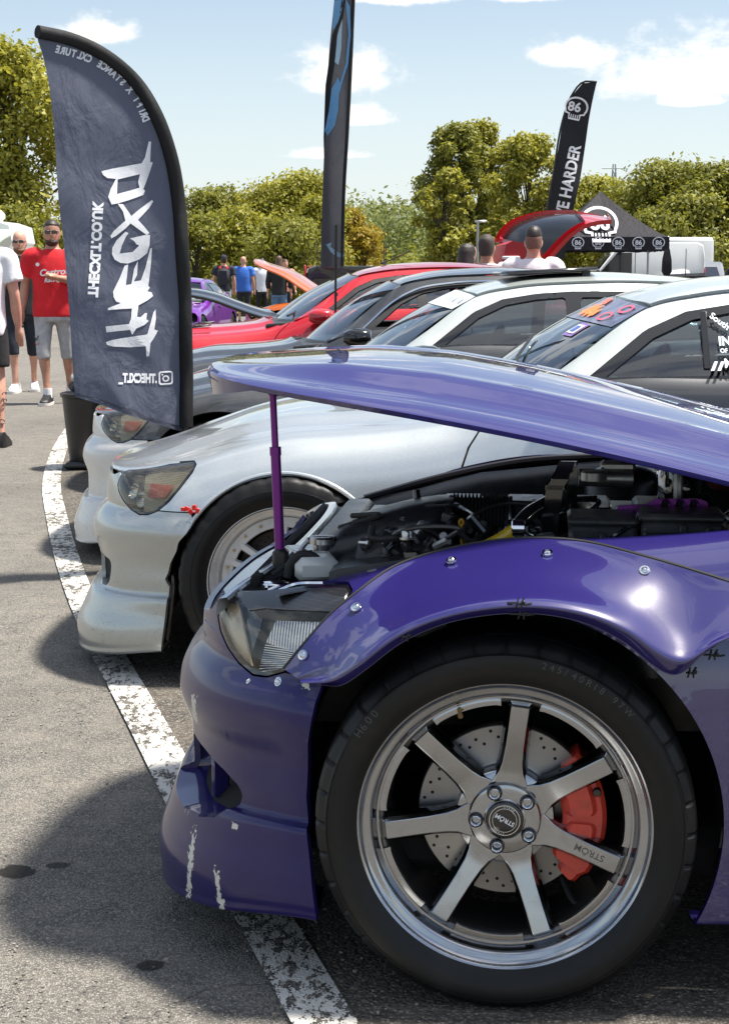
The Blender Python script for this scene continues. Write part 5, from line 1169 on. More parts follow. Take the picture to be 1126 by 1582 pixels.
o = F1.sheet(Lf, Rf, fc, None); parts_.append(o)
def flag_bottom(): pass
# lower hem sweeps down towards the pole
o = F1.poly([[(118,611),(118,606),(282,660),(283,668),(268,664),(250,656),(225,641),(200,630),(160,618)]], fc, None, 'flag_hem', 0.0); parts_.append(o)
curve = spline([(60,50,0),(110,60,0),(160,84,0),(205,122,0),(240,176,0),(263,240,0),(276,320,0),(283,420,0),(286,540,0),(287,660,0)], 60)
mb = MB(); pts = [F1.w(c[0], c[1]) for c in curve]; mb.tube(pts, [.026+.004*min(1, k/20) for k in range(60)], 12); parts_.append(mb.build('pole_sleeve', black_sleeve, None))
mb = MB(); mb.tube([pts[-1], (pts[-1][0], 7.25, .02)], .014, 12); mb.lathe([(0,.06),(.16,.05),(.18,.03),(.18,0)], 28, 'Z', (pts[-1][0], 7.25, .005)); parts_.append(mb.build('pole_base', black_plastic, None))
zB = lambda l: [(80+a/4.164, 300+b_/4.164) for a, b_ in l]; zA = lambda l: [(50+a/4.504, 30+b_/4.504) for a, b_ in l]
for loops in [[zB([(355,950),(390,938),(480,922),(600,905),(618,900),(640,820),(655,760),(668,742),(672,800),(662,870),(685,878),(660,925),(638,958),(630,1040),(612,1045),(608,978),(500,985),(400,980),(360,968)])],
              [zB([(355,850),(500,835),(512,800),(517,735),(450,738),(370,745),(372,732),(450,700),(420,690),(405,660),(402,625),(440,540),(470,460),(492,452),(478,585),(512,578),(528,480),(552,430),(546,520),(526,562),(570,555),(600,470),(630,350),(642,345),(636,430),(618,590),(628,600),(612,625),(640,632),(650,655),(620,680),(558,715),(550,790),(575,790),(600,765),(614,765),(610,805),(626,815),(600,840),(545,865),(520,905),(505,872),(358,888)])],
              [zB([(478,242),(420,300),(395,345),(392,385),(408,420),(445,442),(490,446),(560,420),(610,380),(626,330),(630,262),(600,262),(505,285),(530,300),(545,322),(562,330),(520,372),(440,382),(455,330),(482,272),(497,250)])],
              [zB([(428,62),(462,65),(515,140),(560,100),(600,68),(640,36),(650,44),(622,90),(556,165),(600,215),(626,250),(610,262),(560,226),(510,188),(480,220),(420,268),(388,285),(384,268),(404,238),(478,170),(462,112)])],
              [zA([(480,1055),(560,1035),(760,1000),(785,960),(812,850),(828,850),(820,990),(838,995),(815,1060),(790,1130),(770,1180),(782,1190),(770,1220),(680,1255),(600,1280),(555,1288),(530,1235),(545,1180),(580,1108),(520,1102),(490,1080)]), zA([(592,1112),(590,1215),(680,1190),(745,1170),(735,1130),(748,1075)])]]:
    parts_.append(F1.poly(loops, flag_white, None, 'brush_letter'))
parts_.append(F1.text('THECXLT.CO.UK', (139,458), (.045,-1), (1,.045), 21, flag_white, None, .055, .90))
parts_.append(F1.text('.THECXLT_', (243,591), (-1,-.02), (0,-1), 19, flag_white, None, .05, .60))
st = 'DRIFT X STANCE CXLTURE'; arc = spline([(222,190,0),(208,158,0),(188,132,0),(160,108,0),(128,92,0),(84,80,0)], 200); al = np.concatenate([[0], np.cumsum(np.linalg.norm(np.diff(arc, axis=0), axis=1))])
for i, ch in enumerate(st):
    if ch == ' ': continue
    q = al[-1]*(i+.1)/len(st); k = int(np.searchsorted(al, q)); k = min(k, 196); d = arc[k+3]-arc[k]; d /= np.linalg.norm(d)
    parts_.append(F1.text(ch, (arc[k][0], arc[k][1]), (d[0], d[1]), (-d[1], d[0]) if -d[1] > 0 else (-d[1], d[0]), 15.5, flag_white, None, .055, .72))
sq = lambda cx, cy, h, r: [(cx+math.copysign(h-r, math.cos(q))+r*math.cos(q), cy+math.copysign(h-r, math.sin(q))+r*math.sin(q)) for q in [2*math.pi*k/24+.01 for k in range(24)]]
parts_.append(F1.poly([sq(256,584,10.5,4), sq(256,584,8.3,3)[::-1]], flag_white, None, 'icon_frame', .005, 1)); parts_.append(F1.poly([sq(256,585,5,5), sq(256,585,3.1,3.1)[::-1]], flag_white, None, 'icon_ring', .005, 1)); parts_.append(F1.poly([sq(251,579,1.3,1.2)], flag_white, None, 'icon_dot', .005, 0))
for o in parts_: keep_world(o, BF_, bx0); o.parent = BF_
# narrow flag on a thin pole
NF = empty('narrow_flag', (at(519,415,12.0)[0], 12.0, 0)); tag(NF, 'tall narrow grey flag with light blue print, seen edge-on behind the red hatchback', 'flag')
F2 = Flag(12.0, lambda x, z: .06*math.sin(x*22+.6)+.02*math.sin(z*5))
parts_ = [F2.sheet([(520,-40),(516,0),(508,80),(504,160),(500,250),(497,330),(495,412)], [(548,-40),(546,0),(542,100),(537,200),(531,300),(528,360),(531,415)], cloth('grey_flag', (.10,.105,.115), .3, .4), None, 24, 80)]
z2 = lambda l: [(460+a/3.296, b_/3.296) for a, b_ in l]
blu = cloth('sky_blue_ink', (.20,.46,.78), .3, .2); blk = cloth('black_ink', (.012,.012,.014), .1, .2); pbl = cloth('pale_blue_ink', (.50,.72,.90), .3, .2)
parts_ += [F2.poly([z2([(187,0),(232,0),(222,60),(205,110),(176,150),(180,70)])], blu, None), F2.poly([z2([(224,0),(244,0),(230,90),(204,150),(192,280),(170,420),(158,560),(140,690),(133,800),(131,700),(140,430),(158,300),(175,170),(208,100)])], blk, None),
           F2.poly([z2([(244,0),(266,40),(270,180),(257,330),(222,440),(210,480),(206,560),(188,640),(150,690),(137,665),(158,560),(172,450),(205,392),(216,420),(244,330),(258,180),(250,70)])], blu, None, lift=.008), F2.poly([z2([(226,100),(222,250),(207,330),(188,310),(200,180)])], pbl, None), F2.poly([z2([(143,1245),(172,1232),(166,1255),(195,1278),(234,1298),(232,1310),(195,1306),(165,1280)])], pbl, None)]
mb = MB(); p0 = F2.w(519,415); mb.tube([(p0[0], 12.0, p0[2]+.3), (p0[0]-.01, 12.0, .02)], .009, 10); mb.lathe([(.0,.012),(.013,.010),(.013,-.010),(0,-.012)], 12, 'Z', (p0[0], 12.0, at(519,455,12)[2])); mb.lathe([(0,.05),(.2,.04),(.2,0)], 20, 'Z', (p0[0], 12.0, .005)); parts_.append(mb.build('flag_pole', black_plastic, None))
mb = MB(); c2 = spline([(548,-40,0),(546,0,0),(542,100,0),(537,200,0),(531,300,0),(529,410,0)], 30); mb.tube([F2.w(c[0], c[1]) for c in c2], .012, 8); parts_.append(mb.build('pole_sleeve', black_sleeve, None))
for o in parts_: keep_world(o, NF, NF.location); o.parent = NF
# black flag by the gazebo
YB = 34.0
HF = empty('black_flag', (at(858,380,YB)[0], YB, 0)); tag(HF, 'black leaning feather flag with white skull and capital letters beside the gazebo', 'flag')
F3 = Flag(YB, lambda x, z: .05*math.sin(x*6+z*2))
bc = cloth('black_flag_cloth', (.014,.015,.019), .08, .4)
parts_ = [F3.sheet([(899,129),(884,148),(872,178),(864,215),(856,265),(849,310),(842,355),(836,395)], [(921,127),(916,148),(910,180),(904,225),(896,275),(886,320),(878,360),(872,400)], bc, None, 20, 60)]
d_ = np.array([.205,-.979]); u_ = np.array([-.979,-.205])
parts_.append(F3.text('LIVE HARDER', (870.5,352), d_, u_, 25, flag_white, None, .03, .86, .03))
sk, rot = skull_shapes(889, 168, 17, R(12)); parts_.append(F3.poly(sk, flag_white, None, 'skull_outline', .03, 1))
a_ = R(12); parts_.append(F3.text('86', rot(-12.5, 4), (math.cos(a_), math.sin(a_)), (math.sin(a_), -math.cos(a_)), 20, flag_white, None, .03, 1.0, .03))
for k in range(4): q0, q1 = rot(-5+3.4*k, 9), rot(-5+3.4*k, 15); parts_.append(F3.poly([[(q0[0]-.8, q0[1]), (q0[0]+.8, q0[1]), (q1[0]+.8, q1[1]), (q1[0]-.8, q1[1])]], flag_white, None, 'skull_tooth', .03, 0))
mb = MB(); c3_ = spline([(921,127,0),(900,127,0),(883,147,0),(871,178,0),(862,215,0),(855,265,0),(847,310,0),(840,355,0),(830,420,0)], 40); pp_ = [F3.w(c[0], c[1]) for c in c3_]; mb.tube(pp_+[(pp_[-1][0]-.25, YB, .0)], .02, 8); parts_.append(mb.build('flag_pole', black_plastic, None))
for o in parts_: keep_world(o, HF, HF.location); o.parent = HF
# ------------------------------------------------------------------ gazebo
YT = 47.0; tx = at(938, 400, YT)[0]
GZ = empty('gazebo', (tx, YT+1.65, 0)); tag(GZ, 'black pop-up gazebo with white skull emblems along its valance', 'gazebo')
tc_ = cloth('gazebo_fabric', (.013,.012,.017), .10, .5)
h = 1.66
def canopy(mb):
    n = 14; V = []; F = []
    for s_ in range(4):
        b0 = len(mb.V); a0 = s_*math.pi/2; V = []; F = []
        for i in range(n+1):
            t = i/n
            for j in range(n+1):
                u = -1+2*j/n; r = h*t; z = 2.32+(3.62-2.32)*((1-t)**1.25); z -= .05*math.sin(math.pi*t)*(1-abs(u))
                x, y = u*r, -r; V.append((x*math.cos(a0)-y*math.sin(a0), x*math.sin(a0)+y*math.cos(a0), z))
        for i in range(n):
            for j in range(n): F.append((i*(n+1)+j, (i+1)*(n+1)+j, (i+1)*(n+1)+j+1, i*(n+1)+j+1))
        mb.add(V, F)
mb = MB(); canopy(mb); cn = mb.build('canopy', tc_, GZ, True, 40)
for s_ in range(4):
    mb = MB(); a0 = s_*math.pi/2; V = []
    for j in range(21):
        u = -1+2*j/20
        for z, o_ in ((2.32, 0), (2.12, .012*math.sin(j*1.3)), (1.95+.012*math.sin(j*2.1), .02*math.sin(j*1.1))): x, y = u*h, -h-o_-.005; V.append((x*math.cos(a0)-y*math.sin(a0), x*math.sin(a0)+y*math.cos(a0), z))
    mb.add(V, [(3*j+k, 3*j+3+k, 3*j+4+k, 3*j+1+k) for j in range(20) for k in range(2)]); mb.build('valance', tc_, GZ, True)
white_ink = mat('white_ink', (.66,.66,.72), .6)
def emblem(cx, cz, r, y, lean, parent):
    sk, rot = skull_shapes(0, 0, r); mb = MB()
    tri = tessellate_polygon([[Vector((a, b_, 0)) for a, b_ in l] for l in sk]); vv = [p for l in sk for p in l]
    mb.add([(cx+a, y-b_*-lean*0+lean*(-b_), cz-b_) for a, b_ in vv], [tuple(t) for t in tri])
    V, F = glyph('86', r*1.15, .03); a, b2 = text_w('86', r*1.15, .03); mb.add([(cx+v[0]-(a+b2)/2, y+lean*(v[1]-r*.28), cz+v[1]-r*.28) for v in V], F)
    for k in range(4): x0 = cx-.3*r+.2*r*k; mb.add([(x0-.04*r, y+lean*-.5*r, cz-.5*r), (x0+.04*r, y+lean*-.5*r, cz-.5*r), (x0+.04*r, y-lean*.9*r, cz-.9*r), (x0-.04*r, y-lean*.9*r, cz-.9*r)], [(0,1,2,3)])
    return mb.build('skull_emblem', white_ink, parent, False, fixn=False)
for k in range(6): emblem(-1.36+.545*k, 2.15, .155, -h-.045, 0, cn)
emblem(-.18, 2.66, .47, -1.30, .95, cn)
for sx in (-1, 1):
    for sy in (-1, 1): mb = MB(); mb.box((sx*(h-.03), sy*(h-.03), 1.17), (.06,.06,2.34), None, .01); mb.build('leg', dull_alu, GZ)
mb = MB(); mb.loft([[(h-.05+a*.05*q, -h+.03+b_*.05*q, z) for a, b_ in ((-1,-1),(1,-1),(1,1),(-1,1))] for z, q in ((2.0,1.2),(1.7,2.2),(1.4,2.4),(1.25,1.0))]); mb.build('tied_drape', tc_, GZ)
# ------------------------------------------------------------------ vans and far vehicles
wv = paint('van_white', (.74,.75,.74), 0.0, .4, .5, .08, flake=False)
def van(name, px, Y, label, rz=0, L=5.4, H=2.35, W=1.95, m=wv, group='vans and vehicles parked at the back', cat='van', high=False):
    c = empty(name, (at(px, 430, Y)[0], Y, 0), R(rz)); tag(c, label, cat, group)
    hw = W/2
    prof = [(0,.35),(-.02,.75),(.12,.98),(.85,1.18),(1.55,H*.90),(1.85,H*.975),(2.4,H),(L-.25,H),(L-.06,H*.96),(L,H*.8),(L,.40),(L-.1,.30),(.1,.28)]
    rings = []
    for o_, k in ((-hw,.955),(-hw*.985,.985),(-hw*.90,1.0),(hw*.90,1.0),(hw*.985,.985),(hw,.955)):
        cx_, cz_ = L/2, 1.2; rings.append([(cx_+(x-cx_)*(k if k > .96 else .985), o_, cz_+(z-cz_)*k) for x, z in prof])
    mb = MB(); mb.loft(rings); b_ = mb.build('body', m, c, True, 30)
    dk = glassmat('van_glass', (.05,.06,.06))
    for sd in (-1, 1):
        mb = MB(); mb.prism([(1.0,1.28),(1.60,H*.86),(2.05,H*.86),(2.05,1.28)], sd*(hw-.01), sd*(hw+.012)); mb.build('side_window', black_gloss, c)
        mb = MB(); mb.box((2.15,sd*(hw+.004),1.25), (.02,.012,1.6), None, .003); mb.box((3.7,sd*(hw+.004),1.25), (.02,.012,1.7), None, .003); mb.build('door_seam', black_plastic, c)
        mb = MB(); mb.box((1.0,sd*(hw+.10),1.35), (.10,.16,.26), None, .03); mb.build('door_mirror', black_plastic, c)
        for xx in (.85, L-1.0): mb = MB(); mb.lathe([(.16,-.02),(.20,-.03),(.33,-.02),(.34,.0),(.34,.2)], 28, 'Y', (xx,-hw-.01 if sd < 0 else hw-.17,.34)); mb.lathe([(0,-.01),(.16,-.015),(.19,-.025)], 20, 'Y', (xx,-hw-.01 if sd < 0 else hw+.03,.34)); mb.build('wheel', black_rubber, c)
    mb = MB(); mb.add([(.87,-hw*.82,1.24),(.87,hw*.82,1.24),(1.53,hw*.78,H*.885),(1.53,-hw*.78,H*.885)], [(0,1,2,3)]); ws_ = mb.build('windscreen', black_gloss, c); ws_.location = (-.03,0,.03)
    mb = MB(); mb.box((L+.005,0,.9), (.02,W*.8,.06), None, .005); mb.build('rear_trim', black_plastic, c)
    for sd in (-1, 1): mb = MB(); mb.box((L-.01,sd*hw*.93,1.25), (.05,.10,.55), None, .02); mb.build('tail_lamp', mat('tail_red', (.4,.02,.02), .3), c)
    return c
van('white_van', 866, 54, 'white panel van parked behind the black gazebo', 0, 4.3, 2.3)
van('tall_white_van', 1025, 66, 'tall white van with yellowed edge standing right of the gazebo', -92, 5.4, 2.62)
van('grey_pickup', 1076, 52, 'low grey vehicle with dark rear window beyond the gazebo leg', 84, 4.6, 1.72, 1.85, paint('far_grey_paint', (.22,.23,.24), .3, .35, .7, .1))
van('white_minibus', 1178, 49, 'white vehicle with black window seam at the far right edge', -92, 5.2, 2.2, 2.0)
van('silver_hatch', 600, 62, 'small pale car parked beyond the red roof', 4, 4.0, 1.5, 1.75, paint('far_silver_paint', (.5,.52,.53), .3, .35, .7, .1), cat='car')
van('far_white_car', 640, 66, 'white car farther off, under the distant wood', 2, 4.2, 1.55, 1.75, cat='car')
van('dark_hatch', 735, 41, 'dark car with red tail lamp behind the narrow flag', 178, 4.0, 1.5, 1.75, paint('far_black_paint', (.02,.02,.022), .3, .3, 1.0, .05), cat='car')
# motorhome with its awning out
MH = empty('motorhome', (at(-40, 430, 44)[0], 44, 0), R(-4)); tag(MH, 'white motorhome with roof box and wind-out awning behind the two men', 'motorhome')
mb = MB(); mb.loft([[(x, y, z) for x, z in ((-3,.35),(-3,2.45),(-2.8,2.62),(.9,2.62),(1.25,2.5),(1.32,2.1),(1.1,1.75),(1.25,1.2),(1.75,1.0),(1.8,.5),(1.6,.35))] for y in (-1.1, 1.1)]); mb.build('body', wv, MH, True, 25)
mb = MB(); mb.box((.35,-1.11,1.95), (.55,.03,.50), None, .02); mb.build('side_window', black_gloss, MH)
mb = MB(); mb.box((-1.6,-1.11,1.75), (.9,.03,.55), None, .02); mb.build('side_window', black_gloss, MH)
mb = MB(); mb.box((.1,0,2.78), (1.3,1.0,.30), None, .10); rb = mb.build('roof_box', wv, MH)
mb = MB(); mb.box((.55,-.51,2.80), (.25,.02,.12), None, .02); mb.build('roof_vent', black_plastic, rb)
mb = MB(); mb.loft([[(-2.6, y, z), (1.5, y, z-.12), (1.5, y, z-.16), (-2.6, y, z-.04)] for y, z in ((-1.1,2.52),(-2.4,2.30),(-3.1,2.14))]); mb.build('awning', cloth('awning_fabric', (.62,.68,.62), .45, .15), MH, True, 30)
for xx in (-2.5, 1.4): mb = MB(); mb.tube([(xx,-3.05,2.10),(xx,-3.05,0)], .02, 8); mb.build('awning_leg', dull_alu, MH)
for xx in (-1.8, 1.1): mb = MB(); mb.lathe([(0,-.02),(.33,-.03),(.34,.2)], 24, 'Y', (xx,-1.1,.34)); mb.build('wheel', black_rubber, MH)
# red hatchback with the tailgate up
YH = 20.5
RH = empty('red_hatchback', (at(850, 430, YH)[0], YH, 0)); tag(RH, 'red hatchback with its tailgate raised, behind the man with cropped dark hair', 'car'); ro = Vector(RH.location)
far_e = spline([(768,376,0),(776,360,0),(790,347,0),(815,337,0),(858,331,0),(900,334,0),(942,343,0)], 30); near_e = spline([(846,408,0),(856,396,0),(870,380,0),(886,364,0),(904,353,0),(922,348,0),(944,346,0)], 30)
def hatch(u, v):
    i = v*29; k0 = np.clip(i.astype(int), 0, 28); f_ = (i-k0)[:, None]
    Fp = np.array([at(a, b_, YH+.75) for a, b_, _ in far_e]); Np = np.array([at(a, b_, YH-.55) for a, b_, _ in near_e])
    a = Fp[k0]*(1-f_)+Fp[k0+1]*f_; b_ = Np[k0]*(1-f_)+Np[k0+1]*f_; t = (u[:, None]+1)/2
    P = a*(1-t)+b_*t; P[:,2] += .07*np.sin(np.pi*t[:,0]); P[:,0] -= .05*np.sin(np.pi*t[:,0]); return P-np.array(ro)
gb_ = lambda u, v, P: np.minimum(np.minimum(u+.80, .86-u), np.minimum(v-.03, .70-v))*.4
V, F = trim(hatch, -1, 1, 0, 1, 50, 60, lambda u, v, P: -gb_(u, v, P), .05, flip=True); tg = mk('tailgate', V, F, redpt, RH, True, 50)
V, F = trim(hatch, -1, 1, 0, 1, 50, 60, lambda u, v, P: gb_(u, v, P)+.004, 0, flip=True); mk('tailgate_glass', np.array(V)+np.array([0,0,-.006]), F, mat('hatch_glass', (.012,.014,.016), .2, spec=.3), tg, True)
body_pts = [(-.72,.35),(-.72,.80),(-.70,1.02),(-.66,1.30),(-.60,1.62),(-.52,1.66),(-.20,1.60),(.02,1.10),(.10,.92),(.12,.45),(.05,.32)]
mb = MB(); mb.loft([[(x*sc-.02, y, z) for x, z in body_pts] for y, sc in ((-.78,.96),(-.70,1.0),(.70,1.0),(.78,.96))]); bb = mb.build('body', mat('plain_red', (.36,.008,.012), .45), RH, True, 30)
mb = MB(); mb.loft([[(x, y, z) for x, z in ((-3.4,.35),(-3.45,.7),(-2.6,.92),(-1.9,1.32),(-1.2,1.42),(-.70,1.40),(-.70,.35))] for y in (-.80,.80)]); mb.build('cabin', redpt, RH, True, 25)
p = at(789, 398, YH-.8); mb = MB(); mb.box(tuple(Vector(p)-ro), (.20,.02,.035), None, .008); mb.build('number_plate', white_print, RH)
for xx in (-2.7, -.35):
    for yy in (-.72, .72): mb = MB(); mb.lathe([(0,-.08),(.2,-.09),(.31,-.08),(.32,-.04),(.32,.1)], 24, 'Y', (xx,yy,.325)); mb.build('wheel', black_rubber, RH)
# black bin / tub at the end of the bays
p = ground(132, 729); BN = empty('black_tub', (p[0]+.03, p[1]+.22, 0)); tag(BN, 'black plastic tub by the painted line beneath the feather flag', 'tub')
mb = MB(); mb.lathe([(0,.02),(.155,.02),(.165,.04),(.205,.47),(.215,.475),(.218,.50),(.205,.505),(.195,.48),(.15,.10),(0,.09)], 36, 'Z'); mb.build('tub_wall', mat('tub_plastic', (.012,.012,.013), .32, rvar=.2), BN)
mb = MB(); mb.box((0,0,.03), (.36,.34,.05), None, .02); mb.build('tub_foot', black_plastic, BN)
mb = MB(); mb.box((.0,.0,.53), (.30,.24,.07), (0,.1,.3), .02); mb.build('tub_weight', black_rubber, BN)
mb = MB(); mb.box((-.06,-.02,.595), (.16,.13,.06), (.1,.1,.2), .02); mb.build('clear_jug', mat('frosted_jug', (.45,.45,.42), .25, coat=.5, var=.3), BN)
# lamp post and pylon far off
LPp = empty('lamp_post', (at(737, 430, 70)[0], 70, 0)); tag(LPp, 'slim pale lamp post in front of the tall trees', 'lamp post'); mb = MB(); mb.tube([(0,0,0),(0,0,3.45)], .06, 8); mb.build('post', dull_alu, LPp); mb = MB(); mb.box((.12,0,3.45), (.5,.2,.1), None, .03); mb.build('lamp_head', dull_alu, LPp)
PY = empty('pylon', (at(945, 430, 420)[0], 420, 0)); tag(PY, 'distant lattice electricity pylon rising over the trees', 'pylon')
mb = MB(); 
for sx in (-1, 1):
    for sy in (-1, 1): mb.tube([(sx*3.2,sy*3.2,0),(sx*.7,sy*.7,21),(sx*.25,sy*.25,28)], .14, 4)
for k in range(9):
    z0, z1 = k*3, k*3+3; w0, w1 = 3.2-2.5*z0/21*.95, 3.2-2.5*min(z1, 24)/21*.95; mb.tube([(-w0,-w0,z0),(w1,-w1,z1)], .09, 4); mb.tube([(w0,-w0,z0),(-w1,-w1,z1)], .09, 4)
for z, w_ in ((20,5),(23.5,4),(27,3)): mb.tube([(-w_,0,z),(w_,0,z)], .13, 4)
mb.build('lattice', mat('pylon_steel', (.30,.33,.36), .6), PY, False)
# ------------------------------------------------------------------ trees
def leafmat(name, c0, c1, trans=.35):
    m = bpy.data.materials.new(name); m.use_nodes = True; T = NT(m.node_tree)
    g = T.n('ShaderNodeNewGeometry'); v = T.n('ShaderNodeTexCoord').outputs['Object']
    k = T.m('ADD', T.m('MULTIPLY', g.outputs['Random Per Island'], .6), T.m('MULTIPLY', T.noise(v, .8, 3), .5), clamp=True)
    c = T.mix(k, c0, c1)
    b = T.n('ShaderNodeBsdfPrincipled', {'Base Color': c, 'Roughness': .55, 'Specular IOR Level': .3}); t = T.n('ShaderNodeBsdfTranslucent', {0: T.mix(.5, c, (c1[0]*1.3, c1[1]*1.3, c1[2]*.6))})
    T.n('ShaderNodeOutputMaterial', {0: T.n('ShaderNodeMixShader', {0: trans, 1: b, 2: t})}); return m
leafA = leafmat('leaf_yellow_green', (.060,.074,.011), (.46,.43,.07)); leafB = leafmat('leaf_mid_green', (.046,.060,.011), (.32,.315,.058)); leafC = leafmat('leaf_haze_green', (.09,.115,.04), (.24,.26,.09)); leafD = leafmat('leaf_golden', (.12,.10,.012), (.44,.32,.04))  # the far leaf green is paler, distance haze put into its colour
bark = mat('bark', (.065,.052,.040), .9, var=.4, vscale=6, bump=.4, bscale=30)
def fast_quads(name, P4, m, parent):
    n = len(P4); me = bpy.data.meshes.new(name); me.vertices.add(n*4); me.vertices.foreach_set('co', P4.reshape(-1).astype(np.float32)); me.loops.add(n*4); me.loops.foreach_set('vertex_index', np.arange(n*4, dtype=np.int32)); me.polygons.add(n); me.polygons.foreach_set('loop_start', np.arange(0, n*4, 4, dtype=np.int32))
    me.update(calc_edges=True); me.materials.append(m); return link(bpy.data.objects.new(name, me), parent)
def leaves(rg, clumps, n, size, m, parent, droop=.2, name='crown'):
    C_ = np.array([c[:3] for c in clumps]); Rr = np.array([c[3] for c in clumps]); w_ = Rr**2; w_ /= w_.sum()
    k = rg.choice(len(clumps), n, p=w_); d = rg.normal(size=(n, 3)); d /= np.linalg.norm(d, axis=1)[:, None]
    rad = Rr[k]*np.clip(rg.normal(.84, .22, n), .1, 1.4); pos = C_[k]+d*rad[:, None]*np.array([1, 1, .82])
    nr = d*.7+rg.normal(size=(n, 3))*.55+np.array([0, 0, .35]); nr /= np.linalg.norm(nr, axis=1)[:, None]
    t = np.cross(nr, rg.normal(size=(n, 3))); t /= np.linalg.norm(t, axis=1)[:, None]; b_ = np.cross(nr, t); s_ = size*rg.uniform(.55, 1.35, n)[:, None]
    P4 = np.stack([pos-t*s_*.5, pos-b_*s_*.30, pos+t*s_*.55, pos+b_*s_*.30], 1); return fast_quads(name, P4, m, parent)
def tree(name, px, ytop, Y, rx, label, seed, m=leafA, n=9000, leaf=.2, trunk=.3, base=1.6, ncl=26, shape='round', group='trees round the car park', cat='tree', by=None):
    rg = np.random.default_rng(seed); top = at(px, ytop, Y); x, zt = top[0], top[2]
    t = empty(name, (x, Y, 0)); tag(t, label, cat, group)
    cl = []; hz_ = zt-base; ncl = int(ncl*1.7)
    for k in range(ncl):
        f = (k+.5)/ncl; z = base+hz_*f
        if shape == 'round': w_ = rx*math.sqrt(max(.06, 1-(2*f-.85)**2/1.35))
        elif shape == 'column': w_ = rx*(.55+.6*math.sin(math.pi*min(1, f*1.02+.05)))*(1 if f < .85 else (1-f)/.15*.6+.4)
        else: w_ = rx*math.sqrt(max(.05, 1-f**2.2))
        a = k*2.4+rg.uniform(-.5, .5); r = w_*rg.uniform(.2, 1.0); cr = (rg.uniform(.16, .46)*rx*(.72 if shape == 'column' else .8))*(1 if k % 3 else 1.25)
        z = min(z, zt-cr*.8); cl.append((r*math.cos(a), r*math.sin(a)*.8, z, cr))
    cl.append((0, 0, zt-.38*rx, .38*rx))
    mb = MB(); hh = base+hz_*.72
    pts = [(0,0,-.05),(rg.uniform(-.1,.1),0,hh*.35),(rg.uniform(-.2,.2),rg.uniform(-.2,.2),hh*.7),(rg.uniform(-.2,.2),0,hh)]
    sp_ = spline(pts, 14); mb.tube(sp_, [trunk*(1-.8*i/13) for i in range(14)], 8); mb.build('trunk', bark, t)
    for k in range(0, len(cl), 2):
        c = cl[k]; i = int(min(12, max(2, 13*(c[2]*.62)/hh))); s0 = sp_[i]; mid = (np.array(s0)+np.array(c[:3]))/2+np.array([0,0,.12*rx]); mb = MB(); mb.tube(spline([s0, mid, c[:3]], 7), [trunk*.34*(1-.8*j/6) for j in range(7)], 5); mb.build('limb', bark, t)
    leaves(rg, cl, int(n*1.7), leaf*.74, m, t)
    return t
G_ = 'trees round the car park'
tree('broadleaf_tree', 10, 62, 52, 2.6, 'tall yellow-green tree behind the motorhome, cut by the feather flag', 1, leafA, 16000, .24, .22, 1.0, 34)
tree('broadleaf_tree', -110, 40, 54, 3.0, 'tall tree half out of view beside the motorhome', 2, leafA, 9000, .26, .25, 1.0, 30)
tree('leafy_bush', 20, 318, 49, 1.5, 'low green bush between motorhome and the tall tree', 41, leafB, 4000, .2, .08, .2, 14, cat='bush')
for i, (px, yt, Y, rx, m_, n_, lab) in enumerate([(315,292,62,1.9,leafB,5000,'thin bushy tree just right of the feather flag pole'),(345,284,64,1.6,leafB,3800,'feathery bush top beside the feather flag'),(375,318,58,1.8,leafA,4600,'low yellow-green bush behind the cap wearer'),(420,278,63,2.1,leafA,7000,'rounded bush behind the man in blue'),(462,264,62,2.1,leafA,7500,'highest rounded bush, next to the narrow flag'),(490,300,60,1.6,leafA,4500,'bush directly behind the narrow flag'),(300,330,57,1.6,leafB,4000,'dense low bush at the foot of the feather flag pole'),(440,335,56,1.9,leafB,5000,'dense low bush behind the long-haired person'),(540,322,66,1.5,leafD,4200,'golden bush just right of the narrow flag'),(556,352,62,1.1,leafD,2600,'small golden bush beyond the red roof')]):
    tree('leafy_bush', px, yt, Y, rx, lab, 60+i, m_, n_, .20, .10, .25, 18, 'bush', group='bushes along the back hedge', cat='bush')
for i, (px, yt, Y, rx, n_, lab, sh) in enumerate([(706,190,76,1.75,8500,'tall slim tree with gaps, left of a tight pair','column'),(748,186,78,1.7,8000,'tall slim tree in the middle of a tight group of three','column'),(815,207,74,1.75,9500,'tall fuller tree beside the leaning black flag','column'),(690,260,72,1.1,3600,'slender tree at the left edge of the tall group','column')]):
    tree('broadleaf_tree', px, yt, Y, rx, lab, 90+i, leafA if i != 0 else leafB, n_, .26, .16, 1.4, 30, sh)
for i, (px, yt, Y, rx, n_, lab) in enumerate([(925,272,82,2.6,8500,'rounded tree rising behind the gazebo top'),(1028,250,74,2.6,12000,'large dense tree right of the gazebo'),(1105,252,72,2.6,12000,'large dense tree above the white vehicle at the edge'),(1065,300,70,2.2,7000,'dense lower tree behind the tall white van'),(975,318,78,2.0,5500,'low tree between gazebo and large dense tree'),(1170,260,76,2.8,6000,'tree leaning in from beyond the edge'),(870,300,86,2.0,5000,'tree behind the leaning black flag')]):
    tree('broadleaf_tree', px, yt, Y, rx, lab, 120+i, leafB if i in (1,2,3) else leafA, n_, .27, .2, .6, 26)
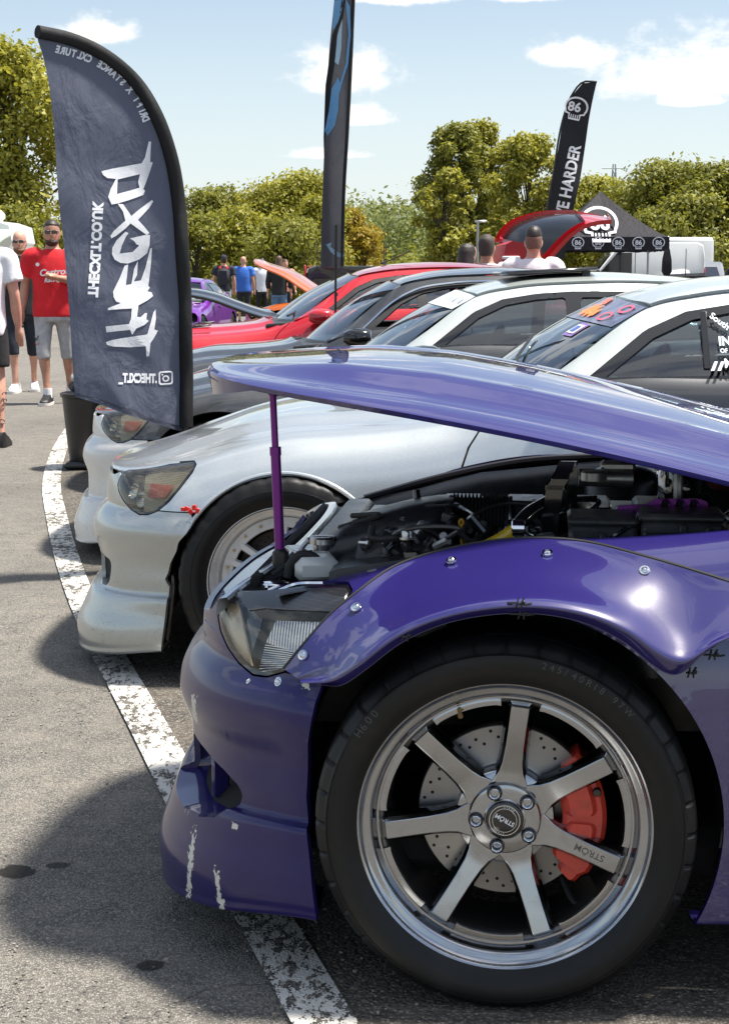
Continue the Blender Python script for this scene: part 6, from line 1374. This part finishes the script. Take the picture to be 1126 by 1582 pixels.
# far wood, read as one mass
rg = np.random.default_rng(5); cl = []
for k in range(150):
    Y = rg.uniform(170, 260); px = rg.uniform(480, 1000); x = (px-563)/FPX*Y; zt = (427-rg.uniform(306, 345))/FPX*Y+CAMH; r = rg.uniform(3.0, 5.2); 
    if px > 640: zt -= 4
    for z in np.arange(zt-r*.8, 0, -r*1.3): cl.append((x+rg.uniform(-1,1), Y+rg.uniform(-1,1), z, r*rg.uniform(.85,1.1)))
wd = leaves(rg, cl, 120000, .52, leafC, None, name='far_wood'); wd['kind'] = 'stuff'; tag(wd, 'distant pale green wood beyond the car park', 'wood')
cl = []
for k in range(120):
    Y = rg.uniform(95, 125); px = rg.uniform(-300, 1450); x = (px-563)/FPX*Y; zt = 2.4+rg.uniform(0, 1.6)
    cl.append((x, Y, zt*.5, zt*.55)); cl.append((x+1, Y, zt*.3, zt*.5))
hg = leaves(rg, cl, 32000, .34, leafB, None, name='back_hedge'); hg['kind'] = 'stuff'; tag(hg, 'low green hedge mass along the back of the car park', 'hedge')
verge = mk('grass_verge', [(-600,90,.004),(600,90,.004),(600,1500,.004),(-600,1500,.004)], [(0,1,2,3)], mat('verge_grass', (.09,.11,.03), .9, var=.5, vscale=.4), None, False); verge['kind'] = 'structure'
# ------------------------------------------------------------------ people
skinA = mat('skin_fair', (.56,.30,.215), .5, var=.12, vscale=14); skinB = mat('skin_tan', (.44,.225,.15), .5, var=.12, vscale=14)
def ell(c, rx, ry, n=14, pw=1.0):
    return [(c[0]+rx*math.copysign(abs(math.cos(q))**pw, math.cos(q)), c[1]+ry*math.copysign(abs(math.sin(q))**pw, math.sin(q)), c[2]) for q in [2*math.pi*k/n for k in range(n)]]
def limb(mb, pts, rr, n=12, sub=3):
    k = len(pts); P = spline(pts, (k-1)*sub+1); r = hermW(np.arange(k).astype(float), np.linspace(0, k-1, (k-1)*sub+1)) @ np.array(rr)
    P = list(P); r = list(r); d0 = (P[0]-P[1]); d0 /= np.linalg.norm(d0); d1 = P[-1]-P[-2]; d1 /= np.linalg.norm(d1)
    P = [P[0]+d0*r[0]*.7, P[0]+d0*r[0]*.4]+P+[P[-1]+d1*r[-1]*.4, P[-1]+d1*r[-1]*.7]; r = [r[0]*.45, r[0]*.85]+r+[r[-1]*.85, r[-1]*.45]; mb.tube(P, r, n)
def fuse_mesh(mb, name, m, parent, vox=.014, smooth=4):
    """one continuous skin over the collected volumes"""
    o = mb.build('tmp', None, None, False); r = o.modifiers.new('r', 'REMESH'); r.mode = 'VOXEL'; r.voxel_size = vox
    s_ = o.modifiers.new('s', 'SMOOTH'); s_.iterations = smooth; s_.factor = .5
    dg = bpy.context.evaluated_depsgraph_get(); dg.update(); me = bpy.data.meshes.new_from_object(o.evaluated_get(dg)); bpy.data.objects.remove(o)
    me.name = name; me.materials.clear(); me.materials.append(m); me.polygons.foreach_set('use_smooth', [True]*len(me.polygons)); return link(bpy.data.objects.new(name, me), parent)
def person(loc, rz, label, h=1.76, skin=skinA, build=1.0, shirt=None, sleeve=.55, shorts=None, leg_len=.50, shoes=None, hair=None, hairstyle='short', beard=None, arms=None, legs=None, glasses=None, cap=None, socks=None, group=None, vox=.014, lean=0.0, headturn=0.0):
    """faces -y before the turn rz; joints are set by arms / legs"""
    t = empty('person', loc, rz); tag(t, label, 'person', group); t.scale = (h/1.76,)*3; B = build
    A = arms or {'l': [(.20,0,1.43),(.255,.02,1.16),(.275,-.05,.90)], 'r': [(-.20,0,1.43),(-.255,.02,1.16),(-.275,-.05,.90)]}
    Lg = legs or {'l': [(.095,0,.92),(.105,-.02,.50),(.11,.03,.09)], 'r': [(-.095,0,.92),(-.105,-.02,.50),(-.11,.03,.09)]}
    TR = [(.86,.150,.105),(.93,.168*B,.115*B),(1.02,.160*B,.112*B),(1.12,.152*B,.112*B),(1.24,.165*B**.7,.118*B**.7),(1.34,.182,.118),(1.42,.178,.100),(1.47,.125,.082),(1.505,.066,.064),(1.56,.058,.060),(1.60,.058,.060)]
    ly = lambda z: -lean*max(0, z-.95)
    body = MB(); body.loft([ell((0, ly(z)+.005, z), rx, ry, 18, .85) for z, rx, ry in TR])
    hx_, hy_ = math.sin(headturn), math.cos(headturn)
    HD = [(1.535,.040,.052,-.012),(1.555,.054,.074,-.012),(1.585,.064,.086,-.006),(1.62,.071,.093,0),(1.66,.075,.097,.004),(1.70,.074,.096,.006),(1.735,.062,.082,.008),(1.758,.038,.052,.010),(1.765,.012,.018,.010)]
    hd = [ell((0, yo+ly(z), z), rx, ry, 18) for z, rx, ry, yo in HD]; body.loft(hd)
    fy = ly(1.64)
    body.loft([[(x, fy+y, z) for x, y, z in ((-.012,-.085,1.665),(.012,-.085,1.665),(.010,-.088,1.67),(-.010,-.088,1.67))], [(x, fy+y, z) for x, y, z in ((-.019,-.088,1.612),(.019,-.088,1.612),(.011,-.116,1.622),(-.011,-.116,1.622))], [(x, fy+y, z) for x, y, z in ((-.016,-.086,1.604),(.016,-.086,1.604),(.008,-.102,1.606),(-.008,-.102,1.606))]])
    for sx in (-1, 1): body.box((sx*.076, fy+.012, 1.635), (.016,.036,.060), (0,0,sx*.3), .006)
    for s_ in ('l', 'r'):
        p = [np.array(q, float)+np.array([0, ly(q[2]), 0]) for q in A[s_]]; limb(body, [p[0], (p[0]+p[1])/2, p[1], p[1]*.55+p[2]*.45, p[2]], [.058,.052,.042,.043,.027])
        d = p[2]-p[1]; d /= np.linalg.norm(d); sx = 1 if s_ == 'l' else -1; sd_ = np.cross(d, np.array([0,1,0])); sd_ = sd_/max(.2, np.linalg.norm(sd_)); pm = p[2]+d*.045
        limb(body, [p[2], pm, p[2]+d*.085], [.026,.036,.032], 10)
        for f_ in range(4):
            o_ = sd_*(-.026+.0175*f_); L_ = (.062,.075,.070,.055)[f_]; b0 = p[2]+d*.085+o_; fw = np.array([0,-.018,0]); limb(body, [b0, b0+d*L_*.55+fw*.4, b0+d*L_+fw*1.4], [.0095,.009,.007], 6)
        tb = p[2]+d*.025+np.array([-sx*.0,-.026,0]); limb(body, [tb, tb+d*.03+np.array([0,-.024,0]), tb+d*.065+np.array([0,-.030,0])], [.012,.011,.008], 6)
        q = [np.array(k_, float) for k_ in Lg[s_]]; limb(body, [q[0], (q[0]+q[1])/2, q[1], q[1]*.6+q[2]*.4+np.array([0,.012,0]), q[2]*.85+q[1]*.15, q[2]], [.086*B**.6,.074*B**.5,.054,.056,.038,.036])
        an = q[2]; body.loft([[(an[0]+x*.042*w_, an[1]+y, max(.012, z)) for x, z in ((-1,.012),(1,.012),(.9,hh_),(-.9,hh_))] for y, w_, hh_ in ((.06,.7,.06),(.03,.9,.10),(-.05,1.0,.08),(-.12,1.05,.05),(-.165,.8,.03))])
    fuse_mesh(body, 'body', skin, t, vox)
    # face details
    for sx in (-1, 1):
        e = MB(); e.lathe([(0,-.004),(.006,-.003),(.009,0)], 10, 'Y', (sx*.030, fy-.087, 1.652)); e.build('eye', mat('eye_dark', (.03,.02,.015), .2), t)
    m_ = MB(); m_.box((0, fy-.0855, 1.583), (.046,.012,.008), None, .003); m_.build('mouth', mat('lips', (.30,.11,.09), .5), t)
    if beard:
        b = MB(); b.loft([ell((0, yo+fy-.012, z), rx*1.06, ry*1.02, 18) for z, rx, ry, yo in ((1.518,.030,.045,-.016),(1.535,.050,.066,-.012),(1.556,.062,.084,-.009),(1.572,.064,.078,.000),(1.600,.068,.050,.025))]); fuse_mesh(b, 'beard', beard, t, .010, 2)
    if hair:
        b = MB()
        lv = {'short': [(1.565,.056,.040,.052),(1.60,.070,.056,.046),(1.63,.077,.068,.036),(1.655,.079,.074,.034),(1.69,.080,.084,.026),(1.712,.078,.096,.012),(1.73,.071,.093,.009),(1.762,.046,.062,.012),(1.775,.016,.024,.012)],
              'crop': [(1.672,.072,.066,.040),(1.690,.077,.094,.014),(1.72,.077,.100,.006),(1.755,.068,.090,.004),(1.785,.044,.060,.002),(1.793,.020,.03,.0)],
              'balding': [(1.610,.072,.050,.052),(1.65,.078,.066,.042),(1.69,.078,.074,.036),(1.725,.064,.058,.038)],
              'long': [(1.36,.105,.050,.085),(1.42,.115,.060,.078),(1.50,.105,.066,.062),(1.58,.094,.080,.040),(1.65,.086,.090,.022),(1.70,.083,.100,.012),(1.745,.068,.086,.010),(1.776,.030,.040,.010)]}[hairstyle]
        b.loft([ell((0, yo+fy, z), rx, ry, 20) for z, rx, ry, yo in lv]); fuse_mesh(b, 'hair', hair, t, .011, 2)
        if hairstyle == 'crop':
            b = MB(); b.loft([ell((0, yo+fy, z), rx, ry, 20) for z, rx, ry, yo in ((1.58,.063,.050,.047),(1.62,.0735,.066,.037),(1.655,.0785,.079,.028),(1.695,.0790,.094,.014))]); fuse_mesh(b, 'hair_fade', mat('hair_fade', (.17,.095,.07), .6, var=.3, vscale=90), t, .011, 2)
    if glasses:
        g = MB()
        for sx in (-1, 1): g.box((sx*.033, fy-.102, 1.652), (.052,.010,.034), (0,0,sx*-.15), .006); g.tube([(sx*.058, fy-.092, 1.658), (sx*.078, fy+.01, 1.655)], .003, 6)
        g.box((0, fy-.105, 1.658), (.02,.006,.008)); g.build('glasses', glasses, t)
    if cap:
        g = MB(); g.loft([ell((0, yo+fy, z), rx, ry, 20) for z, rx, ry, yo in ((1.69,.081,.103,.006),(1.73,.079,.100,.006),(1.765,.058,.072,.008),(1.782,.02,.03,.008))]); g.loft([[(-.06, fy-.08, 1.695),(.06, fy-.08, 1.695),(.06, fy-.08, 1.702),(-.06, fy-.08, 1.702)], [(-.045, fy-.165, 1.685),(.045, fy-.165, 1.685),(.045, fy-.165, 1.691),(-.045, fy-.165, 1.691)]]); g.build('cap', cap, t)
    if shirt:
        b = MB(); k = 1.0
        b.loft([ell((0, ly(z)+.004, z), rx, ry, 20, .85) for z, rx, ry in ((.84,.182*B,.138*B),(.93,.184*B,.136*B),(1.02,.178*B,.132*B),(1.12,.176*B,.132*B),(1.24,.186*B**.7,.136*B**.7),(1.34,.200,.134),(1.42,.194,.114),(1.465,.140,.096),(1.495,.082,.078))])
        for s_ in ('l', 'r'):
            p = [np.array(q, float)+np.array([0, ly(q[2]), 0]) for q in A[s_]]; sx = 1 if s_ == 'l' else -1
            e_ = p[0]+(p[1]-p[0])*min(1, sleeve*1.15)
            pts_ = [p[0]*np.array([.62,1,1])+np.array([0,0,-.005]), p[0]+np.array([sx*.005,0,-.01]), (p[0]+e_)/2+np.array([sx*.008,0,0]), e_+np.array([sx*.012,0,0])]; rr = [.088,.084,.080,.084]
            if sleeve > 1: pts_ += [p[1]*.4+p[2]*.6]; rr = [.085,.076,.066,.058,.050]
            b.tube(spline(pts_, 12), list(np.interp(np.linspace(0, len(rr)-1, 12), range(len(rr)), rr)), 14)
        fuse_mesh(b, 'shirt', shirt, t, vox*.95, 3)
    if shorts:
        b = MB(); b.loft([ell((0, .004, z), rx*B, ry*B, 20, .85) for z, rx, ry in ((.98,.166,.124),(.93,.176,.130),(.86,.178,.132),(.80,.170,.128))])
        for s_ in ('l', 'r'):
            q = [np.array(k_, float) for k_ in Lg[s_]]; zc = leg_len; tt = (q[0][2]-zc)/(q[0][2]-q[1][2]) if zc >= q[1][2] else 1.0
            pts_ = [q[0]+np.array([0,0,-.02]), q[0]+(q[1]-q[0])*tt*.5, q[0]+(q[1]-q[0])*tt]; rr = [.104*B**.6,.100*B**.5,.098]
            if zc < q[1][2]: f_ = (q[1][2]-zc)/(q[1][2]-q[2][2]); pts_.append(q[1]+(q[2]-q[1])*f_); rr = [.104,.088,.074,.066]
            b.tube(spline(pts_, 10), list(np.interp(np.linspace(0, len(rr)-1, 10), range(len(rr)), rr)), 14)
        fuse_mesh(b, 'shorts' if leg_len > .3 else 'trousers', shorts, t, vox*.95, 3)
    for s_ in ('l', 'r'):
        an = np.array(Lg[s_][2], float); turn = .15 if s_ == 'l' else -.15
        if socks: b = MB(); b.tube([(an[0], an[1], .16), (an[0], an[1], .06)], [.044,.046], 12); b.build('sock', socks, t)
        if shoes:
            b = MB(); b.loft([[(an[0]+x*.050*w_+turn*(-y)*.8, an[1]+y, z) for x, z in ((-1,.024),(1,.024),(1.0,hh_*.55),(.7,hh_),(-.7,hh_),(-1.0,hh_*.55))] for y, w_, hh_ in ((.085,.62,.09),(.065,.85,.115),(.0,.92,.115),(-.07,1.0,.085),(-.14,1.06,.065),(-.185,.9,.052),(-.205,.55,.040))]); sh = b.build('shoe', shoes[0], t, True, 50)
            b = MB(); b.loft([[(an[0]+x*.055*w_+turn*(-y)*.8, an[1]+y, z) for x, z in ((-1,.002),(1,.002),(1,.028),(-1,.028))] for y, w_ in ((.092,.62),(.07,.88),(0,.95),(-.07,1.03),(-.14,1.08),(-.19,.9),(-.212,.5))]); b.build('sole', shoes[1], sh, True, 50)
    return t
def gp(px, py): p = ground(px, py); return (p[0], p[1], 0)
blackc = mat('black_cotton', (.016,.016,.018), .9, var=.3, vscale=6, bump=.35, bscale=14); redc = mat('red_cotton', (.60,.012,.020), .85, var=.15, vscale=5, bump=.5, bscale=11); greyc = mat('grey_marl', (.40,.40,.41), .9, var=.15, vscale=18, bump=.5, bscale=12); navyc = mat('navy_cotton', (.020,.024,.038), .9, var=.2, vscale=8, bump=.3, bscale=14)
whitec = mat('white_cotton', (.74,.75,.78), .85, bump=.45, bscale=12); bluec = mat('blue_cotton', (.04,.15,.55), .85, bump=.4, bscale=12); jeans = mat('denim', (.10,.17,.28), .9, var=.3, vscale=12)
hairD = mat('hair_dark', (.022,.015,.011), .45, var=.4, vscale=40, bump=.4, bscale=120); hairB = mat('hair_blond', (.42,.27,.11), .45, var=.3, vscale=40, bump=.4, bscale=120); hairBr = mat('hair_brown', (.10,.055,.03), .45, var=.4, vscale=40); beardR = mat('beard_ginger', (.20,.09,.045), .7, var=.3, vscale=60); shave = mat('hair_cropped', (.05,.038,.032), .7, var=.3, vscale=80)
sh_b = mat('shoe_black', (.012,.012,.013), .5); sh_w = mat('shoe_white', (.62,.62,.60), .5); sole_w = mat('sole_white', (.66,.65,.62), .6)
sungl = mat('sunglass', (.006,.006,.007), .08, coat=.6); clearg = mat('spectacle_frame', (.05,.05,.05), .3)
GP = 'people walking at the show'
pB = person(gp(37,606), R(4), 'bald bearded person in black T-shirt and dark shorts, walking by the motorhome', 1.74, skinA, 1.12, blackc, .62, navyc, .42, (sh_w, sole_w), None, 'short', beardR, glasses=clearg, group=GP,
       arms={'l': [(.20,0,1.43),(.27,.03,1.16),(.27,-.06,.92)], 'r': [(-.20,0,1.43),(-.27,.0,1.16),(-.26,-.10,.93)]}, legs={'l': [(.095,0,.92),(.11,.05,.50),(.10,.20,.12)], 'r': [(-.095,0,.92),(-.09,-.10,.50),(-.07,-.10,.09)]})
pC = person(gp(87,624), R(6), 'bearded person in red T-shirt, sunglasses and grey shorts, partly behind the flag', 1.80, skinB, 1.10, redc, .62, greyc, .44, (sh_b, sole_w), hairD, 'short', mat('beard_brown', (.035,.02,.014), .7), glasses=sungl, group=GP, socks=whitec,
       arms={'l': [(.20,0,1.43),(.27,-.02,1.17),(.06,-.22,1.22)], 'r': [(-.20,0,1.43),(-.27,.03,1.16),(-.30,-.03,.90)]}, legs={'l': [(.095,0,.92),(.12,.04,.50),(.14,.10,.09)], 'r': [(-.095,0,.92),(-.10,-.08,.50),(-.07,-.10,.09)]})
def chest_text(t, st, x, z, size, m, y=-.152, bold=.03, slant=.15, rot=.08):
    V, F = glyph(st, size, bold); mk('shirt_lettering', [(x+v[0]*math.cos(rot)+v[1]*slant, y+.55*max(0, abs(x+v[0])-.07)**1.5, z+v[1]+v[0]*math.sin(rot)) for v in V], F, m, t, False)
chest_text(pC, 'Castrol', -.115, 1.235, .088, white_print, -.172); chest_text(pC, 'Racing', -.07, 1.175, .055, white_print, -.170)
mb = MB(); mb.lathe([(0,-.165),(.018,-.165)], 14, 'Y', (-.13,0,1.345)); mb.build('chest_badge', white_print, pC, False)
mb = MB(); V, F = glyph('V', .07, .02); mk('shorts_logo', [(-.185+v[0]*1.2, -.152, .62+v[1]) for v in V], F, mat('logo_dark', (.05,.05,.06), .6), pC, False); mk('shorts_logo', [(-.175+v[0]*.9, -.152, .575+v[1]*.5) for v in V], F, redp, pC, False)
pA = person(gp(-23,689), R(188), 'blond person in white printed T-shirt and black shorts with tattooed legs, at the left edge', 1.72, skinA, 1.05, whitec, .6, blackc, .60, (sh_b, sh_b), hairB, 'long', group=GP,
       legs={'l': [(.095,0,.92),(.10,-.06,.50),(.11,-.02,.09)], 'r': [(-.095,0,.92),(-.12,.02,.50),(-.13,.10,.09)]})
mb = MB(); mb.lathe([(0,0),(.115,0)], 28, 'Y', (0,-.0,1.24)); bk = mb.build('back_print', mat('print_grey', (.07,.07,.075), .7, var=.9, vscale=30), pA, False)
V_ = [(.115*math.cos(q)*k_, .142+.004, 1.22+.125*math.sin(q)*k_) for k_ in (1, ) for q in [2*math.pi*j/28 for j in range(28)]]
bpy.data.objects.remove(bk)
def back_disc(name, m, x, z, rx, rz_, y): 
    mb = MB(); mb.add([(x+rx*math.cos(q), y, z+rz_*math.sin(q)) for q in [2*math.pi*j/26 for j in range(26)]], [tuple(range(26))]); return mb.build(name, m, pA, False)
back_disc('back_print', mat('print_grey', (.10,.10,.11), .7, var=.9, vscale=25), 0, 1.20, .115, .155, .166); back_disc('print_car', redp, 0, 1.20, .075, .045, .170); back_disc('print_light', white_print, .02, 1.14, .05, .018, .172)
tat = mat('tattoo_ink', (.06,.05,.06), .6)
rg = np.random.default_rng(9)
for k in range(12):
    s_ = 'r'; z = .16+.026*k+rg.uniform(0,.01); c = np.array([-.125,.07,z]) if k % 2 else np.array([.105,-.0,z]); q = rg.uniform(.2, 2.6); th_ = np.linspace(0, rg.uniform(3,6), 12); r_ = .052
    mb = MB(); mb.tube([(c[0]+(r_+.004)*math.cos(q+.35*math.cos(w_)), c[1]+(r_+.004)*math.sin(q+.35*math.cos(w_)), z+.018*math.sin(w_)) for w_ in th_], .004, 5); mb.build('tattoo', tat, pA)
def far(px, ytop, Y, rz, label, h=1.76, **kw): p = at(px, ytop, Y); return person((p[0], Y, 0), R(rz), label, h, vox=.02, **kw)
vest = mat('vest_dark', (.02,.02,.03), .8)
pD = far(346, 392, 45, 180, 'person in dark top and cap with red-strapped backpack, seen from behind', 1.80, shirt=navyc, shorts=greyc, leg_len=.45, shoes=(sh_b, sole_w), hair=hairD, cap=navyc, group=GP)
mb = MB(); mb.box((0,.21,1.22), (.30,.16,.42), None, .06); mb.build('backpack', vest, pD); mb = MB(); mb.box((-.09,.13,1.44), (.07,.20,.09), (0,.3,0), .03); mb.box((.09,.13,1.44), (.07,.20,.09), (0,-.3,0), .03); mb.build('backpack_strap', redc, pD)
far(376, 390, 46, 176, 'bald person in bright blue T-shirt, seen from behind', 1.78, build=1.15, shirt=bluec, shorts=navyc, leg_len=.45, shoes=(sh_b, sole_w), group=GP)
far(431, 386, 40, 178, 'long-haired person in dark top and jeans near the orange bonnet', 1.72, shirt=blackc, sleeve=1.2, shorts=jeans, leg_len=.12, shoes=(sh_b, sole_w), hair=hairBr, hairstyle='long', group=GP)
far(405, 396, 47, 10, 'person in white vest and sunglasses facing the bonnets', 1.74, shirt=whitec, sleeve=.4, shorts=blackc, leg_len=.4, shoes=(sh_b, sole_w), hair=hairD, glasses=sungl, group=GP)
far(441, 398, 48, 20, 'person in salmon top half hidden by the long-haired person', 1.72, shirt=mat('salmon_cotton', (.55,.22,.15), .85), shorts=blackc, leg_len=.4, shoes=(sh_b, sole_w), hair=hairBr, group=GP)
def headz(px, ytop, Y, rz, label, **kw):
    p = at(px, ytop, Y); return person((p[0], Y, 0), R(rz), label, p[2]+.0, group='people standing behind the parked cars', **kw)
headz(824, 354, 15.0, 176, 'person with cropped undercut hair in white T-shirt, seen from behind', shirt=whitec, shorts=navyc, shoes=(sh_b, sole_w), hair=hairD, hairstyle='crop', skin=skinA)
headz(752, 364, 15.3, 165, 'person with thinning short hair in pale T-shirt, seen from behind', shirt=whitec, shorts=navyc, shoes=(sh_b, sole_w), hair=shave, hairstyle='short', skin=skinB)
headz(706, 378, 14.6, 140, 'dark-haired person stooping over the dark car roof', shirt=blackc, shorts=navyc, shoes=(sh_b, sole_w), hair=hairD, hairstyle='long', skin=skinA, lean=.25)
